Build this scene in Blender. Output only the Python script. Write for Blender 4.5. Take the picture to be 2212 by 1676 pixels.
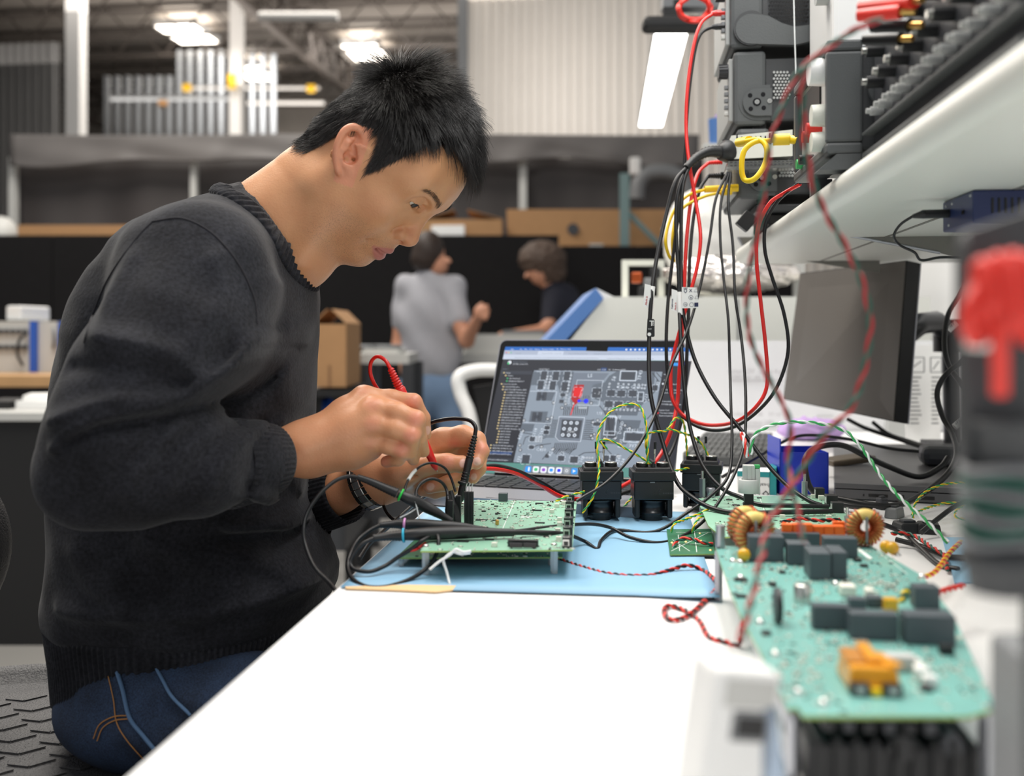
import bpy, bmesh, math, random
import numpy as np
from mathutils import Vector, Matrix
random.seed(11)
rng = np.random.default_rng(11)
for o in list(bpy.data.objects):
    bpy.data.objects.remove(o)
SC = bpy.context.scene
COL = SC.collection
PI = math.pi

# ------------------------------------------------------------ camera, world, lights, exposure
FPX, CX, HY = 2150.0, 1106.0, 720.0          # focal length in pixels, image centre column, horizon row
CZ = 1.16                                    # camera height above the floor
DESK = 0.92                                  # height of the bench top
YAW = math.atan2(239, FPX)
cam_data = bpy.data.cameras.new('camera')
cam = bpy.data.objects.new('camera', cam_data)
COL.objects.link(cam)
cam.location = (0, 0, CZ)
cam.rotation_euler = (PI / 2, 0, YAW)
cam_data.sensor_width = 36
cam_data.sensor_fit = 'HORIZONTAL'
cam_data.lens = 35
cam_data.shift_y = -118 / 2212
cam_data.clip_start = 0.02
cam_data.clip_end = 120
cam_data.dof.use_dof = True
cam_data.dof.focus_distance = 1.22
cam_data.dof.aperture_fstop = 3.6
SC.camera = cam

SC.view_settings.view_transform = 'Standard'
SC.view_settings.look = 'None'
SC.view_settings.gamma = 1
SC.view_settings.use_curve_mapping = False
SC.view_settings.exposure = 0.0
SC.cycles.max_bounces = 6
SC.cycles.diffuse_bounces = 3
SC.cycles.glossy_bounces = 3
SC.cycles.transmission_bounces = 6
SC.cycles.transparent_max_bounces = 8
SC.cycles.caustics_reflective = False
SC.cycles.caustics_refractive = False

world = bpy.data.worlds.new('world')
SC.world = world
world.use_nodes = True
wn = world.node_tree.nodes['Background']
wn.inputs['Color'].default_value = (0.93, 0.96, 1.0, 1)
wn.inputs['Strength'].default_value = 0.46

def area_light(name, loc, size, energy, color=(1, 1, 1), rot=(0, 0, 0)):
    l = bpy.data.lights.new(name, 'AREA')
    l.shape = 'RECTANGLE'
    l.size, l.size_y = size
    l.energy = energy
    l.color = color
    o = bpy.data.objects.new(name, l)
    o.location = loc
    o.rotation_euler = rot
    COL.objects.link(o)
    return o
# the LED bench lamp over this bench, the hall's ceiling lamps, and added fill
area_light('bench_lamp_light', (0.22, 1.05, 2.25), (0.34, 1.9), 19, (1.0, 0.98, 0.95))
area_light('hall_light', (-1.5, 2.0, 5.0), (2.2, 2.2), 210, (1.0, 0.94, 0.86))
area_light('hall_light', (-3.5, 6.5, 5.6), (2.5, 2.5), 260, (1.0, 0.95, 0.88))
area_light('hall_light', (-1.0, 10.3, 4.2), (1.5, 1.5), 55, (1.0, 0.95, 0.9), (PI / 2, 0, -0.80))  # unseen light, turned sideways at the pale wall to shade its ribs
area_light('hall_light', (-6.0, 16.0, 5.5), (10, 9), 650, (1.0, 0.92, 0.84), (PI, 0, 0))  # unseen uplight, added to brighten the roof deck
area_light('hall_light', (-5.0, 14.0, 6.2), (6, 4), 420, (1.0, 0.93, 0.85))
area_light('hall_light', (-6.0, 19.5, 6.8), (7, 2), 300, (1.0, 0.95, 0.9), (0.9, 0, 0))  # unseen tilted light, added to brighten the far studs

# ------------------------------------------------------------ projection helpers
CA, SA = math.cos(YAW), math.sin(YAW)
def W(r, d, z):                              # camera-aligned right, forward, height -> world
    return Vector((r * CA - d * SA, r * SA + d * CA, z))
def P(px, py, d):                            # the point seen at pixel (px,py), d metres ahead of the camera
    return W((px - CX) * d / FPX, d, CZ - (py - HY) * d / FPX)
def PZ(px, py, z):                           # the point of the level plane z seen at the pixel
    return P(px, py, FPX * (CZ - z) / (py - HY))
def PX(px, py, X):                           # the point of the plane x = X seen at the pixel
    t = (px - CX) / FPX
    return P(px, py, X / (t * CA - SA))
CAMROT = Matrix(((CA, -SA, 0), (SA, CA, 0), (0, 0, 1)))
def pts(*a):                                 # (px,py,d) triples
    return [P(*p) for p in a]

# ------------------------------------------------------------ materials
M = {}
def new_mat(name):
    m = bpy.data.materials.new(name)
    m.use_nodes = True
    nt = m.node_tree
    return m, nt, nt.nodes['Principled BSDF']
def lin(c):
    return tuple(((v / 255) / 12.92 if v / 255 <= 0.04045 else ((v / 255 + 0.055) / 1.055) ** 2.4) for v in c)
def mat(name, srgb, rough=0.5, metal=0.0, var=0.0, vscale=8.0, bump=0.0, bscale=120.0, emit=0.0, coat=0.0,
        sss=0.0, alpha=1.0, trans=0.0, spec=0.5, detail=3.0, stretch=None):
    if name in M:
        return M[name]
    m, nt, b = new_mat(name)
    c = lin(srgb)
    b.inputs['Base Color'].default_value = (*c, 1)
    b.inputs['Roughness'].default_value = rough
    b.inputs['Metallic'].default_value = metal
    b.inputs['Specular IOR Level'].default_value = spec
    b.inputs['Coat Weight'].default_value = coat
    if sss:
        b.inputs['Subsurface Weight'].default_value = sss
        b.inputs['Subsurface Radius'].default_value = (1, .35, .2)
        b.inputs['Subsurface Scale'].default_value = 0.008
    if alpha < 1:
        b.inputs['Alpha'].default_value = alpha
    if trans:
        b.inputs['Transmission Weight'].default_value = trans
    if emit:
        b.inputs['Emission Color'].default_value = (*c, 1)
        b.inputs['Emission Strength'].default_value = emit
    tc = None
    if var or bump:
        tc = nt.nodes.new('ShaderNodeTexCoord')
        src = tc.outputs['Object']
        if stretch:
            mp = nt.nodes.new('ShaderNodeMapping')
            mp.inputs['Scale'].default_value = stretch
            nt.links.new(src, mp.inputs['Vector'])
            src = mp.outputs['Vector']
    if var:
        n = nt.nodes.new('ShaderNodeTexNoise')
        n.inputs['Scale'].default_value = vscale
        n.inputs['Detail'].default_value = detail
        nt.links.new(src, n.inputs['Vector'])
        r = nt.nodes.new('ShaderNodeMix')
        r.data_type = 'RGBA'
        r.inputs[6].default_value = (*[max(0, v * (1 - var)) for v in c], 1)
        r.inputs[7].default_value = (*[min(1, v * (1 + var)) for v in c], 1)
        nt.links.new(n.outputs['Fac'], r.inputs[0])
        nt.links.new(r.outputs[2], b.inputs['Base Color'])
    if bump:
        n2 = nt.nodes.new('ShaderNodeTexNoise')
        n2.inputs['Scale'].default_value = bscale
        n2.inputs['Detail'].default_value = 2
        nt.links.new(src, n2.inputs['Vector'])
        bp = nt.nodes.new('ShaderNodeBump')
        bp.inputs['Strength'].default_value = bump
        bp.inputs['Distance'].default_value = 0.002
        nt.links.new(n2.outputs['Fac'], bp.inputs['Height'])
        nt.links.new(bp.outputs['Normal'], b.inputs['Normal'])
    M[name] = m
    return m

# ------------------------------------------------------------ mesh builder
def frame(t):                                # two unit vectors across direction t
    t = t.normalized()
    a = Vector((0, 0, 1)) if abs(t.z) < 0.9 else Vector((1, 0, 0))
    u = t.cross(a).normalized()
    return u, t.cross(u).normalized()
def spline(ps, n=8, closed=False):           # Catmull-Rom through the points
    ps = [Vector(p) for p in ps]
    out = []
    m = len(ps)
    rng_ = range(m if closed else m - 1)
    for i in rng_:
        if closed:
            a, b, c, d = ps[i - 1], ps[i], ps[(i + 1) % m], ps[(i + 2) % m]
        else:
            b, c = ps[i], ps[i + 1]
            a = ps[i - 1] if i else b * 2 - c
            d = ps[i + 2] if i + 2 < m else c * 2 - b
        for k in range(n):
            t = k / n
            out.append(0.5 * ((2 * b) + (c - a) * t + (2 * a - 5 * b + 4 * c - d) * t * t + (3 * b - a - 3 * c + d) * t ** 3))
    if not closed:
        out.append(ps[-1])
    return out
class MB:
    def __init__(s):
        s.v, s.f, s.sm, s.mi = [], [], [], []
    def add(s, vs, fs, smooth=False, mi=0):
        o = len(s.v)
        s.v += [tuple(p) for p in vs]
        for f in fs:
            s.f.append(tuple(i + o for i in f))
            s.sm.append(smooth)
            s.mi.append(mi)
        return s
    def box(s, c, size, R=None, mi=0, taper=1.0):
        x, y, z = [v / 2 for v in size]
        q = [(-x, -y, -z), (x, -y, -z), (x, y, -z), (-x, y, -z), (-x * taper, -y * taper, z), (x * taper, -y * taper, z), (x * taper, y * taper, z), (-x * taper, y * taper, z)]
        c = Vector(c)
        q = [c + (R @ Vector(p) if R else Vector(p)) for p in q]
        return s.add(q, [(0, 3, 2, 1), (4, 5, 6, 7), (0, 1, 5, 4), (1, 2, 6, 5), (2, 3, 7, 6), (3, 0, 4, 7)], False, mi)
    def box2(s, lo, hi, mi=0):
        lo, hi = Vector(lo), Vector(hi)
        return s.box((lo + hi) / 2, [abs(a) for a in (hi - lo)], None, mi)
    def bar(s, p0, p1, w, h, up=(0, 0, 1), mi=0):
        p0, p1 = Vector(p0), Vector(p1)
        t = (p1 - p0)
        L = t.length
        t.normalize()
        u = Vector(up).cross(t)
        if u.length < 1e-4:
            u = Vector((1, 0, 0)).cross(t)
        u.normalize()
        R = Matrix((u, t, u.cross(t))).transposed()
        return s.box((p0 + p1) / 2, (w, L, h), R, mi)
    def cyl(s, p0, p1, r0, r1=None, n=16, smooth=True, cap=True, mi=0):
        p0, p1 = Vector(p0), Vector(p1)
        r1 = r0 if r1 is None else r1
        u, w = frame(p1 - p0)
        vs = []
        for p, r in ((p0, r0), (p1, r1)):
            for k in range(n):
                a = 2 * PI * k / n
                vs.append(p + u * (r * math.cos(a)) + w * (r * math.sin(a)))
        s.add(vs, [(k, (k + 1) % n, n + (k + 1) % n, n + k) for k in range(n)], smooth, mi)
        if cap:
            s.add(vs[:n], [tuple(range(n))[::-1]], False, mi)
            s.add(vs[n:], [tuple(range(n))], False, mi)
        return s
    def tube(s, ps, r, n=8, cap=True, mi=0, closed=False, flat=None):
        ps = [Vector(p) for p in ps]
        m = len(ps)
        rr = r if hasattr(r, '__len__') else [r] * m
        t = (ps[1] - ps[0]).normalized()
        u, w = frame(t)
        vs = []
        for i, p in enumerate(ps):
            if closed:
                t2 = (ps[(i + 1) % m] - ps[i - 1])
            else:
                t2 = (ps[min(i + 1, m - 1)] - ps[max(i - 1, 0)])
            if t2.length > 1e-9:
                t2.normalize()
            else:
                t2 = t
            u = (u - t2 * u.dot(t2))
            if u.length < 1e-6:
                u, w = frame(t2)
            u.normalize()
            w = t2.cross(u)
            for k in range(n):
                a = 2 * PI * k / n
                vs.append(p + (u * math.cos(a) + w * math.sin(a) * (flat or 1)) * rr[i])
        fs = []
        for i in range(m if closed else m - 1):
            j = (i + 1) % m
            for k in range(n):
                fs.append((i * n + k, i * n + (k + 1) % n, j * n + (k + 1) % n, j * n + k))
        s.add(vs, fs, True, mi)
        if cap and not closed:
            s.add(vs[:n], [tuple(range(n))[::-1]], False, mi)
            s.add(vs[-n:], [tuple(range(n))], False, mi)
        return s
    def lathe(s, prof, c, axis=(0, 0, 1), n=24, smooth=True, mi=0):
        c, t = Vector(c), Vector(axis).normalized()
        u, w = frame(t)
        vs = []
        for r, h in prof:
            for k in range(n):
                a = 2 * PI * k / n
                vs.append(c + t * h + u * (r * math.cos(a)) + w * (r * math.sin(a)))
        fs = []
        for i in range(len(prof) - 1):
            for k in range(n):
                fs.append((i * n + k, i * n + (k + 1) % n, (i + 1) * n + (k + 1) % n, (i + 1) * n + k))
        return s.add(vs, fs, smooth, mi)
    def prism(s, poly, vec, mi=0, smooth=False):  # 3D polygon swept along vec
        vec = Vector(vec)
        a = [Vector(p) for p in poly]
        n = len(a)
        s.add(a + [p + vec for p in a], [tuple(range(n))[::-1], tuple(range(n, 2 * n))], False, mi)
        return s.add(a + [p + vec for p in a], [(k, (k + 1) % n, n + (k + 1) % n, n + k) for k in range(n)], smooth, mi)
    def grid(s, rows, smooth=True, mi=0, closed=False):
        nr, nc = len(rows), len(rows[0])
        vs = [p for r in rows for p in r]
        fs = []
        for i in range(nr - 1):
            for k in range(nc if closed else nc - 1):
                fs.append((i * nc + k, i * nc + (k + 1) % nc, (i + 1) * nc + (k + 1) % nc, (i + 1) * nc + k))
        return s.add(vs, fs, smooth, mi)
    def ball(s, c, r, n=12, R=None, mi=0):
        r = (r, r, r) if not hasattr(r, '__len__') else r
        c = Vector(c)
        rows = []
        for i in range(n + 1):
            th = PI * i / n
            row = []
            for k in range(2 * n):
                a = PI * k / n
                p = Vector((r[0] * math.sin(th) * math.cos(a), r[1] * math.sin(th) * math.sin(a), r[2] * math.cos(th)))
                row.append(c + (R @ p if R else p))
            rows.append(row)
        return s.grid(rows, True, mi, True)
    def xf(s, T):
        s.v = [tuple(T @ Vector(p)) for p in s.v]
        return s

# ------------------------------------------------------------ object helpers
WL = {}
def tag(o, label=None, cat=None, group=None, kind=None):
    if label: o['label'] = label
    if cat: o['category'] = cat
    if group: o['group'] = group
    if kind: o['kind'] = kind
    return o
def thing(name, label, cat, loc=(0, 0, 0), group=None):
    o = bpy.data.objects.new(name, None)
    o.empty_display_size = 0.05
    o.location = loc
    COL.objects.link(o)
    WL[o] = Vector(loc)
    return tag(o, label, cat, group)
def link_mesh(name, me, mats, parent=None, loc=None):
    o = bpy.data.objects.new(name, me)
    COL.objects.link(o)
    for m in (mats if isinstance(mats, (list, tuple)) else [mats]):
        me.materials.append(m)
    if parent is not None:
        me.transform(Matrix.Translation(-WL[parent]))
        o.parent = parent
        WL[o] = WL[parent]
    else:
        loc = Vector(loc) if loc is not None else Vector((0, 0, 0))
        if loc.length:
            me.transform(Matrix.Translation(-loc))
        o.location = loc
        WL[o] = loc
    return o
def obj(name, mb, mats, parent=None, bevel=0.0, loc=None, kind=None, label=None, seg=2):
    me = bpy.data.meshes.new(name)
    me.from_pydata(mb.v, [], mb.f)
    me.polygons.foreach_set('use_smooth', mb.sm)
    me.polygons.foreach_set('material_index', mb.mi)
    if parent is None and loc is None and mb.v:
        a = np.array(mb.v)
        lo, hi = a.min(0), a.max(0)
        loc = ((lo[0] + hi[0]) / 2, (lo[1] + hi[1]) / 2, lo[2])
    o = link_mesh(name, me, mats, parent, loc)
    me.update()
    if bevel:
        b = o.modifiers.new('bevel', 'BEVEL')
        b.width = bevel
        b.segments = seg
        b.limit_method = 'ANGLE'
        b.angle_limit = 0.6
        b.harden_normals = False
    if kind: o['kind'] = kind
    if label: o['label'] = label
    return o
def solo(name, mb, mats, label, cat, group=None, bevel=0.0, loc=None, kind=None):
    return tag(obj(name, mb, mats, None, bevel, loc), label, cat, group, kind)
def struct(name, mb, mats, bevel=0.0, parent=None):
    o = obj(name, mb, mats, parent, bevel)
    if parent is None: o['kind'] = 'structure'
    return o
def B(lo, hi): return MB().box2(lo, hi)
def text_mb(s, size, origin, ux, uy, mb=None, align='LEFT', mi=0, bold=False):   # lettering as flat faces in the plane (ux, uy)
    cu = bpy.data.curves.new('t', 'FONT')
    cu.body = s
    cu.size = size
    cu.align_x = align
    cu.resolution_u = 1
    if bold: cu.offset = size * 0.02
    ob = bpy.data.objects.new('t', cu)
    me = ob.to_mesh()
    mb = mb or MB()
    o, ux, uy = Vector(origin), Vector(ux).normalized(), Vector(uy).normalized()
    mb.add([o + ux * v.co.x + uy * v.co.y for v in me.vertices], [tuple(p.vertices) for p in me.polygons], False, mi)
    ob.to_mesh_clear()
    bpy.data.objects.remove(ob)
    bpy.data.curves.remove(cu)
    return mb

# ------------------------------------------------------------ implicit surfaces (smooth unions on a grid, meshed by surface nets)
class Field:
    def __init__(s, lo, hi, h):
        s.lo = np.array(lo, float)
        s.h = h
        s.n = np.ceil((np.array(hi, float) - s.lo) / h).astype(int) + 1
        s.D = np.full(s.n, 0.06, np.float32)
        s.ax = [(s.lo[i] + h * np.arange(s.n[i])).astype(np.float32) for i in range(3)]
    def win(s, lo, hi):
        a = np.clip(np.floor((np.array(lo) - s.lo) / s.h).astype(int), 0, s.n)
        b = np.clip(np.ceil((np.array(hi) - s.lo) / s.h).astype(int) + 1, 0, s.n)
        sl = tuple(slice(i, j) for i, j in zip(a, b))
        X = s.ax[0][sl[0]][:, None, None]
        Y = s.ax[1][sl[1]][None, :, None]
        Z = s.ax[2][sl[2]][None, None, :]
        return sl, X, Y, Z
    def mix(s, sl, d, k, sub):
        A = s.D[sl]
        if A.size == 0: return
        if sub:
            h = np.maximum(k - np.abs(A + d), 0) / k
            s.D[sl] = np.maximum(A, -d) + h * h * k * 0.25
        else:
            h = np.maximum(k - np.abs(A - d), 0) / k
            s.D[sl] = np.minimum(A, d) - h * h * k * 0.25
    def cone(s, a, b, ra, rb, k=0.01, sub=False, pad=0.02):
        a, b = np.array(a, float), np.array(b, float)
        m = max(ra, rb) + k + pad
        sl, X, Y, Z = s.win(np.minimum(a, b) - m, np.maximum(a, b) + m)
        t = b - a
        L2 = max(float(t @ t), 1e-12)
        q = np.clip(((X - a[0]) * t[0] + (Y - a[1]) * t[1] + (Z - a[2]) * t[2]) / L2, 0, 1)
        d = np.sqrt((X - a[0] - q * t[0]) ** 2 + (Y - a[1] - q * t[1]) ** 2 + (Z - a[2] - q * t[2]) ** 2) - (ra + (rb - ra) * q)
        s.mix(sl, d.astype(np.float32), k, sub)
    def chain(s, ps, rs, k=0.01, sub=False):
        for i in range(len(ps) - 1):
            s.cone(ps[i], ps[i + 1], rs[i], rs[i + 1], k, sub)
    def ell(s, c, r, k=0.01, sub=False, R=None, pad=0.02):
        c, r = np.array(c, float), np.array(r, float)
        m = r.max() + k + pad
        sl, X, Y, Z = s.win(c - m, c + m)
        x, y, z = X - c[0], Y - c[1], Z - c[2]
        if R is not None:
            x, y, z = (R[0][i] * x + R[1][i] * y + R[2][i] * z for i in range(3))
        k0 = np.sqrt((x / r[0]) ** 2 + (y / r[1]) ** 2 + (z / r[2]) ** 2)
        k1 = np.sqrt((x / r[0] ** 2) ** 2 + (y / r[1] ** 2) ** 2 + (z / r[2] ** 2) ** 2) + 1e-9
        s.mix(sl, (k0 * (k0 - 1) / k1).astype(np.float32), k, sub)
    def cut(s, p, n, k=0.003):               # keep the side n points away from
        n = np.array(n, float) / np.linalg.norm(n)
        X, Y, Z = s.ax[0][:, None, None], s.ax[1][None, :, None], s.ax[2][None, None, :]
        d = (X - p[0]) * n[0] + (Y - p[1]) * n[1] + (Z - p[2]) * n[2]
        s.D = np.maximum(s.D, d.astype(np.float32))
    def mesh(s):
        D = s.D
        I = D < 0
        n = np.array(D.shape) - 1
        cnt = np.zeros(n, np.int8)
        for i in (0, 1):
            for j in (0, 1):
                for k in (0, 1):
                    cnt += I[i:n[0] + i, j:n[1] + j, k:n[2] + k]
        act = np.argwhere((cnt > 0) & (cnt < 8))
        idx = np.full(n, -1, np.int64)
        idx[tuple(act.T)] = np.arange(len(act))
        acc = np.zeros((len(act), 3))
        num = np.zeros(len(act))
        cs = [(i, j, k) for i in (0, 1) for j in (0, 1) for k in (0, 1)]
        val = {c: D[act[:, 0] + c[0], act[:, 1] + c[1], act[:, 2] + c[2]].astype(float) for c in cs}
        for c in cs:
            for ax in range(3):
                if c[ax] == 0:
                    e = list(c); e[ax] = 1; e = tuple(e)
                    a, b = val[c], val[e]
                    x = (a < 0) != (b < 0)
                    t = np.where(x, a / np.where(x, a - b, 1), 0)
                    p = np.tile(np.array(c, float), (len(act), 1))
                    p[:, ax] = t
                    acc += p * x[:, None]
                    num += x
        V = s.lo + s.h * (act + acc / num[:, None])
        Fs = []
        for ax in range(3):
            u, w = [(1, 2), (2, 0), (0, 1)][ax]
            a = [slice(None)] * 3; a[ax] = slice(0, -1)
            b = [slice(None)] * 3; b[ax] = slice(1, None)
            e = np.argwhere(I[tuple(a)] != I[tuple(b)])
            ok = (e[:, u] > 0) & (e[:, w] > 0) & (e[:, u] < n[u]) & (e[:, w] < n[w])
            e = e[ok]
            flip = I[tuple(a)][tuple(e.T)]
            def cell(du, dw):
                q = e.copy(); q[:, u] -= du; q[:, w] -= dw
                return idx[tuple(q.T)]
            q = np.stack([cell(0, 0), cell(1, 0), cell(1, 1), cell(0, 1)], 1)
            q[~flip] = q[~flip][:, ::-1]
            Fs.append(q)
        return V, np.concatenate(Fs)
def np_mesh(name, V, Fq, smooth=True):
    me = bpy.data.meshes.new(name)
    me.vertices.add(len(V))
    me.vertices.foreach_set('co', np.asarray(V, np.float32).ravel())
    me.loops.add(Fq.size)
    me.loops.foreach_set('vertex_index', Fq.astype(np.int32).ravel())
    me.polygons.add(len(Fq))
    me.polygons.foreach_set('loop_start', (np.arange(len(Fq)) * 4).astype(np.int32))
    me.update(calc_edges=True)
    me.polygons.foreach_set('use_smooth', np.ones(len(Fq), bool))
    return me
def relax(V, Fq, it=1, lam=0.5):             # a little Laplacian smoothing
    for _ in range(it):
        acc = np.zeros_like(V); num = np.zeros(len(V))
        for k in range(4):
            a, b = Fq[:, k], Fq[:, (k + 1) % 4]
            np.add.at(acc, a, V[b]); np.add.at(acc, b, V[a])
            np.add.at(num, a, 1); np.add.at(num, b, 1)
        V = V + lam * (acc / num[:, None] - V)
    return V
def c2w(V):                                  # camera-aligned (r,d,z) arrays -> world
    return np.stack([V[:, 0] * CA - V[:, 1] * SA, V[:, 0] * SA + V[:, 1] * CA, V[:, 2]], 1)
def C(px, py, d):                            # pixel + depth -> camera-aligned coordinates
    return np.array([(px - CX) * d / FPX, d, CZ - (py - HY) * d / FPX])
def attr(me, name, vals):
    a = me.attributes.new(name, 'FLOAT', 'POINT')
    a.data.foreach_set('value', np.asarray(vals, np.float32))
# ============================================================ the hall
mat('concrete', (150, 148, 144), 0.55, var=0.18, vscale=1.2, bump=0.1, bscale=30)
mat('deck_metal', (142, 136, 130), 0.6, var=0.2, vscale=1.5)
mat('joist_steel', (72, 66, 62), 0.6, var=0.2, vscale=3)
mat('white_wall', (226, 220, 212), 0.5, var=0.03, vscale=3)
mat('grey_sheet', (92, 92, 92), 0.5, var=0.1, vscale=2)
mat('white_paint', (225, 224, 222), 0.5)
mat('galvanised', (160, 164, 168), 0.4, 0.6)
mat('tarp', (112, 108, 106), 0.55, var=0.08, vscale=2)
mat('tarp_dark', (66, 61, 60), 0.6, var=0.1, vscale=2)
mat('black_felt', (27, 26, 27), 0.9, var=0.2, vscale=30, spec=0.2)
mat('black_matte', (20, 20, 21), 0.6)
mat('cardboard', (176, 134, 92), 0.8, var=0.08, vscale=12)
mat('cardboard_dark', (140, 104, 72), 0.8)
mat('skylight_glow', (255, 244, 230), 0.5, emit=9)
mat('yellow_plastic', (240, 190, 30), 0.5)
mat('wood_top', (196, 154, 106), 0.5, var=0.15, vscale=6, stretch=(1, 8, 1))
mat('light_grey', (198, 198, 194), 0.5)
mat('mid_grey', (122, 124, 126), 0.5)
mat('dark_grey', (58, 60, 64), 0.5)
mat('white_plastic', (238, 238, 236), 0.4)
mat('blue_panel', (82, 124, 186), 0.45)
mat('blue_trim', (44, 92, 190), 0.4)
mat('rack_teal', (108, 132, 132), 0.5)
mat('paper', (244, 244, 242), 0.7)

struct('floor', MB().box2((-16, -2, -0.1), (9, 27, 0.0)), M['concrete'])
CEIL = 8.0
struct('ceiling', MB().box2((-16, 1, CEIL), (9, 27, CEIL + 0.12)), M['deck_metal'])
# pale corrugated wall, right; dark corrugated wall, left; far wall
def corrugated(name, x0, x1, y, z0, z1, pitch, depth, m_, per=6):
    n = int((x1 - x0) / pitch)
    rows = []
    prof = [(0, 0), (.45, 0), (.55, 1), (.95, 1)]
    for zz_ in (z0, z1):
        rows.append([Vector((x0 + (k + a) * pitch, y + depth * o_, zz_)) for k in range(n) for a, o_ in prof])
    mb = MB().grid(rows, False)
    w = struct(name, mb, M[m_])
    w.modifiers.new('thick', 'SOLIDIFY').thickness = 0.03
    return w
wx0, wx1 = P(1003, 100, 12.8).x, 5.5
corrugated('wall_right', wx0, wx1, P(1250, 100, 12.8).y, 0, CEIL, 0.128, 0.035, 'white_wall')
struct('trim_1', MB().box2((wx0 - 0.10, P(1250, 0, 12.8).y - 0.08, 0), (wx0 + 0.02, P(1250, 0, 12.8).y + 0.2, CEIL)), M['mid_grey'])
lx = P(145, 200, 16).x
corrugated('wall_left', -16, lx, P(80, 100, 16).y, 0, P(80, 92, 16).z, 0.14, 0.04, 'grey_sheet')
struct('wall_back', MB().box2((-16, 26.6, 0), (9, 26.8, CEIL)), M['deck_metal'])
struct('wall_side', MB().box2((-16.1, 1, 0), (-15.9, 27, CEIL)), M['grey_sheet'])
# ceiling joists (across the hall) with their webs, one bar joist each
def joist(y, z, x0, x1, i):
    mb = MB()
    mb.bar((x0, y, z), (x1, y, z), 0.10, 0.05)
    mb.bar((x0, y, z + 0.62), (x1, y, z + 0.62), 0.10, 0.05)
    n = int((x1 - x0) / 0.55)
    for k in range(n):
        a = x0 + (x1 - x0) * k / n
        b = x0 + (x1 - x0) * (k + 1) / n
        mb.bar((a, y, z + (0.62 if k % 2 else 0)), (b, y, z + (0 if k % 2 else 0.62)), 0.03, 0.03, (0, 1, 0))
    o = obj('trim_%d' % (i + 2), mb, M['joist_steel'])
    o['kind'] = 'structure'
for i in range(15):
    joist(5.2 + 1.45 * i, CEIL - 0.66, -15.8, 4.5, i)
def girder(x, z, i):
    mb = MB()
    mb.bar((x, 3, z), (x, 26, z), 0.16, 0.12)
    mb.bar((x, 3, z + 0.75), (x, 26, z + 0.75), 0.16, 0.12)
    for k in range(56):
        a, b = 3 + 23 * k / 56, 3 + 23 * (k + 1) / 56
        mb.bar((x, a, z + (0.75 if k % 2 else 0)), (x, b, z + (0 if k % 2 else 0.75)), 0.05, 0.05, (1, 0, 0))
    o = obj('trim_%d' % (i + 20), mb, M['joist_steel'])
    o['kind'] = 'structure'
girder(-6.4, 6.8, 1)
girder(-14.0, 6.8, 2)
# columns
def column(px, py_top, py_bot, d, w, label):
    t = thing('steel_column', label, 'column', P(px, 720, d) * 1.0, 'steel columns')
    p = P(px, 720, d); 
    t.location = (p.x, p.y, 0); WL[t] = Vector((p.x, p.y, 0))
    obj('shaft', MB().box2((p.x - w / 2, p.y - w / 2, 0), (p.x + w / 2, p.y + w / 2, CEIL - .7)), M['white_paint'], t, 0.004)
    obj('base_plate', MB().box2((p.x - w, p.y - w, 0), (p.x + w, p.y + w, 0.03)), M['white_paint'], t)
    obj('cap_plate', MB().box2((p.x - w, p.y - w, CEIL - .74), (p.x + w, p.y + w, CEIL - .70)), M['white_paint'], t)
    return t
column(165, 0, 295, 13.5, 0.20, 'white square steel column near the dark corrugated wall')
column(512, 100, 290, 17.5, 0.20, 'white steel column behind the tarp with a yellow tag on it')
p = P(504, 178, 17.3)
solo('column_tag', MB().box((p.x, p.y - 0.06, p.z), (0.14, 0.02, 0.26)), M['yellow_plastic'], 'yellow tag hung on the white column above the tarp', 'tag')
ORD = 'first second third fourth fifth sixth seventh eighth ninth tenth eleventh twelfth thirteenth fourteenth fifteenth sixteenth seventeenth'.split()
for i in range(17):
    px = 232 + i * 22.5
    p = P(px, 720, 22)
    solo('wall_stud', MB().box2((p.x - 0.055, p.y - 0.05, 0), (p.x + 0.055, p.y + 0.05, CEIL - (1.16 if i < 7 else 0.6))), M['galvanised'],
         'upright galvanised stud of the far wall, %s from the left' % ORD[i], 'stud', 'studs of the far wall')
for i, (x0, x1, py, d, th) in enumerate(((240, 500, 212, 19, .10), (535, 700, 222, 19, .07), (396, 690, 190, 19.06, .06), (560, 730, 36, 13, .09))):
    a, b = P(x0, py, d), P(x1, py, d)
    solo('ceiling_pipe', MB().cyl(a, b, th / 2 if i != 3 else .06, n=10), M['white_paint'] if i != 0 else M['galvanised'],
         ['long galvanised pipe crossing in front of the far studs', 'white pipe right of the second column', 'thin white pipe carrying the two yellow boxes', 'white tube lamp hanging up under the joists'][i], 'pipe', 'pipes under the roof')
for i, (px, py) in enumerate(((404, 189), (672, 191), (352, 224))):
    p = P(px, py, 19)
    solo('junction_box', MB().box(p, (0.16, 0.1, 0.14)), M['yellow_plastic'] if i < 2 else M['cardboard'], ['small yellow box on the pipes left of the second column', 'small yellow box at the right end of the pipes', 'tan box fixed under the galvanised pipe'][i], 'box', 'junction boxes', 0.02)
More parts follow.
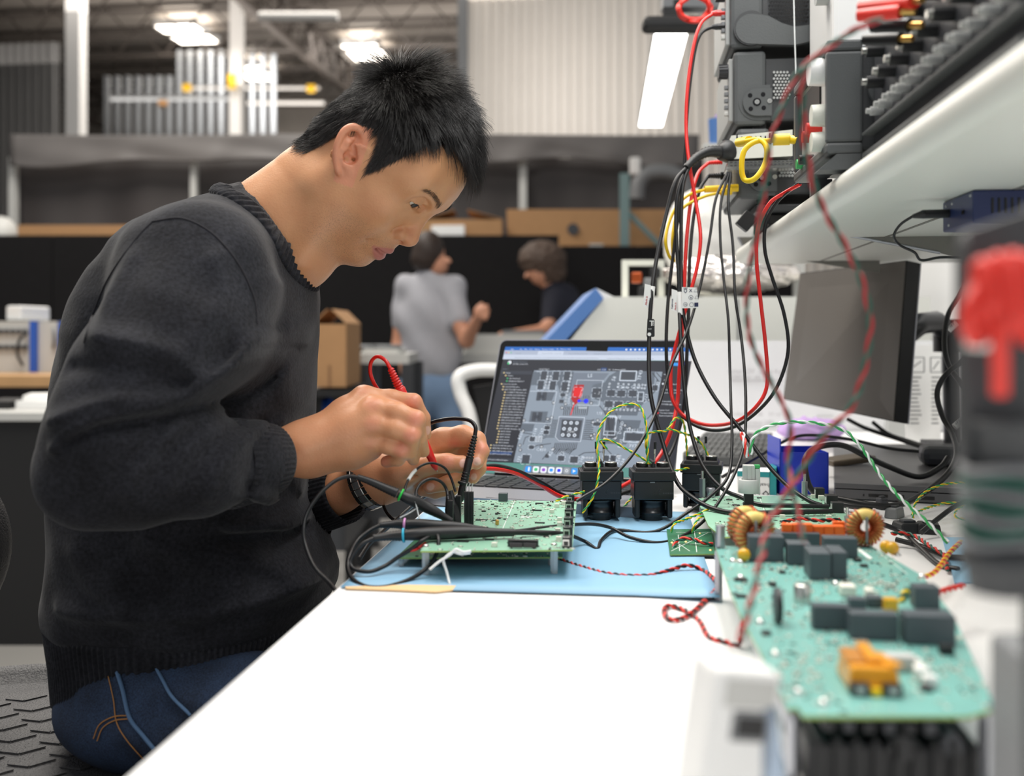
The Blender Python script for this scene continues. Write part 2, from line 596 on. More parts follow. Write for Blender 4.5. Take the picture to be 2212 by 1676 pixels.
# skylights: bright openings under the deck
for i, (px, py, d, w_, h_) in enumerate(((405, 72, 21.7, .85, 1.3), (790, 112, 23.1, .8, 1.3), (549, 157, 25, .72, 1.3))):
    p = P(px, py, d)
    t = thing('skylight', ['bright skylight left of the man above the studs', 'bright skylight just behind the top of his hair', 'bright skylight right of the second column'][i], 'skylight', (p.x, p.y, CEIL - 0.05), 'skylights')
    a = Vector((p.x, p.y, CEIL - 0.62 if False else p.z))
    obj('diffuser', MB().box(a, (w_, h_, 0.04)), M['skylight_glow'], t)
    mb = MB()
    for sx in (-1, 1):
        mb.box(a + Vector((sx * (w_ / 2 + .02), 0, .04)), (.04, h_ + .08, .14))
        mb.box(a + Vector((0, sx * (h_ / 2 + .02), .04)), (w_ + .08, .04, .14))
    obj('curb', mb, M['white_paint'], t)

# ------------------------------------------------------------ tarp enclosure
tarp = thing('tarp_enclosure', 'grey tarpaulin enclosure hung on pale posts across the hall', 'enclosure', P(700, 480, 10))
def cloth_band(x0, x1, y0, y1, d, wav, m_, name, nx=90, nz=10, slant=0.5):
    rows = []
    for j in range(nz + 1):
        v = j / nz
        row = []
        for i in range(nx + 1):
            u = i / nx
            px = x0 + (x1 - x0) * u
            top = y0 + 8 * math.sin(u * 9) * 0.3
            bot = y1 + 7 * math.sin(u * 13 + 1) + 5 * math.sin(u * 29)
            py = top + (bot - top) * v
            dd = d + wav * (0.5 * math.sin(u * 55 + v * 4 * slant) + 0.35 * math.sin(u * 31 - v * 6) + 0.3 * math.sin(u * 97 + 2 * v)) * (0.3 + 0.7 * v)
            row.append(P(px, py, dd))
        rows.append(row)
    o = obj(name, MB().grid(rows), M[m_], tarp)
    o.modifiers.new('thick', 'SOLIDIFY').thickness = 0.01
cloth_band(22, 1510, 290, 352, 9.7, 0.035, 'tarp', 'valance')
cloth_band(40, 1520, 340, 700, 10.0, 0.06, 'tarp_dark', 'side_sheet', 90, 14)
for px, w_ in ((30, .07), (420, .06), (1130, .075)):
    p = P(px, 700, 9.85)
    obj('post', MB().box2((p.x - w_ / 2, p.y - w_ / 2, 0), (p.x + w_ / 2, p.y + w_ / 2, 2.9)), M['light_grey'], tarp)

# ------------------------------------------------------------ black partitions, boxes on the rack behind
PB = P(600, 505, 7.0)
def panel_run(px0, px1, pytop, d, n, label):
    t = thing('partition', label, 'partition', P((px0 + px1) / 2, 900, d))
    a, b = P(px0, 720, d), P(px1, 720, d)
    top = CZ + (HY - pytop) * d / FPX
    for k in range(n):
        p0, p1 = a.lerp(b, k / n), a.lerp(b, (k + 1) / n)
        q0, q1 = p0.lerp(p1, .004), p0.lerp(p1, .996)
        mb = MB().prism([Vector((q0.x, q0.y, .08)), Vector((q1.x, q1.y, .08)), Vector((q1.x, q1.y, top)), Vector((q0.x, q0.y, top))], Vector((-SA, CA, 0)) * .05)
        obj('panel', mb, M['black_felt'], t, 0.008)
        obj('foot', MB().box((p0.x, p0.y + .02, .04), (.05, .5, .08)), M['black_matte'], t)
    return t
panel_run(-160, 1208, 508, 7.75, 5, 'long black fabric partition behind the man in grey shirt')
panel_run(1212, 1720, 531, 7.95, 3, 'lower black fabric partition at the right under the long carton')
def carton(name, px0, px1, py0, py1, d, dep, label, m_='cardboard', flaps=False, tape=True):
    a, b = P(px0, py1, d), P(px1, py0, d)
    t = thing(name, label, 'box', ((a.x + b.x) / 2, a.y + dep / 2, a.z), 'cardboard cartons')
    u = Vector((CA, SA, 0)); v = Vector((-SA, CA, 0))
    w_ = (px1 - px0) * d / FPX
    h_ = (py1 - py0) * d / FPX
    bx = MB().prism([a, a + u * w_, a + u * w_ + v * dep, a + v * dep], (0, 0, h_))
    obj('body', bx, M[m_], t, 0.004)
    if tape:
        obj('tape', MB().prism([a + u * (w_ * .46) - v * .002, a + u * (w_ * .54) - v * .002, a + u * (w_ * .54) - v * .002 + Vector((0, 0, h_ * .35)), a + u * (w_ * .46) - v * .002 + Vector((0, 0, h_ * .35))], -v * .001), M['light_grey'] if not flaps else M['cardboard_dark'], t)
    if flaps:
        for sx in (0, 1):
            e = a + u * (w_ * sx) + Vector((0, 0, h_))
            mid = u * (w_ * (.42 if sx == 0 else -.42)) + Vector((0, 0, h_ * .22))
            obj('flap', MB().prism([e, e + v * dep, e + v * dep + mid, e + mid], (0, 0, .006)), M[m_], t)
    return t
carton('long_carton', 38, 330, 486, 567, 8.3, .5, 'long flat cardboard carton seen above the black partition at left')
carton('open_carton', 905, 1085, 474, 567, 8.3, .5, 'open cardboard carton with raised flaps above the black partition', flaps=True)
carton('long_carton', 1095, 1480, 452, 567, 8.45, .35, 'very long cardboard carton behind the teal rack post')
p = P(968, 526, 8.27)
solo('paper_sheet', MB().box(p, (.28, .02, .30)), M['paper'], 'white sheet leaning in front of the open carton above the partition', 'paper', bevel=0.006)
sd_ = P(-60, 567, 8.25), P(1500, 567, 8.25)
p = P(1238, 495, 8.435)
solo('carton_sticker', MB().cyl(p, p + Vector((SA, -CA, 0)) * .004, .05, n=16), M['dark_grey'], 'dark round sticker on the very long cardboard carton', 'sticker')
rack = thing('storage_rack', 'teal steel storage rack with a diagonal brace behind the partition', 'rack', P(1350, 720, 8.3))
for px in (1349, 1600):
    p = P(px, 720, 8.2)
    obj('upright', MB().box2((p.x - .04, p.y - .04, 0), (p.x + .04, p.y + .04, CZ + 340 * 8.3 / FPX)), M['rack_teal'], rack)
obj('brace', MB().bar(P(1352, 455, 8.2), P(1440, 545, 8.2), .05, .04), M['rack_teal'], rack)
vw = Vector((-SA, CA, 0))
obj('deck', MB().prism([sd_[0], sd_[1], sd_[1] + vw * .7, sd_[0] + vw * .7], (0, 0, -.04)), M['light_grey'], rack)
for px in (-50, 480, 940):
    p = P(px, 600, 8.4); obj('upright', MB().box2((p.x - .04, p.y - .04, 0), (p.x + .04, p.y + .04, sd_[0].z - .04)), M['rack_teal'], rack)
obj('beam', MB().bar(P(1349, 545, 8.2), P(1600, 545, 8.2), .06, .10), M['rack_teal'], rack)
# a hose reel and pipe above the rack
solo('bent_pipe', MB().tube(spline(pts((1375, 430, 9), (1380, 395, 9), (1400, 375, 9), (1440, 372, 9), (1475, 385, 9), (1490, 420, 9)), 6), .07, 10), M['mid_grey'], 'grey bent duct pipe above the very long carton', 'pipe')
solo('floodlight', MB().box(P(1372, 360, 9.0), (.10, .1, .16)), M['white_paint'], 'small white lamp head beside the grey bent duct', 'lamp', bevel=.02)

# ------------------------------------------------------------ left background bench
def bench(name, px0, px1, py_top, d, depth, thick, mtop, label, legs=True, front=None):
    a, b = P(px0, py_top, d), P(px1, py_top, d)
    u = (b - a).normalized(); v = Vector((-u.y, u.x, 0)); w_ = (b - a).length
    t = thing(name, label, 'table', ((a + b) / 2).xy.to_3d())
    obj('tabletop', MB().prism([a, b, b + v * depth, a + v * depth], (0, 0, -thick)), M[mtop], t, 0.004)
    if legs:
        for fu, fv in ((.03, .05), (.97, .05), (.03, .95), (.97, .95)):
            q = a + u * (w_ * fu) + v * (depth * fv)
            obj('leg', MB().box2((q.x - .03, q.y - .03, 0), (q.x + .03, q.y + .03, a.z - thick)), M['dark_grey'], t)
    if front:
        obj('front_panel', MB().prism([a + v * .02 + Vector((0, 0, -thick)), b + v * .02 + Vector((0, 0, -thick)), b + v * .04 + Vector((0, 0, -thick)), a + v * .04 + Vector((0, 0, -thick))], (0, 0, -(a.z - thick - .02))), M[front], t)
    return t
bench('workbench', -420, 150, 812, 4.55, .8, .05, 'wood_top', 'wood topped workbench at far left carrying the grey instrument')
cab = thing('black_cabinet', 'black low cabinet with pale top below the wooden workbench', 'cabinet', P(60, 1362, 3.72).xy.to_3d())
a, b = P(-320, 908, 3.7), P(146, 908, 3.7)
vv = Vector((-SA, CA, 0))
obj('body', MB().prism([Vector((a.x, a.y, .0)), Vector((b.x, b.y, .0)), Vector((b.x, b.y, 0)) + vv * .55, Vector((a.x, a.y, 0)) + vv * .55], (0, 0, a.z)), M['black_matte'], cab, .004)
obj('top', MB().prism([a - vv * .02, b - vv * .02, b + vv * .57, a + vv * .57], (0, 0, .03)), M['light_grey'], cab, .004)
q = P(132, 1318, 3.69)
obj('knob', MB().cyl(q, q - vv * .02, .012, n=10), M['galvanised'], cab)
solo('paper_pile', MB().box(Vector((*P(118, 890, 3.95).xy, a.z + .046)), (.2, .2, .03)).box(Vector((*P(112, 882, 3.98).xy, a.z + .071)), (.18, .18, .02), Matrix.Rotation(.4, 3, 'Z')), M['paper'], 'white papers on the black cabinet top behind his elbow', 'papers')
solo('clipboard', MB().box(Vector((*P(15, 886, 3.95).xy, a.z + .046)), (.15, .2, .03)), M['black_matte'], 'black flat folder on the cabinet left of the papers', 'folder')
# instrument with blue edges
ins = thing('bench_instrument', 'light grey bench instrument with blue edges on the wood bench', 'instrument', P(60, 804, 4.98))
a, b = P(-150, 804, 4.98), P(66, 694, 4.98)
obj('body', MB().prism([a, P(66, 804, 4.98), P(66, 804, 4.98) + vv * .45, a + vv * .45], (0, 0, b.z - a.z)), M['light_grey'], ins, .008)
c0 = P(72, 792, 4.68)
obj('blue_edge', MB().prism([P(63, 804, 4.95), P(77, 804, 4.95), P(77, 804, 4.95) + vv * .4, P(63, 804, 4.95) + vv * .4], (0, 0, b.z - a.z)), M['blue_trim'], ins, .006)
obj('side_case', MB().prism([P(78, 804, 4.98), P(124, 804, 4.98), P(124, 804, 4.98) + vv * .4, P(78, 804, 4.98) + vv * .4], (0, 0, b.z - a.z)), M['light_grey'], ins, .008)
obj('blue_edge', MB().prism([P(125, 803, 4.98), P(137, 803, 4.98), P(137, 803, 4.98) + vv * .4, P(125, 803, 4.98) + vv * .4], (0, 0, (b.z - a.z) * .97)), M['blue_trim'], ins, .006)
for r in range(2):
    for k in range(6):
        q = P(-10 + k * 13, 716 + r * 34, 4.97)
        obj('socket', MB().cyl(q, q - vv * .012, .012, n=10), M['dark_grey'], ins)
obj('handle', MB().tube(spline([P(115, 712, 4.975), P(117, 720, 4.94), P(117, 740, 4.94), P(115, 750, 4.975)], 5), .008, 6), M['mid_grey'], ins)
solo('instrument_cable', MB().tube(spline(pts((58, 720, 4.955), (42, 735, 4.92), (38, 765, 4.92), (50, 790, 4.945)), 6), .007, 6), M['black_matte'], 'dark cable loop in front of the grey instrument', 'cable')
solo('small_device', MB().box2(P(12, 692.5, 5.02), P(60, 660, 5.02) + vv * .25), M['white_plastic'], 'small white device on top of the grey bench instrument', 'device', bevel=.012)
solo('parts_tray', MB().box2(P(140, 808.5, 4.72), P(182, 768, 4.72) + vv * .2), M['paper'], 'white tray on the wood bench behind his back', 'tray', bevel=.01)
solo('blue_bin', MB().box2(P(144, 767.5, 4.76), P(180, 750, 4.76) + vv * .12), M['blue_trim'], 'small blue bin on the white tray behind his back', 'bin', bevel=.01)
solo('white_bag', MB().ball(P(2, 515, 8.5), (.15, .15, .19), 8), M['light_grey'], 'pale bag above the partition left of the flat carton', 'bag')

# ------------------------------------------------------------ middle background: table, cart, cartons, chair
bench('white_table', 740, 1290, 764, 6.38, .42, .06, 'light_grey', 'pale standing height table between the two men')
bench('side_table', 775, 884, 764, 4.95, .5, .05, 'light_grey', 'small pale table left of the man in grey shirt')
def tray(name, px0, px1, py0, py1, d, dep, m_, label, cat):
    a = P(px0, py1, d); w_ = (px1 - px0) * d / FPX; h_ = (py1 - py0) * d / FPX
    u = Vector((CA, SA, 0))
    return solo(name, MB().prism([a, a + u * w_, a + u * w_ + vv * dep, a + vv * dep], (0, 0, h_)), M[m_], label, cat, bevel=.02)
tray('grey_case', 1000, 1180, 722, 763.6, 6.42, .25, 'light_grey', 'flat pale case on the table under the second man', 'case')
tray('tray_lid', 1085, 1178, 713, 721.7, 6.44, .2, 'mid_grey', 'grey lid on the pale case', 'lid')
tray('wire_coil_tray', 780, 865, 754, 763.6, 5.0, .3, 'light_grey', 'pale tray of coils on the small table', 'tray')
for i, (px, py, rr) in enumerate(((795, 750, .05), (838, 748, .06))):
    q = P(px, 753, 5.13)
    solo('cable_coil', MB().tube([q + Vector((rr * math.cos(a), rr * math.sin(a), 0.01)) for a in np.linspace(0, 2 * PI, 20)[:-1]], .012, 6, closed=True), M['mid_grey'], ['small grey cable coil on the small table', 'larger grey cable coil on the small table'][i], 'coil')
car = carton('shipping_carton', 676, 748, 700, 836, 4.4, .42, 'cardboard shipping carton with half open flaps beside his chest', flaps=True)
cart = thing('black_cart', 'black utility cart carrying the shipping carton', 'cart', P(700, 1000, 4.4).xy.to_3d())
a, b = P(640, 842, 4.35), P(756, 842, 4.35)
for zz_ in (a.z - .001, .715):
    obj('shelf', MB().prism([Vector((a.x, a.y, zz_)), Vector((b.x, b.y, zz_)), Vector((b.x, b.y, zz_)) + vv * .55, Vector((a.x, a.y, zz_)) + vv * .55], (0, 0, -.03)), M['black_matte'], cart, .005)
for q in (a, b):
    for s_ in (0.02, .53):
        r_q = q + vv * s_
        obj('leg', MB().box2((r_q.x - .02, r_q.y - .02, 0.0), (r_q.x + .02, r_q.y + .02, a.z - .03)), M['black_matte'], cart)
obj('panel', MB().prism([P(680, 842, 4.4), P(694, 842, 4.4), P(694, 842, 4.4) + vv * .02, P(680, 842, 4.4) + vv * .02], (0, 0, -.22)), M['black_matte'], cart)
solo('blue_bag', MB().ball(P(707, 893, 4.55), (.040, .06, .078), 8), M['blue_trim'], 'blue bag on the cart under the shipping carton', 'bag')
carton('small_carton', 664, 682, 858, 931.5, 4.5, .2, 'narrow brown carton half hidden behind his chest', 'cardboard_dark', tape=False)
carton('low_carton', 729, 750, 858, 928, 4.6, .2, 'small brown carton under the cart top right of the blue bag', 'cardboard_dark', tape=False)
# low dark cabinets and floor clutter seen past his forearm
tray('drawer_cabinet', 640, 745, 950, 1190, 3.4, .6, 'dark_grey', 'dark grey drawer cabinet standing past his left forearm', 'cabinet')
tray('floor_case', 742, 900, 1060, 1120, 3.9, .5, 'dark_grey', 'dark case on the floor seen under his wrist', 'case')
# white chair
ch = thing('white_chair', 'white plastic chair with rounded backrest frame left of the laptop', 'chair', P(1060, 1200, 3.4).xy.to_3d())
fr = spline(pts((1100, 800, 3.45), (1030, 800, 3.45), (992, 815, 3.43), (995, 850, 3.42), (1012, 890, 3.4), (1022, 940, 3.38), (1030, 1010, 3.37)), 8)
obj('backrest_frame', MB().tube(fr, .024, 10, flat=1.0), M['white_plastic'], ch)
obj('back_panel', MB().prism(pts((1022, 835, 3.46), (1110, 822, 3.46), (1110, 960, 3.46), (1045, 960, 3.46)), vv * .02), M['black_matte'], ch)
q = P(1110, 1000, 3.4)
obj('seat', MB().box((q.x, q.y + .1, .62), (.46, .46, .05)), M['white_plastic'], ch, .02)
obj('post', MB().cyl((q.x, q.y + .1, .1), (q.x, q.y + .1, .6), .03), M['mid_grey'], ch)
for k in range(5):
    aa = 2 * PI * k / 5
    obj('leg', MB().bar((q.x, q.y + .1, .1), (q.x + .3 * math.cos(aa), q.y + .1 + .3 * math.sin(aa), .05), .05, .04), M['mid_grey'], ch)
    obj('caster', MB().cyl((q.x + .3 * math.cos(aa), q.y + .1 + .3 * math.sin(aa) - .02, .03), (q.x + .3 * math.cos(aa), q.y + .1 + .3 * math.sin(aa) + .02, .03), .03), M['black_matte'], ch)

# ------------------------------------------------------------ the two men in the background
mat('grey_shirt', (166, 166, 172), 0.85, var=0.12, vscale=60)
mat('navy_shirt', (27, 29, 42), 0.85, var=0.1, vscale=40)
mat('light_denim', (112, 136, 166), 0.85, var=0.15, vscale=14)
mat('bg_skin', (198, 142, 114), 0.5, var=0.08, vscale=9)
mat('brown_hair', (50, 38, 32), 0.6, var=0.3, vscale=40, bump=1.0, bscale=60)
mat('curly_hair', (78, 62, 52), 0.7, var=0.4, vscale=45, bump=1.0, bscale=50)
def figure(name, label, box, body, shirt, trousers, hair, skirt, sh_m, tr_m, hair_m, loc):
    f = Field(*box, 0.011); body(f)
    V, Q = f.mesh()
    me = np_mesh(name, c2w(V), Q)
    root = link_mesh(name, me, M['bg_skin'], None, loc)
    tag(root, label, 'person')
    for nm, fn, m_ in (('shirt', shirt, sh_m), ('trousers', trousers, tr_m), ('hair', hair, hair_m)):
        g = Field(*box, 0.010 if nm == 'hair' else 0.012); fn(g)
        V, Q = g.mesh()
        V = relax(V, Q, 1, .4)
        link_mesh(nm, np_mesh(nm, c2w(V), Q), M[m_], root)
    return root
def CC(px, py, d): return C(px, py, d)
def body1(f):
    f.ell(C(930, 545, 6), (.085, .10, .115), .02); f.ell(C(948, 572, 5.99), (.058, .06, .065), .02)
    f.cone(C(967, 560, 5.96), C(972, 566, 5.95), .015, .012, .02)
    f.chain([C(925, 590, 6.02), C(920, 625, 6.03)], [.06, .065], .03)
    f.chain([C(990, 690, 5.88), C(1008, 735, 5.85)], [.052, .045], .02)
    f.chain([C(1008, 735, 5.85), C(1030, 690, 5.70)], [.045, .03], .02)
    f.ell(C(1040, 675, 5.66), (.045, .035, .05), .02)
    for (x, y) in ((1052, 660), (1056, 670), (1055, 681), (1050, 690)): f.cone(C(1040, 678, 5.66), C(x, y, 5.62), .018, .010, .008)
    f.cone(C(1030, 682, 5.66), C(1040, 655, 5.65), .014, .01, .01)
    f.chain([C(868, 690, 6.05), C(862, 745, 6.05), C(875, 790, 5.95)], [.05, .042, .032], .02)
    f.ell(C(878, 800, 5.93), (.04, .04, .055), .02)
    f.ell(C(925, 700, 6), (.17, .11, .25), .03)
    f.ell(C(932, 820, 6), (.13, .09, .12), .03)
    for a, b, c in ((900, 895, 900), (968, 985, 975)): f.chain([C(a, 840, 6), C(b, 960, 5.97), C(c, 1120, 6)], [.075, .06, .04], .02)
    for s_, x in ((0, 905), (1, 975)): f.chain([C(x, 1080, 6), C(x + 8, 1128, 6)], [.05, .04], .02); f.cone(C(x + 8, 1128, 6), C(x + 30, 1131, 5.9), .035, .03, .02)
def shirt1(f):
    f.ell(C(928, 690, 6), (.195, .135, .24), .06); f.ell(C(930, 775, 6), (.185, .13, .17), .08)
    f.cone(C(882, 620, 6.03), C(980, 622, 5.98), .075, .075, .06)
    f.chain([C(975, 625, 5.97), C(990, 690, 5.89)], [.085, .07], .04)
    f.chain([C(880, 625, 6.05), C(868, 700, 6.06)], [.08, .065], .04)
    f.chain([C(924, 590, 6.02), C(922, 605, 6.03)], [.066, .085], .03)
    f.D += (.006 * np.sin(30 * f.ax[0][:, None, None] + 25 * f.ax[2][None, None, :])).astype(np.float32)
def trous1(f):
    f.ell(C(930, 840, 6), (.185, .13, .15), .06)
    for x0, x1, x2 in ((900, 895, 900), (968, 985, 975)): f.chain([C(x0, 840, 6), C(x1, 960, 5.97), C(x2, 1120, 6)], [.105, .085, .06], .05)
def hair1(f):
    f.ell(C(926, 542, 6.0), (.095, .118, .124), .01); f.ell(C(915, 562, 6.0), (.078, .105, .07), .03)
    f.cut(C(957, 560, 6), (0.96, 0, -.28))
man1 = figure('person', 'man in light grey polo shirt and jeans standing with his back half turned', ((-0.85, 5.5, -0.02), (-0.0, 6.3, 1.85)), body1, shirt1, trous1, hair1, None, 'grey_shirt', 'light_denim', 'brown_hair', P(940, 1134, 6))
def body2(f):
    f.ell(C(1165, 580, 7.12), (.085, .09, .12), .02); f.cone(C(1140, 592, 7.10), C(1135, 598, 7.09), .018, .012, .02)
    f.chain([C(1185, 610, 7.14), C(1205, 640, 7.16)], [.06, .07], .03)
    f.ell(C(1220, 690, 7.17), (.15, .11, .2), .03)
    f.chain([C(1195, 690, 7.04), C(1170, 720, 6.97)], [.055, .048], .02)
    f.chain([C(1170, 715, 6.97), C(1098, 724, 6.82)], [.046, .032], .02)
    f.ell(C(1088, 726, 6.80), (.05, .035, .03), .02)
    for (x, y) in ((1076, 728), (1075, 724), (1076, 732), (1079, 736)): f.cone(C(1086, 727, 6.80), C(x, y, 6.78), .016, .009, .006)
    f.cone(C(1090, 722, 6.80), C(1082, 718, 6.78), .014, .009, .008)
    f.chain([C(1205, 720, 7.07), C(1180, 745, 7.02), C(1130, 745, 6.92)], [.05, .045, .032], .02)
    f.ell(C(1122, 746, 6.90), (.045, .035, .03), .02)
    f.ell(C(1245, 800, 7.22), (.12, .09, .12), .03)
    for q in ([C(1240, 840, 7.17), C(1235, 960, 7.12), C(1225, 1055, 7.17)], [C(1255, 840, 7.3), C(1262, 960, 7.32), C(1262, 1052, 7.32)]): f.chain(q, [.075, .06, .04], .02)
    f.cone(C(1222, 1062, 7.12), C(1195, 1064, 7.07), .035, .03, .02)
def shirt2(f):
    f.ell(C(1215, 665, 7.17), (.15, .14, .17), .06); f.ell(C(1235, 740, 7.20), (.155, .13, .2), .08)
    f.chain([C(1200, 640, 7.10), C(1188, 705, 7.04)], [.085, .072], .05)
    f.cone(C(1195, 625, 7.15), C(1215, 640, 7.17), .075, .10, .04)
def trous2(f):
    f.ell(C(1242, 830, 7.22), (.16, .13, .15), .06)
    f.chain([C(1240, 840, 7.17), C(1235, 960, 7.12), C(1225, 1055, 7.17)], [.1, .08, .06], .05)
    f.chain([C(1255, 840, 7.30), C(1262, 960, 7.32), C(1262, 1052, 7.32)], [.1, .08, .06], .05)
def hair2(f):
    f.ell(C(1172, 560, 7.14), (.172, .15, .135), .02); f.ell(C(1186, 590, 7.16), (.125, .12, .10), .04)
    X, Y, Z = f.ax[0][:, None, None], f.ax[1][None, :, None], f.ax[2][None, None, :]
    f.D += (.012 * np.sin(75 * X + 20 * Z) * np.sin(80 * Z - 14 * X) * np.sin(70 * Y)).astype(np.float32)
    f.ell(C(1140, 610, 7.06), (.062, .12, .07), .02, True)
man2 = figure('person', 'man with curly brown hair in navy shirt leaning over the table', ((-0.4, 6.6, -0.02), (0.85, 7.6, 1.9)), body2, shirt2, trous2, hair2, None, 'navy_shirt', 'dark_grey', 'curly_hair', P(1235, 1066, 7.2))
# ============================================================ the engineer at the bench
def skin_mat():
    m, nt, b = new_mat('skin')
    N, L = nt.nodes, nt.links
    def at(name):
        a = N.new('ShaderNodeAttribute'); a.attribute_name = name; return a.outputs['Fac']
    def mixc(fac, a, bcol):
        x = N.new('ShaderNodeMix'); x.data_type = 'RGBA'
        L.new(fac, x.inputs[0])
        if isinstance(a, tuple): x.inputs[6].default_value = (*lin(a), 1)
        else: L.new(a, x.inputs[6])
        x.inputs[7].default_value = (*lin(bcol), 1)
        return x.outputs[2]
    tc = N.new('ShaderNodeTexCoord')
    n1 = N.new('ShaderNodeTexNoise'); n1.inputs['Scale'].default_value = 38; n1.inputs['Detail'].default_value = 5
    L.new(tc.outputs['Object'], n1.inputs['Vector'])
    c = mixc(n1.outputs['Fac'], (222, 166, 122), (202, 140, 98))
    c = mixc(at('pink'), c, (226, 142, 118))
    c = mixc(at('lip'), c, (184, 112, 100))
    n2 = N.new('ShaderNodeTexNoise'); n2.inputs['Scale'].default_value = 1300; n2.inputs['Detail'].default_value = 1
    L.new(tc.outputs['Object'], n2.inputs['Vector'])
    r = N.new('ShaderNodeMapRange'); r.inputs[1].default_value = 0.54; r.inputs[2].default_value = 0.72
    L.new(n2.outputs['Fac'], r.inputs[0])
    mu = N.new('ShaderNodeMath'); mu.operation = 'MULTIPLY'
    L.new(r.outputs[0], mu.inputs[0]); L.new(at('stubble'), mu.inputs[1])
    c = mixc(mu.outputs[0], c, (70, 52, 44))
    mu2 = N.new('ShaderNodeMath'); mu2.operation = 'MULTIPLY'; mu2.inputs[1].default_value = 0.22
    L.new(at('stubble'), mu2.inputs[0])
    c = mixc(mu2.outputs[0], c, (120, 100, 88))
    c = mixc(at('scalp'), c, (40, 32, 28))
    c = mixc(at('nail'), c, (236, 186, 170))
    L.new(c, b.inputs['Base Color'])
    b.inputs['Roughness'].default_value = 0.42
    b.inputs['Subsurface Weight'].default_value = 0.12
    b.inputs['Subsurface Radius'].default_value = (1, .35, .2)
    b.inputs['Subsurface Scale'].default_value = 0.006
    n3 = N.new('ShaderNodeTexNoise'); n3.inputs['Scale'].default_value = 420; n3.inputs['Detail'].default_value = 3
    L.new(tc.outputs['Object'], n3.inputs['Vector'])
    bp = N.new('ShaderNodeBump'); bp.inputs['Strength'].default_value = 0.22; bp.inputs['Distance'].default_value = 0.001
    L.new(n3.outputs['Fac'], bp.inputs['Height']); L.new(bp.outputs['Normal'], b.inputs['Normal'])
    M['skin'] = m
    return m
skin_mat()

# ---- head, in its own axes (x forward, y to his left, z to the crown; metres), pitched down and turned a little to the camera
HP, HYAW, HROLL = math.radians(52), math.radians(13), math.radians(0)
Rc = Matrix.Rotation(-HYAW, 3, 'Z') @ Matrix.Rotation(HP, 3, 'Y') @ Matrix.Rotation(HROLL, 3, 'X')   # in (r,d,z)
RH = np.array(Rc)
HS = 0.955
EAR = np.array((0.003, -0.073, 0.0))
HORG = C(762, 338, 1.118) - HS * (RH @ EAR)
def head_pt(x, y, z): return HORG + HS * (RH @ np.array((x, y, z)))
def head_world(x, y, z):
    q = head_pt(x, y, z); return W(*q)
def to_head(q): return (np.asarray(q) - HORG) @ RH / HS

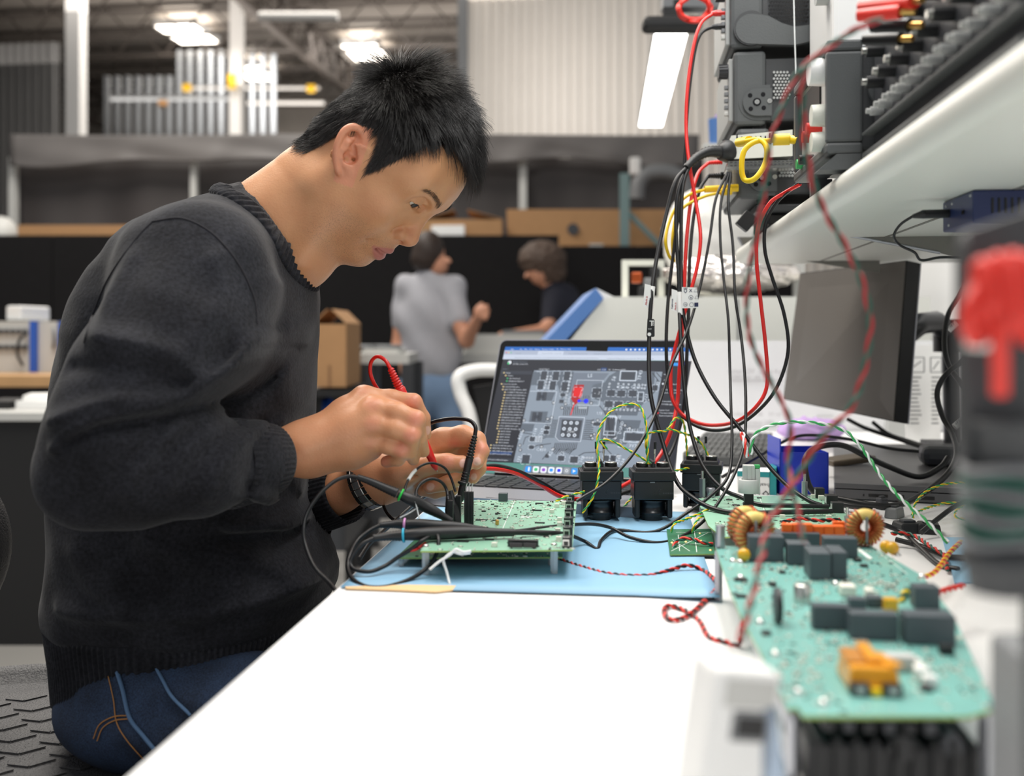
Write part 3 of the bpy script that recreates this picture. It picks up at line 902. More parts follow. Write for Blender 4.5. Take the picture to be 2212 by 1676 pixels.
def build_head():
    f = Field((-0.145, -0.105, -0.205), (0.128, 0.1, 0.14), 0.0016)
    S = (-1, 1)
    f.ell((0.002, 0, 0.043), (0.084, 0.077, 0.090), 0.01)
    f.ell((0.048, 0, 0.046), (0.047, 0.062, 0.050), 0.03)
    f.ell((-0.025, 0, 0.010), (0.055, 0.060, 0.055), 0.03)
    f.ell((0.044, 0, -0.012), (0.046, 0.058, 0.062), 0.03)
    f.ell((0.052, 0, -0.048), (0.036, 0.044, 0.044), 0.02)
    for s in S:
        f.cone((0.0, s * 0.052, -0.055), (0.052, s * 0.024, -0.084), 0.019, 0.017, 0.025)
        f.cone((0.0, s * 0.056, -0.010), (0.0, s * 0.052, -0.055), 0.017, 0.018, 0.02)
        f.ell((0.052, s * 0.042, -0.018), (0.030, 0.023, 0.025), 0.02)
        f.cone((0.064, s * 0.046, -0.006), (0.004, s * 0.062, 0.002), 0.012, 0.010, 0.02)
        f.ell((0.040, s * 0.040, -0.050), (0.032, 0.020, 0.034), 0.02)
        f.ell((0.052, s * 0.054, 0.042), (0.032, 0.016, 0.030), 0.02)
    f.ell((0.064, 0, -0.083), (0.024, 0.025, 0.0165), 0.016)
    f.ell((0.074, 0, -0.083), (0.014, 0.017, 0.013), 0.012)
    f.ell((0.040, 0, -0.075), (0.042, 0.036, 0.026), 0.02)
    for s in S:                                # brow, socket
        f.cone((0.087, s * 0.012, 0.037), (0.070, s * 0.044, 0.041), 0.0085, 0.0075, 0.014)
        f.ell((0.088, s * 0.033, 0.021), (0.013, 0.017, 0.010), 0.010, True)
    f.cone((0.086, 0, 0.036), (0.085, 0, 0.022), 0.009, 0.008, 0.010)      # nose
    f.cone((0.085, 0, 0.022), (0.1015, 0, -0.016), 0.0075, 0.0085, 0.008)
    f.ell((0.1005, 0, -0.020), (0.0122, 0.0125, 0.0108), 0.006)
    f.cone((0.088, 0, -0.024), (0.100, 0, -0.026), 0.010, 0.006, 0.006)
    for s in S:
        f.ell((0.0905, s * 0.0145, -0.0225), (0.0120, 0.0072, 0.0090), 0.004)
        f.ell((0.098, s * 0.0070, -0.0305), (0.0055, 0.0034, 0.0038), 0.0015, True)
        f.cone((0.090, s * 0.022, -0.018), (0.083, s * 0.0235, -0.030), 0.0014, 0.0010, 0.006, True)
        f.cone((0.088, s * 0.021, -0.028), (0.076, s * 0.033, -0.056), 0.0012, 0.0010, 0.008, True)
    f.ell((0.078, 0, -0.043), (0.019, 0.029, 0.020), 0.012)
    f.ell((0.076, 0, -0.060), (0.018, 0.027, 0.016), 0.010)
    n = 8                                      # lips
    for i in range(n):
        a, b2 = -1 + 2 * i / n, -1 + 2 * (i + 1) / n
        def up(t): return (0.0955 - 0.019 * t * t, 0.0245 * t, -0.0500 - 0.0065 * t * t + 0.0010 * math.cos(6 * t))
        def lo(t): return (0.0925 - 0.016 * t * t, 0.0235 * t, -0.0635 + 0.0062 * t * t)
        def mo(t): return (0.0995 - 0.0185 * t * t, 0.0250 * t, -0.0566 - 0.0006 * math.cos(3 * t))
        f.cone(up(a), up(b2), 0.0052 - 0.0022 * a * a, 0.0052 - 0.0022 * b2 * b2, 0.0035)
        f.cone(lo(a), lo(b2), 0.0064 - 0.0026 * a * a, 0.0064 - 0.0026 * b2 * b2, 0.0035)
    for i in range(n):
        a, b2 = -1 + 2 * i / n, -1 + 2 * (i + 1) / n
        f.cone(mo(a), mo(b2), 0.0018, 0.0018, 0.002, True)
    EYE = {}
    for s in S:                                # lids round the eyeball, with the slit between them
        e = (0.0735, s * 0.0325, 0.0195)
        EYE[s] = e
        f.ell(e, (0.0148, 0.0160, 0.0132), 0.006)
        f.cone((0.0865, s * 0.020, 0.0260), (0.078, s * 0.047, 0.0255), 0.0030, 0.0026, 0.004)
        f.cone((0.0895, s * 0.0200, 0.0145), (0.0850, s * 0.0335, 0.0155), 0.0024, 0.0040, 0.0012, True)
        f.cone((0.0890, s * 0.0320, 0.0158), (0.0775, s * 0.0475, 0.0170), 0.0040, 0.0016, 0.0012, True)
    # neck, from under the skull into the collar
    def h(px, py, d): return to_head(C(px, py, d))
    f.chain([h(735, 350, 1.195), h(672, 425, 1.20), h(592, 500, 1.20), h(540, 560, 1.20)], [0.050, 0.056, 0.064, 0.075], 0.03)
    f.cone(h(690, 480, 1.185), h(655, 560, 1.185), 0.034, 0.036, 0.03)
    f.cone(h(742, 400, 1.135), h(650, 560, 1.15), 0.010, 0.011, 0.03)
    for q in ((690, 545, 668, 520), (684, 556, 655, 535)):
        f.cone(h(q[0], q[1], 1.13), h(q[2], q[3], 1.11), 0.0012, 0.001, 0.006, True)
    # right and left ear
    for s in S:
        up = np.array((-0.22 - 0.30, 0, 0.85)); up /= np.linalg.norm(up)
        out = np.array((-0.45, s * 0.88, -0.1)); out -= up * (out @ up); out /= np.linalg.norm(out)   # the ear's plane runs back and out
        nrm = np.cross(out, up) * s * -1.0
        if nrm[1] * s < 0: nrm = -nrm
        o = np.array((0.0065, s * 0.0715, 0.001))
        back = out * 0.62 + np.array((-0.85, 0, -0.53)) * 0.62
        back -= up * (back @ up); back /= np.linalg.norm(back)
        nrm = np.cross(up, back); nrm *= np.sign(nrm[1] * s)
        def E(a, b2, c=0.0): return o + back * (a * 0.9 / 1000) + up * (b2 * 0.93 / 1000) + nrm * c / 1000
        Rm = [list(r) for r in np.stack([back, up, nrm])]
        f.ell(E(10, 4, 0.5), (0.0120, 0.025, 0.0026), 0.003, False, Rm)
        f.ell(E(9, -20, 0), (0.0095, 0.0110, 0.0034), 0.004, False, Rm)
        hx = [(2, 1, 1), (-4, 9, 2), (-5, 20, 2.5), (0, 30, 3), (9, 36, 3.5), (18, 35, 4), (25, 28, 4.5), (28, 17, 4.5), (28, 5, 4), (25, -7, 3), (20, -17, 2), (14, -25, 1.5)]
        hp = [E(*q) for q in hx]
        hs = spline([Vector(q) for q in hp], 3)
        f.chain([np.array(q) for q in hs], [0.0031 + 0.0006 * math.sin(i * 0.1) for i in range(len(hs))], 0.003)
        ah = [E(*q) for q in ((11, -13, 2), (17, -5, 2.6), (19, 4, 2.8), (17, 14, 2.4), (11, 23, 1.5))]
        f.chain(ah, [0.0028, 0.0034, 0.0034, 0.0032, 0.002], 0.004)
        f.chain([E(17, 14, 2.2), E(20, 22, 1.6)], [0.003, 0.002], 0.004)
        f.cone(E(-1, -4, 2.5), E(-2, 1, 2), 0.0040, 0.003, 0.003)
        f.cone(E(8, -13, 2.5), E(11, -13, 2.5), 0.0032, 0.003, 0.003)
        f.ell(E(8, -2, 4.2), (0.0082, 0.0098, 0.0055), 0.002, True, Rm)
        f.ell(E(7, 9.5, 4.2), (0.0075, 0.0042, 0.0038), 0.002, True, Rm)
        f.cone(E(3, -3, 3), E(1, -2, -4), 0.0030, 0.002, 0.002, True)
        EYE[('ear', s)] = (o, back, up, nrm)
    f.cut(h(548, 548, 1.20), RH.T @ np.array((-0.7, 0, -0.714)))
    return f, EYE
fh, EYE = build_head()
Vh, Fh = fh.mesh()
Vh = relax(Vh, Fh, 2, 0.4)
hx_, hy_, hz_ = Vh.T
def sm(a, b, x): t = np.clip((x - a) / (b - a), 0, 1); return t * t * (3 - 2 * t)
HLX = np.array((-90, -60, -45, -33, -22, -7, 8, 18, 24, 30, 36, 42, 47, 51, 57, 64, 90)) / 1000
HLZ = np.array((-52, -58, -46, -10, 20, 32, 34, 20, 4, -5, 10, 30, 50, 74, 86, 90, 90)) / 1000
def over_hairline(x, y, z):
    zt = np.interp(x, HLX, HLZ)
    side = np.clip(np.abs(y) / 0.06, 0, 1)
    top = np.where(x > 0.038, 0.088 - 0.10 * (x - 0.075), zt)
    zt = np.where(x > 0.042, zt * side ** 2 + top * (1 - side ** 2), zt)
    return z - zt
hl = over_hairline(hx_, hy_, hz_)
earm = np.zeros(len(Vh))
for s in (-1, 1):
    o_, bk_, up_, nr_ = EYE[('ear', s)]
    q = Vh - o_
    a_, b_, c_ = q @ bk_, q @ up_, q @ nr_
    earm = np.maximum(earm, (np.abs(a_ - 0.012) < 0.019) * (np.abs(b_ - 0.002) < 0.036) * (c_ > -0.002) * (hy_ * s > 0.066))
scalp = sm(-0.004, 0.006, hl) * (1 - earm) * (hx_ > -0.10)
lip = np.zeros(len(Vh))
t_ = np.clip(hy_ / 0.0245, -1, 1)
for (cx_, cz_, rz) in ((0.0955 - 0.019 * t_ ** 2, -0.0505 - 0.0065 * t_ ** 2, 0.0062), (0.0925 - 0.016 * t_ ** 2, -0.0630 + 0.0062 * t_ ** 2, 0.0072)):
    lip = np.maximum(lip, sm(1.25, 0.8, np.sqrt(((hz_ - cz_) / (rz * (1 - 0.35 * t_ ** 2))) ** 2 + ((hx_ - cx_) / 0.013) ** 2)) * (np.abs(hy_) < 0.026))
stub = sm(-0.028, -0.045, hz_ + 0.25 * (0.075 - hx_) * (hx_ < 0.075) - 0.10 * np.clip(hx_ - 0.08, 0, 1)) * sm(0.012, 0.05, hx_) * sm(-0.115, -0.095, hz_)
stub = np.maximum(stub * 0.55, 0) * (1 - lip) * (1 - earm)
pink = np.clip(0.5 * earm + 0.30 * sm(0.03, 0.0, np.sqrt((hx_ - 0.10) ** 2 + hy_ ** 2 + (hz_ + 0.018) ** 2)) + 0.2 * sm(0.028, 0.0, np.sqrt((hx_ - 0.06) ** 2 + (np.abs(hy_) - 0.055) ** 2 + (hz_ + 0.018) ** 2)), 0, 1)

# ---- hands
def chain_px(f, ps, rs, k): f.chain([C(*p) for p in ps], [r / 1000 for r in rs], k)
def build_right_hand():
    a = np.minimum.reduce([C(540, 820, 1.00), C(540, 1060, 1.00)]); 
    f = Field((C(540, 0, 1.02)[0], 1.02, C(0, 1060, 1.08)[2]), (C(950, 0, 1.10)[0], 1.16, C(0, 815, 1.10)[2]), 0.0013)
    chain_px(f, [(540, 990, 1.065), (640, 972, 1.075), (680, 955, 1.080)], [27, 24.5, 24], 0.012)
    w = (660, 965, 1.082)
    mcp = [(786, 858, 1.098), (806, 882, 1.082), (806, 917, 1.076), (800, 953, 1.084)]
    for m_, r in zip(mcp, (12.5, 13, 12.5, 11.5)):
        chain_px(f, [w, ((w[0] + m_[0] * 2) / 3, (w[1] + m_[1] * 2) / 3, (w[2] + m_[2] * 2) / 3 - 0.001), m_], [20, 14.5, r], 0.016)
    chain_px(f, [(680, 985, 1.09), (760, 968, 1.095), (800, 960, 1.10)], [20, 18, 14], 0.02)
    chain_px(f, [(786, 858, 1.098), (845, 862, 1.094), (893, 869, 1.090)], [12, 9.6, 9.6], 0.007)
    chain_px(f, [(893, 869, 1.090), (913, 903, 1.099)], [9.6, 8.2], 0.003)
    chain_px(f, [(913, 903, 1.099), (920, 938, 1.108)], [8.2, 6.4], 0.003)
    chain_px(f, [(806, 882, 1.082), (858, 890, 1.072), (899, 906, 1.068)], [12.5, 10, 10], 0.006)
    chain_px(f, [(899, 906, 1.068), (905, 946, 1.082)], [10, 8.6], 0.003)
    chain_px(f, [(905, 946, 1.082), (915, 975, 1.098)], [8.6, 6.8], 0.003)
    chain_px(f, [(806, 917, 1.076), (855, 926, 1.066), (890, 940, 1.063)], [12, 9.6, 9.6], 0.006)
    chain_px(f, [(890, 940, 1.063), (886, 974, 1.078)], [9.6, 8.2], 0.003)
    chain_px(f, [(886, 974, 1.078), (893, 992, 1.096)], [8.2, 6.8], 0.003)
    chain_px(f, [(800, 953, 1.084), (840, 962, 1.074), (868, 972, 1.072)], [11.5, 8.8, 8.6], 0.006)
    chain_px(f, [(868, 972, 1.072), (860, 991, 1.084)], [8.6, 7.6], 0.003)
    chain_px(f, [(860, 991, 1.084), (835, 997, 1.094)], [7.6, 6.6], 0.003)
    chain_px(f, [(700, 975, 1.10), (790, 960, 1.118)], [17, 14], 0.014)
    chain_px(f, [(790, 960, 1.118), (860, 940, 1.122)], [13, 11], 0.006)
    chain_px(f, [(860, 940, 1.122), (912, 930, 1.118)], [10.5, 7.5], 0.004)
    for p in ((786, 856, 1.088), (804, 879, 1.071), (804, 914, 1.066), (799, 951, 1.074)):
        f.ell(C(*p), (0.0085, 0.006, 0.0075), 0.010)
    for (x0, y0, x1, y1) in ((650, 955, 770, 868), (660, 962, 788, 888), (660, 970, 790, 918)):   # tendons
        f.cone(C(x0, y0, 1.058), C(x1, y1, 1.068 if y1 > 880 else 1.083), 0.0030, 0.0030, 0.012)
    return f
def build_left_hand():
    f = Field((C(660, 0, 1.30)[0], 1.14, C(0, 1150, 1.24)[2]), (C(1062, 0, 1.20)[0], 1.30, C(0, 905, 1.22)[2]), 0.0013)
    chain_px(f, [(665, 1090, 1.265), (730, 1062, 1.245), (790, 1036, 1.225), (830, 1018, 1.22)], [29, 26, 25, 24], 0.012)
    mcp = [(958, 952, 1.205), (952, 972, 1.222), (935, 998, 1.230), (915, 1020, 1.232)]
    w = (812, 1026, 1.222)
    for m_, r in zip(mcp, (14, 14, 13, 12)):
        chain_px(f, [w, ((w[0] + m_[0]) / 2, (w[1] + m_[1]) / 2, (w[2] + m_[2]) / 2), m_], [23, 18, r], 0.02)
    chain_px(f, [(820, 1035, 1.205), (868, 1018, 1.188), (915, 1003, 1.178)], [19, 17.5, 13.5], 0.016)      # thenar, thumb
    chain_px(f, [(915, 1003, 1.178), (966, 1000, 1.168)], [13, 11], 0.006)
    chain_px(f, [(966, 1000, 1.168), (1000, 1003, 1.164), (1010, 1004, 1.163)], [11, 9.5, 7], 0.004)
    chain_px(f, [(830, 1045, 1.215), (900, 1030, 1.222)], [20, 14], 0.02)
    chain_px(f, [(955, 950, 1.205), (1000, 941, 1.196), (1030, 950, 1.186)], [14, 11.5, 10.5], 0.008)
    chain_px(f, [(1030, 950, 1.186), (1040, 975, 1.176)], [10.5, 9.2], 0.003)
    chain_px(f, [(1040, 975, 1.176), (1030, 998, 1.168), (1028, 1002, 1.168)], [9.2, 8, 6], 0.003)
    chain_px(f, [(952, 972, 1.222), (1010, 975, 1.215), (1034, 990, 1.205)], [13.5, 11, 10], 0.006)
    chain_px(f, [(1034, 990, 1.205), (1034, 1012, 1.194)], [10, 8.8], 0.003)
    chain_px(f, [(1034, 1012, 1.194), (1022, 1033, 1.184)], [8.8, 7], 0.003)
    chain_px(f, [(935, 998, 1.230), (985, 1016, 1.222), (1000, 1028, 1.212)], [12.5, 10.5, 9.8], 0.006)
    chain_px(f, [(1000, 1028, 1.212), (965, 1044, 1.198)], [9.8, 9], 0.003)
    chain_px(f, [(965, 1044, 1.198), (928, 1053, 1.190)], [9, 7.6], 0.003)
    chain_px(f, [(915, 1020, 1.232), (965, 1042, 1.232), (975, 1056, 1.224)], [11.5, 9, 8.5], 0.006)
    chain_px(f, [(975, 1056, 1.224), (940, 1064, 1.212)], [8.5, 7.6], 0.003)
    chain_px(f, [(940, 1064, 1.212), (912, 1060, 1.206)], [7.6, 6.6], 0.003)
    for a, b2 in (((905, 985, 1.168), (945, 962, 1.175)), ((880, 1035, 1.17), (935, 1000, 1.18)), ((960, 960, 1.185), (985, 972, 1.182))):
        f.cone(C(*a), C(*b2), 0.0010, 0.0010, 0.008, True)
    return f
def wob(V, amp, fr):                           # tiny irregularity of skin and cloth
    return amp * (np.sin(V[:, 0] * fr + 1.3) * np.sin(V[:, 1] * fr * 1.1 + 0.4) * np.sin(V[:, 2] * fr * 0.9))
hand_meshes = []
for bld, tips, kn in ((build_right_hand, [(921, 930, 1.099, 1, .3)], [(786, 856, 1.088), (804, 879, 1.071), (804, 914, 1.066), (799, 951, 1.074), (893, 869, 1.082), (899, 906, 1.058), (890, 940, 1.054), (868, 972, 1.064), (835, 997, 1.09)]),
                      (build_left_hand, [(1002, 1000, 1.153, 1, 0), (1031, 996, 1.158, 1, 0), (1024, 1028, 1.175, 1, 0), (930, 1050, 1.181, 1, 0)], [(1040, 970, 1.17), (1028, 1002, 1.16), (966, 1000, 1.16), (1022, 1030, 1.18), (935, 1052, 1.18), (985, 960, 1.19)])):
    f = bld()
    V, Fq = f.mesh()
    V = relax(V, Fq, 2, 0.4)
    pk = 0.18 * np.ones(len(V)); nl = np.zeros(len(V))
    for k_ in kn:
        pk = np.maximum(pk, 0.8 * sm(0.017, 0.002, np.linalg.norm(V - C(*k_), axis=1)))
    for t in tips:
        dd = (V - C(*t[:3])) / np.array((0.0058, 0.0062, 0.0062))
        nl = np.maximum(nl, sm(1.05, 0.85, np.linalg.norm(dd, axis=1)))
    hand_meshes.append((V, Fq, pk, nl))
# ---- arms and trunk under the clothes, so that the figure is whole
fb = Field((-0.75, 0.80, 0.04), (0.30, 1.65, 1.30), 0.011)
SH_R, EL_R, WR_R = C(408, 620, 1.03), C(193, 1032, 0.935), C(612, 985, 1.063)
SH_L, EL_L, WR_L = C(470, 640, 1.38), C(390, 1140, 1.44), C(700, 1076, 1.255)
fb.chain([SH_R, (SH_R + EL_R) / 2, EL_R], [0.055, 0.045, 0.034], 0.03)
fb.chain([EL_R, (EL_R + WR_R) / 2, WR_R], [0.034, 0.036, 0.024], 0.02)
fb.chain([SH_L, (SH_L + EL_L) / 2, EL_L], [0.055, 0.045, 0.034], 0.03)
fb.chain([EL_L, (EL_L + WR_L) / 2, WR_L], [0.034, 0.034, 0.026], 0.02)
fb.ell(C(430, 780, 1.2), (0.09, 0.13, 0.17), 0.05)
fb.ell(C(400, 1150, 1.2), (0.11, 0.14, 0.16), 0.05)
for p in ([C(360, 1500, 1.12), C(760, 1590, 1.02), C(750, 2900, 1.0)], [C(360, 1400, 1.30), C(760, 1390, 1.32), C(750, 2400, 1.33)]): fb.chain(p, [0.06, 0.05, 0.034], 0.03)
fb.cone(C(565, 540, 1.2), C(500, 680, 1.2), 0.05, 0.06, 0.04)
Vb, Fb = fb.mesh()

Vs = [c2w(HS * Vh @ RH.T + HORG)] + [c2w(h[0]) for h in hand_meshes] + [c2w(Vb)]
Fs, off = [], 0
for V_, F_ in zip(Vs, [Fh] + [h[1] for h in hand_meshes] + [Fb]):
    Fs.append(F_ + off); off += len(V_)
z = lambda k: np.zeros(k)
n0, n1, n2, n3 = [len(v) for v in Vs]
me = np_mesh('person', np.concatenate(Vs), np.concatenate(Fs))
attr(me, 'scalp', np.concatenate([scalp, z(n1), z(n2), z(n3)]))
attr(me, 'lip', np.concatenate([lip, z(n1), z(n2), z(n3)]))
attr(me, 'stubble', np.concatenate([stub, z(n1), z(n2), z(n3)]))
attr(me, 'pink', np.concatenate([pink, hand_meshes[0][2], hand_meshes[1][2], z(n3)]))
attr(me, 'nail', np.concatenate([z(n0), hand_meshes[0][3], hand_meshes[1][3], z(n3)]))
MAN = link_mesh('person', me, M['skin'], None, P(330, 1640, 1.18))
tag(MAN, 'man in dark charcoal sweater and jeans bending over the circuit board with a red probe', 'person')

# ---- eyes
mat('eye_white', (215, 205, 195), 0.15, coat=0.5)
mat('iris', (30, 18, 12), 0.25, coat=0.15)
for s in (-1, 1):
    e = EYE[s]
    mb = MB()
    ex = np.array((0.93, 0.06 * s, -0.36)); ex /= np.linalg.norm(ex)
    mb.ball((0, 0, 0), 0.0128, 10)
    T = Matrix.Translation(head_world(*e))
    mb.xf(T)
    o = obj('eye', mb, M['eye_white'], MAN)
    wd = c2w((RH @ ex)[None])[0]
    mi = MB().lathe([(0, 0.0131), (0.003, 0.01285), (0.0058, 0.0119), (0.0070, 0.0108)], head_world(*e), Vector(wd), 20)
    obj('iris', mi, M['iris'], o)

# ---- hair: short dark strands combed forward on top, cropped at the sides and nape
def hair_mat():
    m = bpy.data.materials.new('hair'); m.use_nodes = True
    nt = m.node_tree; b = nt.nodes['Principled BSDF']
    b.inputs['Base Color'].default_value = (0.012, 0.010, 0.009, 1)
    b.inputs['Roughness'].default_value = 0.34
    b.inputs['Specular IOR Level'].default_value = 0.62
    M['hair'] = m
    return m
hair_mat()
def strands(name, roots, dirs, lens, rad, parent, n=6, droop=None, lift=0.0, clump=0.35, material=None):
    N_ = len(roots)
    cv = bpy.data.hair_curves.new(name)
    cv.add_curves([n] * N_)
    pos = np.zeros((N_, n, 3), np.float32)
    p = roots.copy()
    d = dirs.copy()
    step = (lens / (n - 1))[:, None]
    for i in range(n):
        pos[:, i] = p
        p = p + d * step
        if droop is not None:
            d = d + droop * (1.0 / n)
            d /= np.linalg.norm(d, axis=1)[:, None]
    wpos = pos.reshape(-1, 3) - np.array(WL[parent], np.float32)
    cv.attributes['position'].data.foreach_set('vector', wpos.astype(np.float32).ravel())
    r = np.tile(rad * np.linspace(1, 0.35, n), N_).astype(np.float32)
    a = cv.attributes.get('radius') or cv.attributes.new('radius', 'FLOAT', 'POINT')
    a.data.foreach_set('value', r)
    o = bpy.data.objects.new(name, cv)
    COL.objects.link(o)
    cv.materials.append(material or M['hair'])
    o.parent = parent
    WL[o] = WL[parent]
    return o
def grow_hair():
    tri = Fh
    cen = Vh[tri].mean(1)
    a = Vh[tri[:, 2]] - Vh[tri[:, 0]]
    b = Vh[tri[:, 3]] - Vh[tri[:, 1]]
    nr = np.cross(a, b)
    ar = np.linalg.norm(nr, axis=1)
    nr /= ar[:, None] + 1e-12
    w = ar * scalp[tri].mean(1) ** 2
    w *= np.where(cen[:, 2] > 0.06, 1.25, 1.0)
    N_ = 26000
    pick = rng.choice(len(tri), N_, p=w / w.sum())
    root = cen[pick] + rng.normal(0, 0.0008, (N_, 3))
    nn = nr[pick]
    x, y, z_ = root.T
    whorl = np.array((-0.052, -0.018, 0.098))
    away = root - whorl
    away -= nn * (away * nn).sum(1)[:, None]
    away /= np.linalg.norm(away, axis=1)[:, None] + 1e-6
    top = sm(0.045, 0.085, z_ + 0.15 * x)[:, None]
    fwd = np.array((1.0, 0, -0.25)) + np.zeros_like(root)
    side = np.array((0.30, 0, -1.0)) + np.zeros_like(root)
    side[:, 0] = np.where(x < -0.03, -0.25, 0.35)
    flow = top * (0.55 * away + 0.75 * fwd) + (1 - top) * (0.35 * away + side)
    flow -= nn * (flow * nn).sum(1)[:, None]
    flow /= np.linalg.norm(flow, axis=1)[:, None] + 1e-6
    # clumps share a lean
    g = rng.normal(0, 1, (500, 3))
    gi = rng.integers(0, N_, 500)
    cl = np.argmin(((root[:, None, :] - root[gi][None]) ** 2).sum(2), 1)
    lean = g[cl]
    frontal = sm(0.01, 0.06, x)[:, None] * top
    up = 0.55 * top + 0.32 * (1 - top) + 0.15 * frontal + 0.9 * sm(0.06, 0.01, np.linalg.norm(root - whorl, axis=1))[:, None]
    d = flow + nn * up * 1.1 + lean * 0.20 + rng.normal(0, 0.13, (N_, 3))
    d /= np.linalg.norm(d, axis=1)[:, None]
    ln = (0.013 + 0.020 * top[:, 0] + 0.003 * frontal[:, 0] + 0.011 * sm(0.055, 0.01, np.linalg.norm(root - whorl, axis=1))) * rng.uniform(0.7, 1.15, N_)
    ln *= np.where((z_ < -0.005) & (x < -0.02), 0.8, 1)
    ln *= np.where((z_ < 0.055) & (x > -0.02), 0.70, 1)
    ln *= np.where((np.abs(y) > 0.045) & (x > 0.03), 0.6, 1)
    dr = flow * 0.9 + np.array((0.25, 0, -0.75)) * frontal * 0.9 - nn * 0.25
    R3 = RH.T
    return HS * root @ R3 + HORG, d @ R3, ln, dr @ R3
r_, d_, l_, q_ = grow_hair()
strands('hair', c2w(r_), c2w(d_), l_, 0.00019, MAN, 6, c2w(q_))
def brow():
    R_, D_ = [], []
    for s in (-1, 1):
        for i in range(420):
            t = rng.random()
            x = 0.0965 - 0.030 * t ** 1.6 + rng.normal(0, 0.0006)
            y = s * (0.013 + 0.044 * t)
            zc = 0.0335 + 0.0100 * math.sin(t * 2.2) + rng.normal(0, 0.0017 * (1.1 - 0.7 * t))
            R_.append((x, y, zc)); D_.append((0.25 - 0.5 * t, s * (0.6 + 0.5 * t), 0.55 - 1.0 * t))
        for i in range(24):
            t = rng.random()
            R_.append((0.0888 - 0.010 * t, s * (0.021 + 0.025 * t), 0.0185)); D_.append((1.0 - 0.5 * t, s * (0.1 + 0.7 * t), -0.55))
    R_, D_ = np.array(R_), np.array(D_)
    # settle the roots on the skin
    for i in range(len(R_)):
        j = np.argmin(((Vh[:, 1:] - R_[i][1:]) ** 2).sum(1) + 9 * (Vh[:, 0] < 0.045)); R_[i] = Vh[j]
    vn = np.zeros_like(Vh); a_ = np.cross(Vh[Fh[:, 2]] - Vh[Fh[:, 0]], Vh[Fh[:, 3]] - Vh[Fh[:, 1]])
    for k in range(4): np.add.at(vn, Fh[:, k], a_)
    for i in range(len(R_)):
        n_ = vn[np.argmin(((Vh - R_[i]) ** 2).sum(1))]; n_ /= np.linalg.norm(n_)
        D_[i] = D_[i] / np.linalg.norm(D_[i]); D_[i] += n_ * (.22 - D_[i] @ n_)
    D_ /= np.linalg.norm(D_, axis=1)[:, None]
    return HS * R_ @ RH.T + HORG, D_ @ RH.T
rb_, db_ = brow()
strands('eyebrows', c2w(rb_), c2w(db_), np.where(rb_[:, 0] > -9, 0.0070, 0), 0.00013, MAN, 4)

# ---- the sweater
def knit_mat():
    m, nt, b = new_mat('charcoal_knit')
    N, L = nt.nodes, nt.links
    tc = N.new('ShaderNodeTexCoord')
    n1 = N.new('ShaderNodeTexNoise'); n1.inputs['Scale'].default_value = 260; n1.inputs['Detail'].default_value = 3
    n2 = N.new('ShaderNodeTexNoise'); n2.inputs['Scale'].default_value = 14; n2.inputs['Detail'].default_value = 4
    L.new(tc.outputs['Object'], n1.inputs['Vector']); L.new(tc.outputs['Object'], n2.inputs['Vector'])
    ad = N.new('ShaderNodeMath'); ad.operation = 'MULTIPLY'
    L.new(n1.outputs['Fac'], ad.inputs[0]); L.new(n2.outputs['Fac'], ad.inputs[1])
    r = N.new('ShaderNodeValToRGB')
    r.color_ramp.elements[0].position = 0.10; r.color_ramp.elements[0].color = (*lin((22, 22, 25)), 1)
    r.color_ramp.elements[1].position = 0.50; r.color_ramp.elements[1].color = (*lin((53, 54, 60)), 1)
    L.new(ad.outputs[0], r.inputs[0]); L.new(r.outputs[0], b.inputs['Base Color'])
    b.inputs['Roughness'].default_value = 0.9
    b.inputs['Specular IOR Level'].default_value = 0.15
    b.inputs['Sheen Weight'].default_value = 0.12
    b.inputs['Sheen Roughness'].default_value = 0.45
    bp = N.new('ShaderNodeBump'); bp.inputs['Strength'].default_value = 0.5; bp.inputs['Distance'].default_value = 0.0012
    L.new(n1.outputs['Fac'], bp.inputs['Height']); L.new(bp.outputs['Normal'], b.inputs['Normal'])
    M['knit'] = m
knit_mat()
# trunk silhouette by picture row: back column, front column, half depth
ROWS = [(425, 490, 545, .050), (445, 432, 570, .085), (470, 370, 592, .120), (500, 322, 620, .148), (540, 282, 650, .168), (590, 243, 668, .178), (650, 208, 674, .182),
        (720, 180, 676, .180), (800, 166, 674, .176), (900, 158, 668, .172), (1000, 152, 655, .170), (1080, 150, 660, .172), (1140, 150, 688, .176),
        (1200, 148, 716, .178), (1240, 146, 724, .178), (1275, 143, 718, .176), (1305, 144, 700, .172), (1330, 158, 684, .160), (1390, 158, 672, .158), (1440, 162, 660, .156)]
TD = 1.205
zr = np.array([C(0, r[0], TD)[2] for r in ROWS])[::-1]
rb = np.array([C(r[1], 0, TD)[0] for r in ROWS])[::-1]
rf = np.array([C(r[2], 0, TD)[0] for r in ROWS])[::-1]
rd = np.array([r[3] for r in ROWS])[::-1]
def polyd(R, Z, line):
    best = None
    for (a, b2) in zip(line[:-1], line[1:]):
        ax, az, bx, bz = a[0], a[1], b2[0], b2[1]
        tx, tz = bx - ax, bz - az
        t = np.clip(((R - ax) * tx + (Z - az) * tz) / (tx * tx + tz * tz), 0, 1)
        d = (R - ax - t * tx) ** 2 + (Z - az - t * tz) ** 2
        best = d if best is None else np.minimum(best, d)
    return best
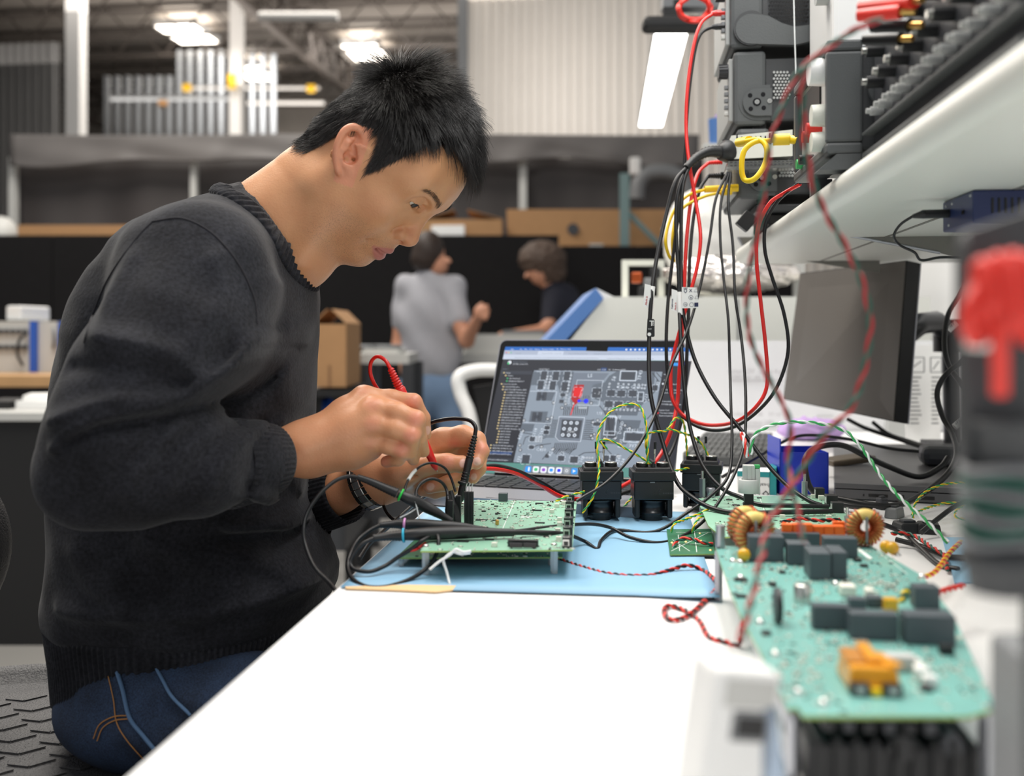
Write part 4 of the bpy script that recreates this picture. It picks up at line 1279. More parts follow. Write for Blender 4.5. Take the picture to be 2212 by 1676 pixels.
FOLDS = [  # (polyline in pixels, depth used, amplitude mm, width mm)
    ([(575, 700), (520, 790), (440, 845), (330, 850), (240, 878), (205, 892)], .98, 7, 9),
    ([(560, 760), (500, 850), (400, 888), (300, 905), (230, 935)], .97, -6, 7),
    ([(400, 872), (330, 878), (250, 905), (190, 950)], .96, 6, 7),
    ([(250, 720), (340, 735), (420, 760), (470, 800)], .98, 5, 12),
    ([(215, 790), (300, 785), (380, 800), (440, 830)], .98, -5, 9),
    ([(420, 915), (370, 960), (330, 1040)], .96, 4, 9), ([(480, 925), (450, 960), (420, 1030)], .98, 4, 8), ([(395, 905), (350, 975)], .96, -4, 6),
    ([(560, 930), (530, 975), (500, 1050)], 1.0, 4, 7), ([(520, 925), (490, 965)], 1.0, -3, 6), ([(590, 925), (575, 970), (560, 1040)], 1.02, -3, 6),
    ([(300, 560), (280, 640), (290, 720)], .99, 4, 14), ([(480, 560), (500, 650), (470, 740)], .99, 4, 14),
    ([(600, 620), (590, 720), (610, 860)], 1.08, 4, 16), ([(645, 660), (640, 760), (650, 850)], 1.1, -4, 12), ([(660, 700), (612, 760), (560, 800)], 1.07, 4, 10),
    ([(520, 1120), (600, 1130), (670, 1165), (710, 1220)], 1.1, 8, 12), ([(500, 1150), (590, 1165), (650, 1205), (690, 1260)], 1.08, -7, 10), ([(480, 1185), (570, 1215), (640, 1270)], 1.06, 5, 12),
    ([(330, 1160), (420, 1200), (520, 1260)], 1.05, 4, 14), ([(180, 1180), (220, 1240), (300, 1290)], 1.06, 4, 14), ([(620, 1040), (640, 1090), (690, 1130)], 1.1, 6, 11), ([(655, 1110), (640, 1150), (600, 1180)], 1.1, -6, 9),
    ([(160, 1296), (300, 1302), (450, 1296), (600, 1280), (700, 1262)], 1.08, 6, 12),
]
def build_sweater():
    f = Field((-0.72, 0.84, 0.735), (0.0, 1.50, 1.35), 0.0042)
    X, Y, Z = f.ax[0][:, None, None], f.ax[1][None, :, None], f.ax[2][None, None, :]
    zz = f.ax[2]
    b_, f_, d_ = np.interp(zz, zr, rb), np.interp(zz, zr, rf), np.interp(zz, zr, rd)
    c_, a_ = ((b_ + f_) / 2)[None, None, :], ((f_ - b_) / 2)[None, None, :]
    p = 2.5
    q = (np.abs((X - c_) / a_) ** p + np.abs((Y - TD) / d_[None, None, :]) ** p) ** (1 / p)
    D = (q - 1) * np.minimum(a_, d_[None, None, :])
    D = np.maximum(D, Z - zr[-1]); 
    f.D = np.minimum(f.D, D.astype(np.float32))
    # yoke: the slope from the collar to each shoulder
    f.cone(C(528, 500, 1.20), C(420, 590, 1.05), 0.040, 0.066, 0.04)
    f.cone(C(528, 500, 1.20), C(440, 585, 1.36), 0.040, 0.066, 0.04)
    f.cone(C(592, 500, 1.19), C(556, 545, 1.19), 0.056, 0.070, 0.03)
    arm = [C(425, 598, 1.045), C(375, 730, 1.0), C(312, 845, .968), C(245, 955, .945), C(196, 1030, .935)]
    f.chain(arm, [.064, .070, .069, .058, .0465], 0.03)
    f.ell(C(425, 610, 1.04), (.066, .060, .070), 0.04)
    fore = [C(196, 1030, .935), C(300, 1022, .945), C(430, 1008, .97), C(540, 997, 1.02), C(612, 990, 1.058)]
    f.chain(fore, [.0465, .050, .0475, .040, .0335], 0.012)
    f.chain([C(465, 620, 1.36), C(430, 880, 1.43), C(400, 1130, 1.45)], [.07, .068, .05], 0.03)
    f.chain([C(400, 1130, 1.45), C(560, 1105, 1.36), C(690, 1080, 1.265)], [.05, .048, .040], 0.015)
    Rg, Zg = X[:, :, 0][:, 0][:, None], Z[0, 0, :][None, :]
    disp = np.zeros((f.n[0], f.n[2]), np.float32)
    for line, dd, amp, wd in FOLDS:
        ln = [(C(px, py, dd)[0], C(px, py, dd)[2]) for px, py in line]
        ln = [(v.x, v.y) for v in spline([Vector((a, b2, 0)) for a, b2 in ln], 4)]
        d2 = polyd(Rg, Zg, ln)
        disp += (1.5 * amp / 1000 * np.exp(-d2 / (.82 * wd / 1000) ** 2)).astype(np.float32)
    near = np.clip((1.22 - f.ax[1]) / 0.06, 0, 1)[None, :, None]
    f.D -= disp[:, None, :] * near
    f.D += (0.0022 * np.sin(34 * X + 9 * Z + 2) * np.sin(41 * Z - 13 * Y) + 0.0012 * np.sin(70 * X - 50 * Y) * np.sin(63 * Z + 20 * X)).astype(np.float32)
    # the neck hole, cuffs and hem
    f.ell(C(598, 492, 1.19), (.05, .05, .05), 0.01, True)
    f.cone(C(592, 500, 1.19), C(700, 390, 1.19), 0.060, 0.075, 0.006, True)
    return f
fs = build_sweater()
Vsw, Fsw = fs.mesh()
hemz = C(0, 1312, TD)[2]
cuffR, cuffRd = C(508, 1000, 1.006), (C(612, 990, 1.058) - C(540, 997, 1.02)); cuffRd /= np.linalg.norm(cuffRd)
cuffL, cuffLd = C(690, 1080, 1.268), (C(690, 1080, 1.265) - C(560, 1105, 1.36)); cuffLd /= np.linalg.norm(cuffLd)
cenF = Vsw[Fsw].mean(1)
keep = cenF[:, 2] > hemz - 0.012
for c0, dv in ((cuffR, cuffRd), (cuffL, cuffLd)):
    q = cenF - c0
    al = q @ dv
    keep &= ~((al > -0.002) & (al < 0.11) & (np.linalg.norm(q - al[:, None] * dv, axis=1) < 0.043))
Fsw = Fsw[keep]
me = np_mesh('sweater', c2w(Vsw), Fsw)
SWEATER = link_mesh('sweater', me, M['knit'], MAN)
def samp(f, q):
    x = (np.asarray(q) - f.lo) / f.h
    i = np.clip(np.floor(x).astype(int), 0, f.n - 2); t = np.clip(x - i, 0, 1)
    c = f.D[i[0]:i[0] + 2, i[1]:i[1] + 2, i[2]:i[2] + 2].astype(float)
    c = c[0] * (1 - t[0]) + c[1] * t[0]; c = c[0] * (1 - t[1]) + c[1] * t[1]
    return c[0] * (1 - t[2]) + c[1] * t[2]
def settle(f, q, off):                       # move a point onto the cloth, off metres proud of it
    e = 0.004
    for _ in range(10):
        d = samp(f, q)
        g = np.array([samp(f, q + e * k) - samp(f, q - e * k) for k in np.eye(3)]) / (2 * e)
        q = q - g * (d - off) / max(g @ g, .25) * .8
    return q
def ribbed(name, path, wd, nrib, thick, rad_fn, n_around=None, flare=0.0):
    """a ribbed band: rows along the band's width, ribs round it"""
    N_ = nrib * 6
    rows = []
    prof = [(0.0, -0.6), (0.06, 0.6), (0.5, 1.0), (0.94, 0.6), (1.0, -0.9), (0.9, -1.6)]
    for (w_, o_) in prof:
        row = []
        for k in range(N_):
            t = k / N_
            ridge = 0.5 + 0.5 * math.cos(2 * PI * k / 6)
            row.append(rad_fn(t, w_, thick * (o_ + 0.75 * (ridge - 0.5) * (o_ > 0))))
        rows.append(row)
    mb = MB().grid(rows, True, 0, True)
    return obj(name, mb, M['knit'], SWEATER)
def cuff_fn(c0, dv, L_, ra, rb2):
    dv = Vector(dv); u, w = frame(dv)
    def fn(t, s_, off):
        a = 2 * PI * t
        r = ra + (rb2 - ra) * s_ + off
        q = Vector(c0) + dv * (L_ * (s_ - 0.12)) + u * (r * math.cos(a)) + w * (r * math.sin(a))
        return W(*q)
    return fn
c_lo = C(532, 998, 1.018)
ribbed('cuff', None, 0, 46, 0.0016, cuff_fn(C(499, 1000, 1.003), cuffRd, 0.066, 0.0455, 0.0350))
ribbed('cuff', None, 0, 46, 0.0016, cuff_fn(C(672, 1084, 1.278), (C(762, 1056, 1.235) - C(672, 1084, 1.278)) / np.linalg.norm(C(762, 1056, 1.235) - C(672, 1084, 1.278)), 0.078, 0.041, 0.0385))
def hem_fn(t, s_, off):
    a = 2 * PI * t
    z0, z1 = C(0, 1304, TD)[2], C(0, 1442, TD)[2]
    zc = z0 + (z1 - z0) * s_
    zc2 = zc
    b_, f_, d_ = np.interp(zc2, zr, rb), np.interp(zc2, zr, rf), np.interp(zc2, zr, rd)
    a_, c_ = (f_ - b_) / 2 + off, (f_ + b_) / 2
    d_ += off
    ca, sa = math.cos(a), math.sin(a)
    e = 2 / 2.5
    return W(c_ + a_ * math.copysign(abs(ca) ** e, ca), TD + d_ * math.copysign(abs(sa) ** e, sa), zc + 0.018 * ca * s_)
ribbed('hem', None, 0, 150, 0.0032, hem_fn)
def collar_fn(t, s_, off):
    a = 2 * PI * t
    ax = C(640, 452, 1.19) - C(592, 500, 1.19); ax /= np.linalg.norm(ax)
    c0 = C(590, 502, 1.19)
    u = C(668, 578, 1.19) - C(515, 420, 1.19); u /= np.linalg.norm(u)
    u = u - ax * (u @ ax); u /= np.linalg.norm(u)
    v = np.cross(ax, u)
    R = 0.0640 + 0.022 * (1 - s_)
    q = c0 + u * (R * math.cos(a)) + v * (R * 1.1 * math.sin(a)) - ax * (0.002 + 0.012 * (1 - s_))
    return q, off
def collar():
    nt, ns = 372, 7
    base = np.array([[settle(fs, collar_fn(k / nt, j / (ns - 1), 0)[0], 0.0) for k in range(nt)] for j in range(ns)])
    for _ in range(10):
        base = 0.5 * base + 0.25 * (np.roll(base, 1, 1) + np.roll(base, -1, 1))
    mid = base.copy(); mid[1:-1] = 0.5 * base[1:-1] + 0.25 * (base[:-2] + base[2:]); base = mid
    dt_ = np.roll(base, -1, 1) - np.roll(base, 1, 1); ds_ = np.gradient(base, axis=0)
    nr_ = np.cross(dt_, ds_); nr_ /= np.linalg.norm(nr_, axis=2)[:, :, None]
    if (nr_ * (base - C(590, 502, 1.19))).sum() < 0: nr_ = -nr_
    rows = []
    for j, o_ in ((0, -.003), (0, .0012), (1, .0030), (2, .0034), (3, .0036), (4, .0036), (5, .0032), (6, .0018), (6, -.004)):
        rows.append([W(*(base[j, k] + nr_[j, k] * (o_ + (.0016 * math.cos(2 * PI * k / 6) if o_ > 0 else 0)))) for k in range(nt)])
    obj('collar', MB().grid(rows, True, 0, True), M['knit'], SWEATER)
collar()
# seams
mat('knit_seam', (36, 35, 40), 0.9)
def on_sweater(line, dd, lift=0.0):
    out = []
    for px, py in [(v.x, v.y) for v in spline([Vector((a, b2, 0)) for a, b2 in line], 8)]:
        o_, v = Vector((0, 0, CZ)), (P(px, py, 1) - Vector((0, 0, CZ)))
        best = None
        # march to the cloth
        t = 0.85
        for _ in range(120):
            q = o_ + v * t
            cq = np.array((q.x * CA + q.y * SA, -q.x * SA + q.y * CA, q.z))
            ix = np.round((cq - fs.lo) / fs.h).astype(int)
            if (ix < 0).any() or (ix >= fs.n).any(): t += 0.004; continue
            dcur = samp(fs, cq)
            if dcur < 0.0003: break
            t += max(dcur * 0.7, 0.0008)
        out.append(o_ + v * (t - lift))
    return out
for line in ([(330, 478), (395, 472), (460, 505), (515, 570), (548, 640), (556, 700)], [(330, 478), (290, 520), (235, 600), (200, 680), (182, 740)]):
    obj('seam', MB().tube(on_sweater(line, 1.0, 0.0002), 0.0011, 6), M['knit_seam'], SWEATER)

# ---- jeans
def denim_mat():
    m, nt, b = new_mat('denim')
    N, L = nt.nodes, nt.links
    tc = N.new('ShaderNodeTexCoord')
    n1 = N.new('ShaderNodeTexNoise'); n1.inputs['Scale'].default_value = 700; n1.inputs['Detail'].default_value = 2
    n2 = N.new('ShaderNodeTexNoise'); n2.inputs['Scale'].default_value = 16; n2.inputs['Detail'].default_value = 5
    L.new(tc.outputs['Object'], n1.inputs['Vector']); L.new(tc.outputs['Object'], n2.inputs['Vector'])
    ad = N.new('ShaderNodeMath'); ad.operation = 'MULTIPLY'
    L.new(n1.outputs['Fac'], ad.inputs[0]); L.new(n2.outputs['Fac'], ad.inputs[1])
    r = N.new('ShaderNodeValToRGB')
    r.color_ramp.elements[0].position = 0.12; r.color_ramp.elements[0].color = (*lin((9, 17, 32)), 1)
    r.color_ramp.elements[1].position = 0.45; r.color_ramp.elements[1].color = (*lin((48, 68, 98)), 1)
    L.new(ad.outputs[0], r.inputs[0]); L.new(r.outputs[0], b.inputs['Base Color'])
    b.inputs['Roughness'].default_value = 0.85
    bp = N.new('ShaderNodeBump'); bp.inputs['Strength'].default_value = 0.3; bp.inputs['Distance'].default_value = 0.001
    L.new(n1.outputs['Fac'], bp.inputs['Height']); L.new(bp.outputs['Normal'], b.inputs['Normal'])
    M['denim'] = m
denim_mat()
fj = Field((-0.72, 0.86, 0.02), (0.12, 1.56, 0.86), 0.007)
fj.ell(C(400, 1455, 1.2), (.126, .150, .060), 0.03)
fj.ell(C(318, 1520, 1.135), (.094, .105, .055), 0.04)
fj.ell(C(318, 1430, 1.30), (.090, .10, .055), 0.04)
fj.chain([C(340, 1510, 1.10), C(560, 1575, 1.05), C(800, 1625, 1.0)], [.072, .070, .062], 0.03)
fj.chain([C(340, 1405, 1.30), C(560, 1405, 1.32), C(800, 1400, 1.33)], [.072, .072, .065], 0.03)
fj.chain([C(800, 1600, 1.0), C(790, 2000, 1.0), C(760, 3040, 1.0)], [.066, .058, .048], 0.03)
fj.chain([C(800, 1400, 1.33), C(790, 1900, 1.33), C(760, 2460, 1.33)], [.066, .058, .048], 0.03)
Xj, Yj, Zj = fj.ax[0][:, None, None], fj.ax[1][None, :, None], fj.ax[2][None, None, :]
for line, amp, wd in (([(350, 1470), (450, 1490), (560, 1475)], 6, 12), ([(380, 1500), (470, 1510), (540, 1500)], -5, 10), ([(290, 1560), (360, 1590), (440, 1580)], 5, 12), ([(170, 1490), (230, 1470), (290, 1440)], 4, 10)):
    ln = [(C(px, py, 1.05)[0], C(px, py, 1.05)[2]) for px, py in line]
    fj.D -= (amp / 1000 * np.exp(-polyd(Xj[:, :, 0], Zj[0], ln) / (wd / 1000) ** 2))[:, None, :].astype(np.float32)
Vj, Fj = fj.mesh()
cj = Vj[Fj].mean(1)
Vj = relax(Vj, Fj, 1, 0.4)
me = np_mesh('jeans', c2w(Vj), Fj)
JEANS = link_mesh('jeans', me, M['denim'], MAN)
mat('orange_thread', (176, 122, 66), 0.8)
mat('denim_seam', (86, 116, 150), 0.85)
def on_field(f, line, t0=0.8):
    out = []
    for px, py in [(v.x, v.y) for v in spline([Vector((a, b2, 0)) for a, b2 in line], 8)]:
        o_, v = Vector((0, 0, CZ)), (P(px, py, 1) - Vector((0, 0, CZ)))
        t = t0
        hit = False
        for _ in range(160):
            q = o_ + v * t
            cq = np.array((q.x * CA + q.y * SA, -q.x * SA + q.y * CA, q.z))
            ix = np.round((cq - f.lo) / f.h).astype(int)
            if (ix < 0).any() or (ix >= f.n).any(): t += 0.004; continue
            dcur = samp(f, cq)
            if dcur < 0.001: hit = True; break
            t += max(dcur * 0.6, 0.001)
        if hit: out.append(o_ + v * (t - 0.001))
    return out
def thread(line, r, m_, name='stitching'):
    q = on_field(fj, line)
    if len(q) > 3: obj(name, MB().tube(q, r, 5), M[m_], JEANS)
thread([(150, 1478), (180, 1455), (215, 1438)], .0007, 'orange_thread')
thread([(152, 1490), (185, 1462), (222, 1440)], .0007, 'orange_thread')
thread([(232, 1452), (245, 1510), (252, 1560), (275, 1600), (310, 1640)], .0006, 'orange_thread')
thread([(250, 1445), (262, 1490), (274, 1545), (285, 1565)], .0006, 'orange_thread')
thread([(250, 1442), (265, 1490), (280, 1550), (310, 1590), (332, 1617)], .0022, 'denim_seam', 'seam')
thread([(330, 1428), (352, 1470), (372, 1505), (412, 1545)], .0018, 'denim_seam', 'seam')
thread([(278, 1545), (245, 1548), (215, 1565), (202, 1595)], .0007, 'orange_thread')
thread([(280, 1552), (248, 1556), (222, 1572), (210, 1600)], .0007, 'orange_thread')
for dd, rr in ((1.0, 2440), (1.33, 2270)):     # shoes on the floor under the bench
    mat('shoe_leather', (38, 34, 32), 0.5)
    q = P(760, rr, dd); q.z = 0.0
    mb = MB()
    rows = []
    for (x, wdt, h) in ((-.08, .030, .075), (-.06, .038, .10), (0, .042, .085), (.08, .046, .06), (.15, .045, .045), (.19, .034, .036), (.205, .012, .02)):
        rows.append([q + Vector((x, wdt * math.cos(a), 0.002 + h * (0.5 + 0.5 * math.sin(a)))) for a in np.linspace(0, 2 * PI, 14)[:-1]])
    mb.grid(rows, True, 0, True)
    mb.add(rows[0], [tuple(range(13))]); mb.add(rows[-1], [tuple(range(13))[::-1]])
    obj('shoe', mb, M['shoe_leather'], MAN)

# ---- steel watch on the far wrist
mat('steel', (225, 225, 222), 0.28, 1.0)
mat('dark_steel', (120, 118, 114), 0.25, 1.0)
watch = thing('wristwatch', 'steel link wristwatch on the left wrist of the man in the sweater', 'watch', P(790, 1045, 1.22))
wc, wd = C(800, 1040, 1.222), C(830, 1018, 1.22) - C(730, 1062, 1.245)
wd /= np.linalg.norm(wd)
u = np.cross(wd, np.array((0, 0, 1.0))); u /= np.linalg.norm(u); w2 = np.cross(u, wd)
NL = 22
for k in range(NL):
    a = 2 * PI * k / NL
    if 0.7 < a < 1.9 and False: continue
    ra = 0.0325
    pc = wc + u * (ra * math.cos(a)) + w2 * (ra * math.sin(a))
    tang = -u * math.sin(a) + w2 * math.cos(a)
    rad = u * math.cos(a) + w2 * math.sin(a)
    Rm = Matrix((c2w(wd[None])[0], c2w(tang[None])[0], c2w(rad[None])[0])).transposed()
    for off, sz, m_ in ((0, 0.009, 'steel'), (0.0075, 0.0055, 'dark_steel'), (-0.0075, 0.0055, 'dark_steel')):
        q = pc + wd * off
        obj('link', MB().box(W(*q), (sz, 0.0090, 0.003), Rm), M[m_], watch, 0.0006, seg=1)
pc = wc + w2 * 0.034 - u * 0.004
Rx = c2w((w2)[None])[0]
obj('watch_case', MB().lathe([(0.0, 0.0), (0.017, 0), (0.018, 0.002), (0.018, 0.006), (0.015, 0.008), (0, 0.008)], W(*(pc)), Vector(Rx), 28), M['dark_steel'], watch)
# ============================================================ the bench top and what stands on it
mat('laminate', (240, 240, 240), 0.38, var=0.01, vscale=4)
mat('esd_mat', (140, 186, 216), 0.5, var=0.05, vscale=5)
mat('rubber_black', (22, 22, 24), 0.7)
mat('aluminium', (178, 180, 186), 0.35, 0.85)
mat('space_grey', (150, 151, 158), 0.4, 0.6)
mat('key_black', (22, 22, 26), 0.45)
mat('bezel', (12, 12, 14), 0.2)
mat('pcb_green', (148, 198, 172), 0.4, var=0.10, vscale=60, coat=0.2)
mat('pcb_teal', (118, 176, 168), 0.4, var=0.12, vscale=50, coat=0.2)
mat('pcb_dark', (52, 118, 84), 0.4, var=0.2, vscale=60, coat=0.2)
mat('pcb_edge', (150, 176, 96), 0.6)
mat('silk', (232, 240, 236), 0.6)
mat('chip_black', (30, 31, 33), 0.45)
mat('connector_white', (228, 226, 214), 0.5)
mat('tin', (205, 205, 200), 0.25, 0.9)
mat('gold', (214, 170, 96), 0.3, 0.9)
mat('nylon', (225, 230, 234), 0.35, trans=0.35)
mat('black_gloss', (19, 23, 28), 0.28)
mat('black_plastic', (24, 25, 27), 0.45)
mat('cap_grey', (74, 82, 88), 0.5)
mat('copper_wire', (176, 84, 44), 0.3, 0.75, var=0.2, vscale=300)
mat('toroid_core', (236, 206, 120), 0.5)
mat('orange_plastic', (240, 104, 24), 0.45)
mat('kapton', (226, 152, 20), 0.25, coat=0.4)
mat('amber_cap', (226, 168, 24), 0.35, coat=0.4)
mat('grey_plug', (192, 194, 192), 0.5)
mat('blue_bin', (26, 58, 196), 0.4)
mat('pvc_red', (222, 32, 26), 0.35, coat=0.2)
mat('pvc_black', (17, 18, 21), 0.42)
mat('pvc_yellow', (246, 206, 30), 0.4)
mat('pvc_green', (56, 168, 92), 0.4)
mat('pvc_white', (232, 236, 236), 0.4)
mat('pvc_dkgreen', (34, 92, 78), 0.4)
mat('envelope', (238, 200, 150), 0.7)
DT = DESK
DXL = -0.2686
desk = thing('bench_desk', 'white laminate workbench desk running along the man\'s front', 'desk', (0.3, 1.2, 0))
obj('desktop', MB().box2((DXL, -0.25, DT - 0.032), (0.79, 2.52, DT)), M['laminate'], desk, 0.003)
for y in (-0.15, 2.4):
    for x in (0.35, 0.74):
        obj('leg', MB().box2((x - .03, y - .03, 0), (x + .03, y + .03, DT - .032)), M['light_grey'], desk, .003)
    obj('foot', MB().box2((0.0, y - .035, 0.0), (0.82, y + .035, .03)), M['light_grey'], desk, .004)
obj('beam', MB().box2((0.5, -.15, DT - .10), (0.55, 2.45, DT - .033)), M['light_grey'], desk)

# antistatic mat: outline read off on the desk plane
def onz(z, *pp): return [PZ(px, py, z) for px, py in pp]
mo = onz(DT + .002, (736, 1267), (1541, 1258))
far = 1.345
L0 = mo[0]
mb = MB()
nx = 28
rows = []
for j in range(12):
    v = j / 11
    row = []
    for i in range(nx + 1):
        u = i / nx
        x = L0.x + (mo[1].x - L0.x) * u
        y = L0.y + (far - L0.y) * v
        zz_ = DT + .0022
        if j == 0: zz_ += .004 * max(0, (u - .72) / .28) ** 2
        row.append(Vector((x, y - (0.012 * (u - .8) / .2 if j == 0 and u > .8 else 0), zz_)))
    rows.append(row)
mb.grid(rows)
ms = solo('antistatic_mat', mb, M['esd_mat'], 'light blue antistatic mat under the circuit board', 'mat')
md = ms.modifiers.new('thick', 'SOLIDIFY'); md.thickness = .0010; md.offset = -1
mat('mat_under', (24, 24, 26), 0.7)
md2 = MB().box2((L0.x + .02, L0.y - .0012, DT + .0002), (mo[1].x - .002, L0.y + .02, DT + .0010))
solo('mat_backing', md2, M['rubber_black'], 'black rubber backing edge peeking out under the blue mat front', 'mat')
en = onz(DT + .0008, (745, 1270), (880, 1266), (985, 1268), (978, 1277), (940, 1281), (860, 1277), (748, 1273))
solo('manila_envelope', MB().prism(en, (0, 0, .0016)), M['envelope'], 'tan envelope corner sticking out from under the blue mat', 'envelope')

# ---------------------------------------------------------------- laptop
LH = np.array((-0.055, 1.59, DT + .0155)); LT = math.radians(20); LW, LD, LHt, TILT = 0.315, 0.215, 0.236, math.radians(25.5)
lu = Vector(W(math.cos(LT), -math.sin(LT), 0)); lb = Vector(W(-math.sin(LT), -math.cos(LT), 0))   # along the width; towards the user
lh = W(*LH)
lup = (-lb) * math.sin(TILT) + Vector((0, 0, 1)) * math.cos(TILT)
ln_ = lu.cross(lup).normalized()
if ln_.dot(lb) < 0: ln_ = -ln_
lap = thing('laptop', 'open silver laptop showing a circuit board layout beside the relays', 'laptop', lh + lb * .1 + Vector((lu.x * .15, lu.y * .15, -.0155)))
def rrect(w, h, r, n=5):
    o = []
    for cx_, cy_, a0 in ((w - r, r, -PI / 2), (w - r, h - r, 0), (r, h - r, PI / 2), (r, r, PI)):
        for k in range(n + 1):
            a = a0 + PI / 2 * k / n
            o.append((cx_ + r * math.cos(a), cy_ + r * math.sin(a)))
    return o
def lbase(x, y, z=0): return lh + lu * x + lb * y + Vector((0, 0, z))
obj('base', MB().prism([lbase(x, y, -.0135) for x, y in rrect(LW, LD, .012)][::-1], (0, 0, .0135)), M['space_grey'], lap, .0012)
obj('keyboard_well', MB().prism([lbase(.018 + x, .018 + y, .0001) for x, y in rrect(LW - .036, .105, .004)][::-1], (0, 0, .0004)), M['key_black'], lap)
obj('touchpad', MB().prism([lbase(.095 + x, .130 + y, .0001) for x, y in rrect(.125, .078, .004)][::-1], (0, 0, .0004)), M['space_grey'], lap)
for r in range(6):
    nk = 14
    kw = (LW - .040) / nk
    for k in range(nk):
        if r == 5 and 4 <= k <= 7: continue
        c = lbase(.020 + kw * (k + .5), .0265 + r * .0175, .0012)
        R_ = Matrix((lu, lb, Vector((0, 0, 1)))).transposed()
        obj('key', MB().box(c, (kw * .86, .0150, .0014), R_, 0, .94), M['key_black'], lap)
R_ = Matrix((lu, lb, Vector((0, 0, 1)))).transposed()
obj('space_bar', MB().box(lbase(.020 + (LW - .04) * 6 / 14, .0265 + 5 * .0175, .0012), ((LW - .04) * 4 / 14 * .96, .0150, .0014), R_, 0, .97), M['key_black'], lap)
obj('hinge', MB().cyl(lbase(.03, -.002, .001), lbase(LW - .03, -.002, .001), .0055, n=12), M['bezel'], lap)
lo_ = lh + Vector((0, 0, .001)) - lb * .002
def lidp(x, y, z=0): return lo_ + lu * x + lup * y + ln_ * z
lid = obj('lid', MB().prism([lidp(x, y, -.0045) for x, y in rrect(LW, LHt, .012)], ln_ * .0045), M['space_grey'], lap, .001)
obj('bezel', MB().prism([lidp(.002 + x, .002 + y, .0001) for x, y in rrect(LW - .004, LHt - .004, .010)], ln_ * .0006), M['bezel'], lid)

# what the screen shows: flat coloured shapes, each read off where the picture shows it
def scr_mat(name, c, s=1.0):
    m = mat('screen_' + name, c, 0.35, emit=1.1)
    m.node_tree.nodes['Principled BSDF'].inputs['Base Color'].default_value = (.02, .02, .02, 1)
    return m
LAYER = [0.0009]
def sp(px, py, lift=0.0):                      # the screen point seen at a pixel
    o_ = Vector((0, 0, CZ)); v = P(px, py, 1) - o_
    q0 = lidp(0, 0, .0009)
    t = (q0 - o_).dot(ln_) / v.dot(ln_)
    return o_ + v * t + ln_ * lift
class Scr:
    def __init__(s): s.by = {}
    def mb(s, m_): return s.by.setdefault(m_, MB())
    def poly(s, m_, pp, lift): s.mb(m_).add([sp(x, y, lift) for x, y in pp], [tuple(range(len(pp)))])
    def line(s, m_, pp, w, lift):
        q = [sp(x, y, lift) for x, y in pp]
        for a, b in zip(q[:-1], q[1:]):
            t = (b - a); L_ = t.length
            if L_ < 1e-6: continue
            t /= L_; n_ = ln_.cross(t) * (w / 2); e = t * (w * .3)
            s.mb(m_).add([a - n_ - e, b - n_ + e, b + n_ + e, a + n_ - e], [(0, 1, 2, 3)])
    def ring(s, m_, x, y, r0, r1, lift, n=10):
        c = sp(x, y, lift); vs, fs = [], []
        for k in range(n):
            a = 2 * PI * k / n
            dv = lu * math.cos(a) + lup * math.sin(a)
            vs += [c + dv * r0, c + dv * r1]
        if r0 <= 0: s.mb(m_).add([c + (lu * math.cos(2 * PI * k / n) + lup * math.sin(2 * PI * k / n)) * r1 for k in range(n)], [tuple(range(n))])
        else: s.mb(m_).add(vs, [(2 * k, 2 * k + 1, (2 * k + 3) % (2 * n), (2 * k + 2) % (2 * n)) for k in range(n)])
    def rect(s, m_, x, y, w, h, lift, r=0.0):    # centred at a pixel, metric size
        c = sp(x, y, lift)
        pp = rrect(w, h, max(r, 1e-5), 3) if r else [(0, 0), (w, 0), (w, h), (0, h)]
        s.mb(m_).add([c + lu * (a - w / 2) + lup * (b - h / 2) for a, b in pp], [tuple(range(len(pp)))])
    def frame(s, m_, x, y, w, h, t, lift, dash=False):
        for sx in (-1, 1):
            c = sp(x, y, lift)
            for (cx_, cy_, ww, hh) in ((sx * w / 2, 0, t, h), (0, sx * h / 2, w, t)):
                segs = [(-.28, .34), (.28, .34)] if dash else [(0, 1.02)]
                for o_, f_ in segs:
                    dx, dy, w2, h2 = (0, o_ * h, ww, hh * f_) if ww < hh else (o_ * w, 0, ww * f_, hh)
                    s.mb(m_).add([c + lu * (cx_ + dx + a * w2 / 2) + lup * (cy_ + dy + b * h2 / 2) for a, b in ((-1, -1), (1, -1), (1, 1), (-1, 1))], [(0, 1, 2, 3)])
    def text(s, m_, t, x, y, size, lift, rot=0, align='LEFT', mirror=False):
        a = math.radians(rot)
        ux = lu * math.cos(a) + lup * math.sin(a); uy = lup * math.cos(a) - lu * math.sin(a)
        if mirror: ux = -ux
        text_mb(t, size, sp(x, y, lift), ux, uy, s.mb(m_), align)
S = Scr()
L1, L2, L3, L4, L5 = .0001, .0002, .0003, .0004, .0005
scr_mat('wall', (84, 140, 132)); scr_mat('blue', (0, 98, 186)); scr_mat('bar', (196, 205, 222)); scr_mat('tab', (168, 178, 198)); scr_mat('dark', (28, 32, 44)); scr_mat('row', (48, 54, 66))
scr_mat('canvas', (136, 148, 162)); scr_mat('pour', (94, 104, 116)); scr_mat('pad', (62, 68, 78)); scr_mat('trace', (34, 37, 42)); scr_mat('silk', (212, 222, 234)); scr_mat('red', (222, 14, 24)); scr_mat('dkred', (172, 16, 26))
scr_mat('bluedot', (16, 40, 250)); scr_mat('txt', (222, 228, 236)); scr_mat('dim', (120, 130, 146)); scr_mat('folder', (226, 204, 150)); scr_mat('green', (60, 190, 120)); scr_mat('sel', (22, 62, 116)); scr_mat('yel', (240, 190, 40))
scr_mat('white', (240, 244, 250)); scr_mat('sky', (40, 150, 235)); scr_mat('violet', (140, 70, 200)); scr_mat('grey', (150, 156, 164)); scr_mat('lay', (112, 122, 136))
S.poly('wall', [(1093, 751), (1492, 753), (1452, 1041), (1038, 1021)], 0)
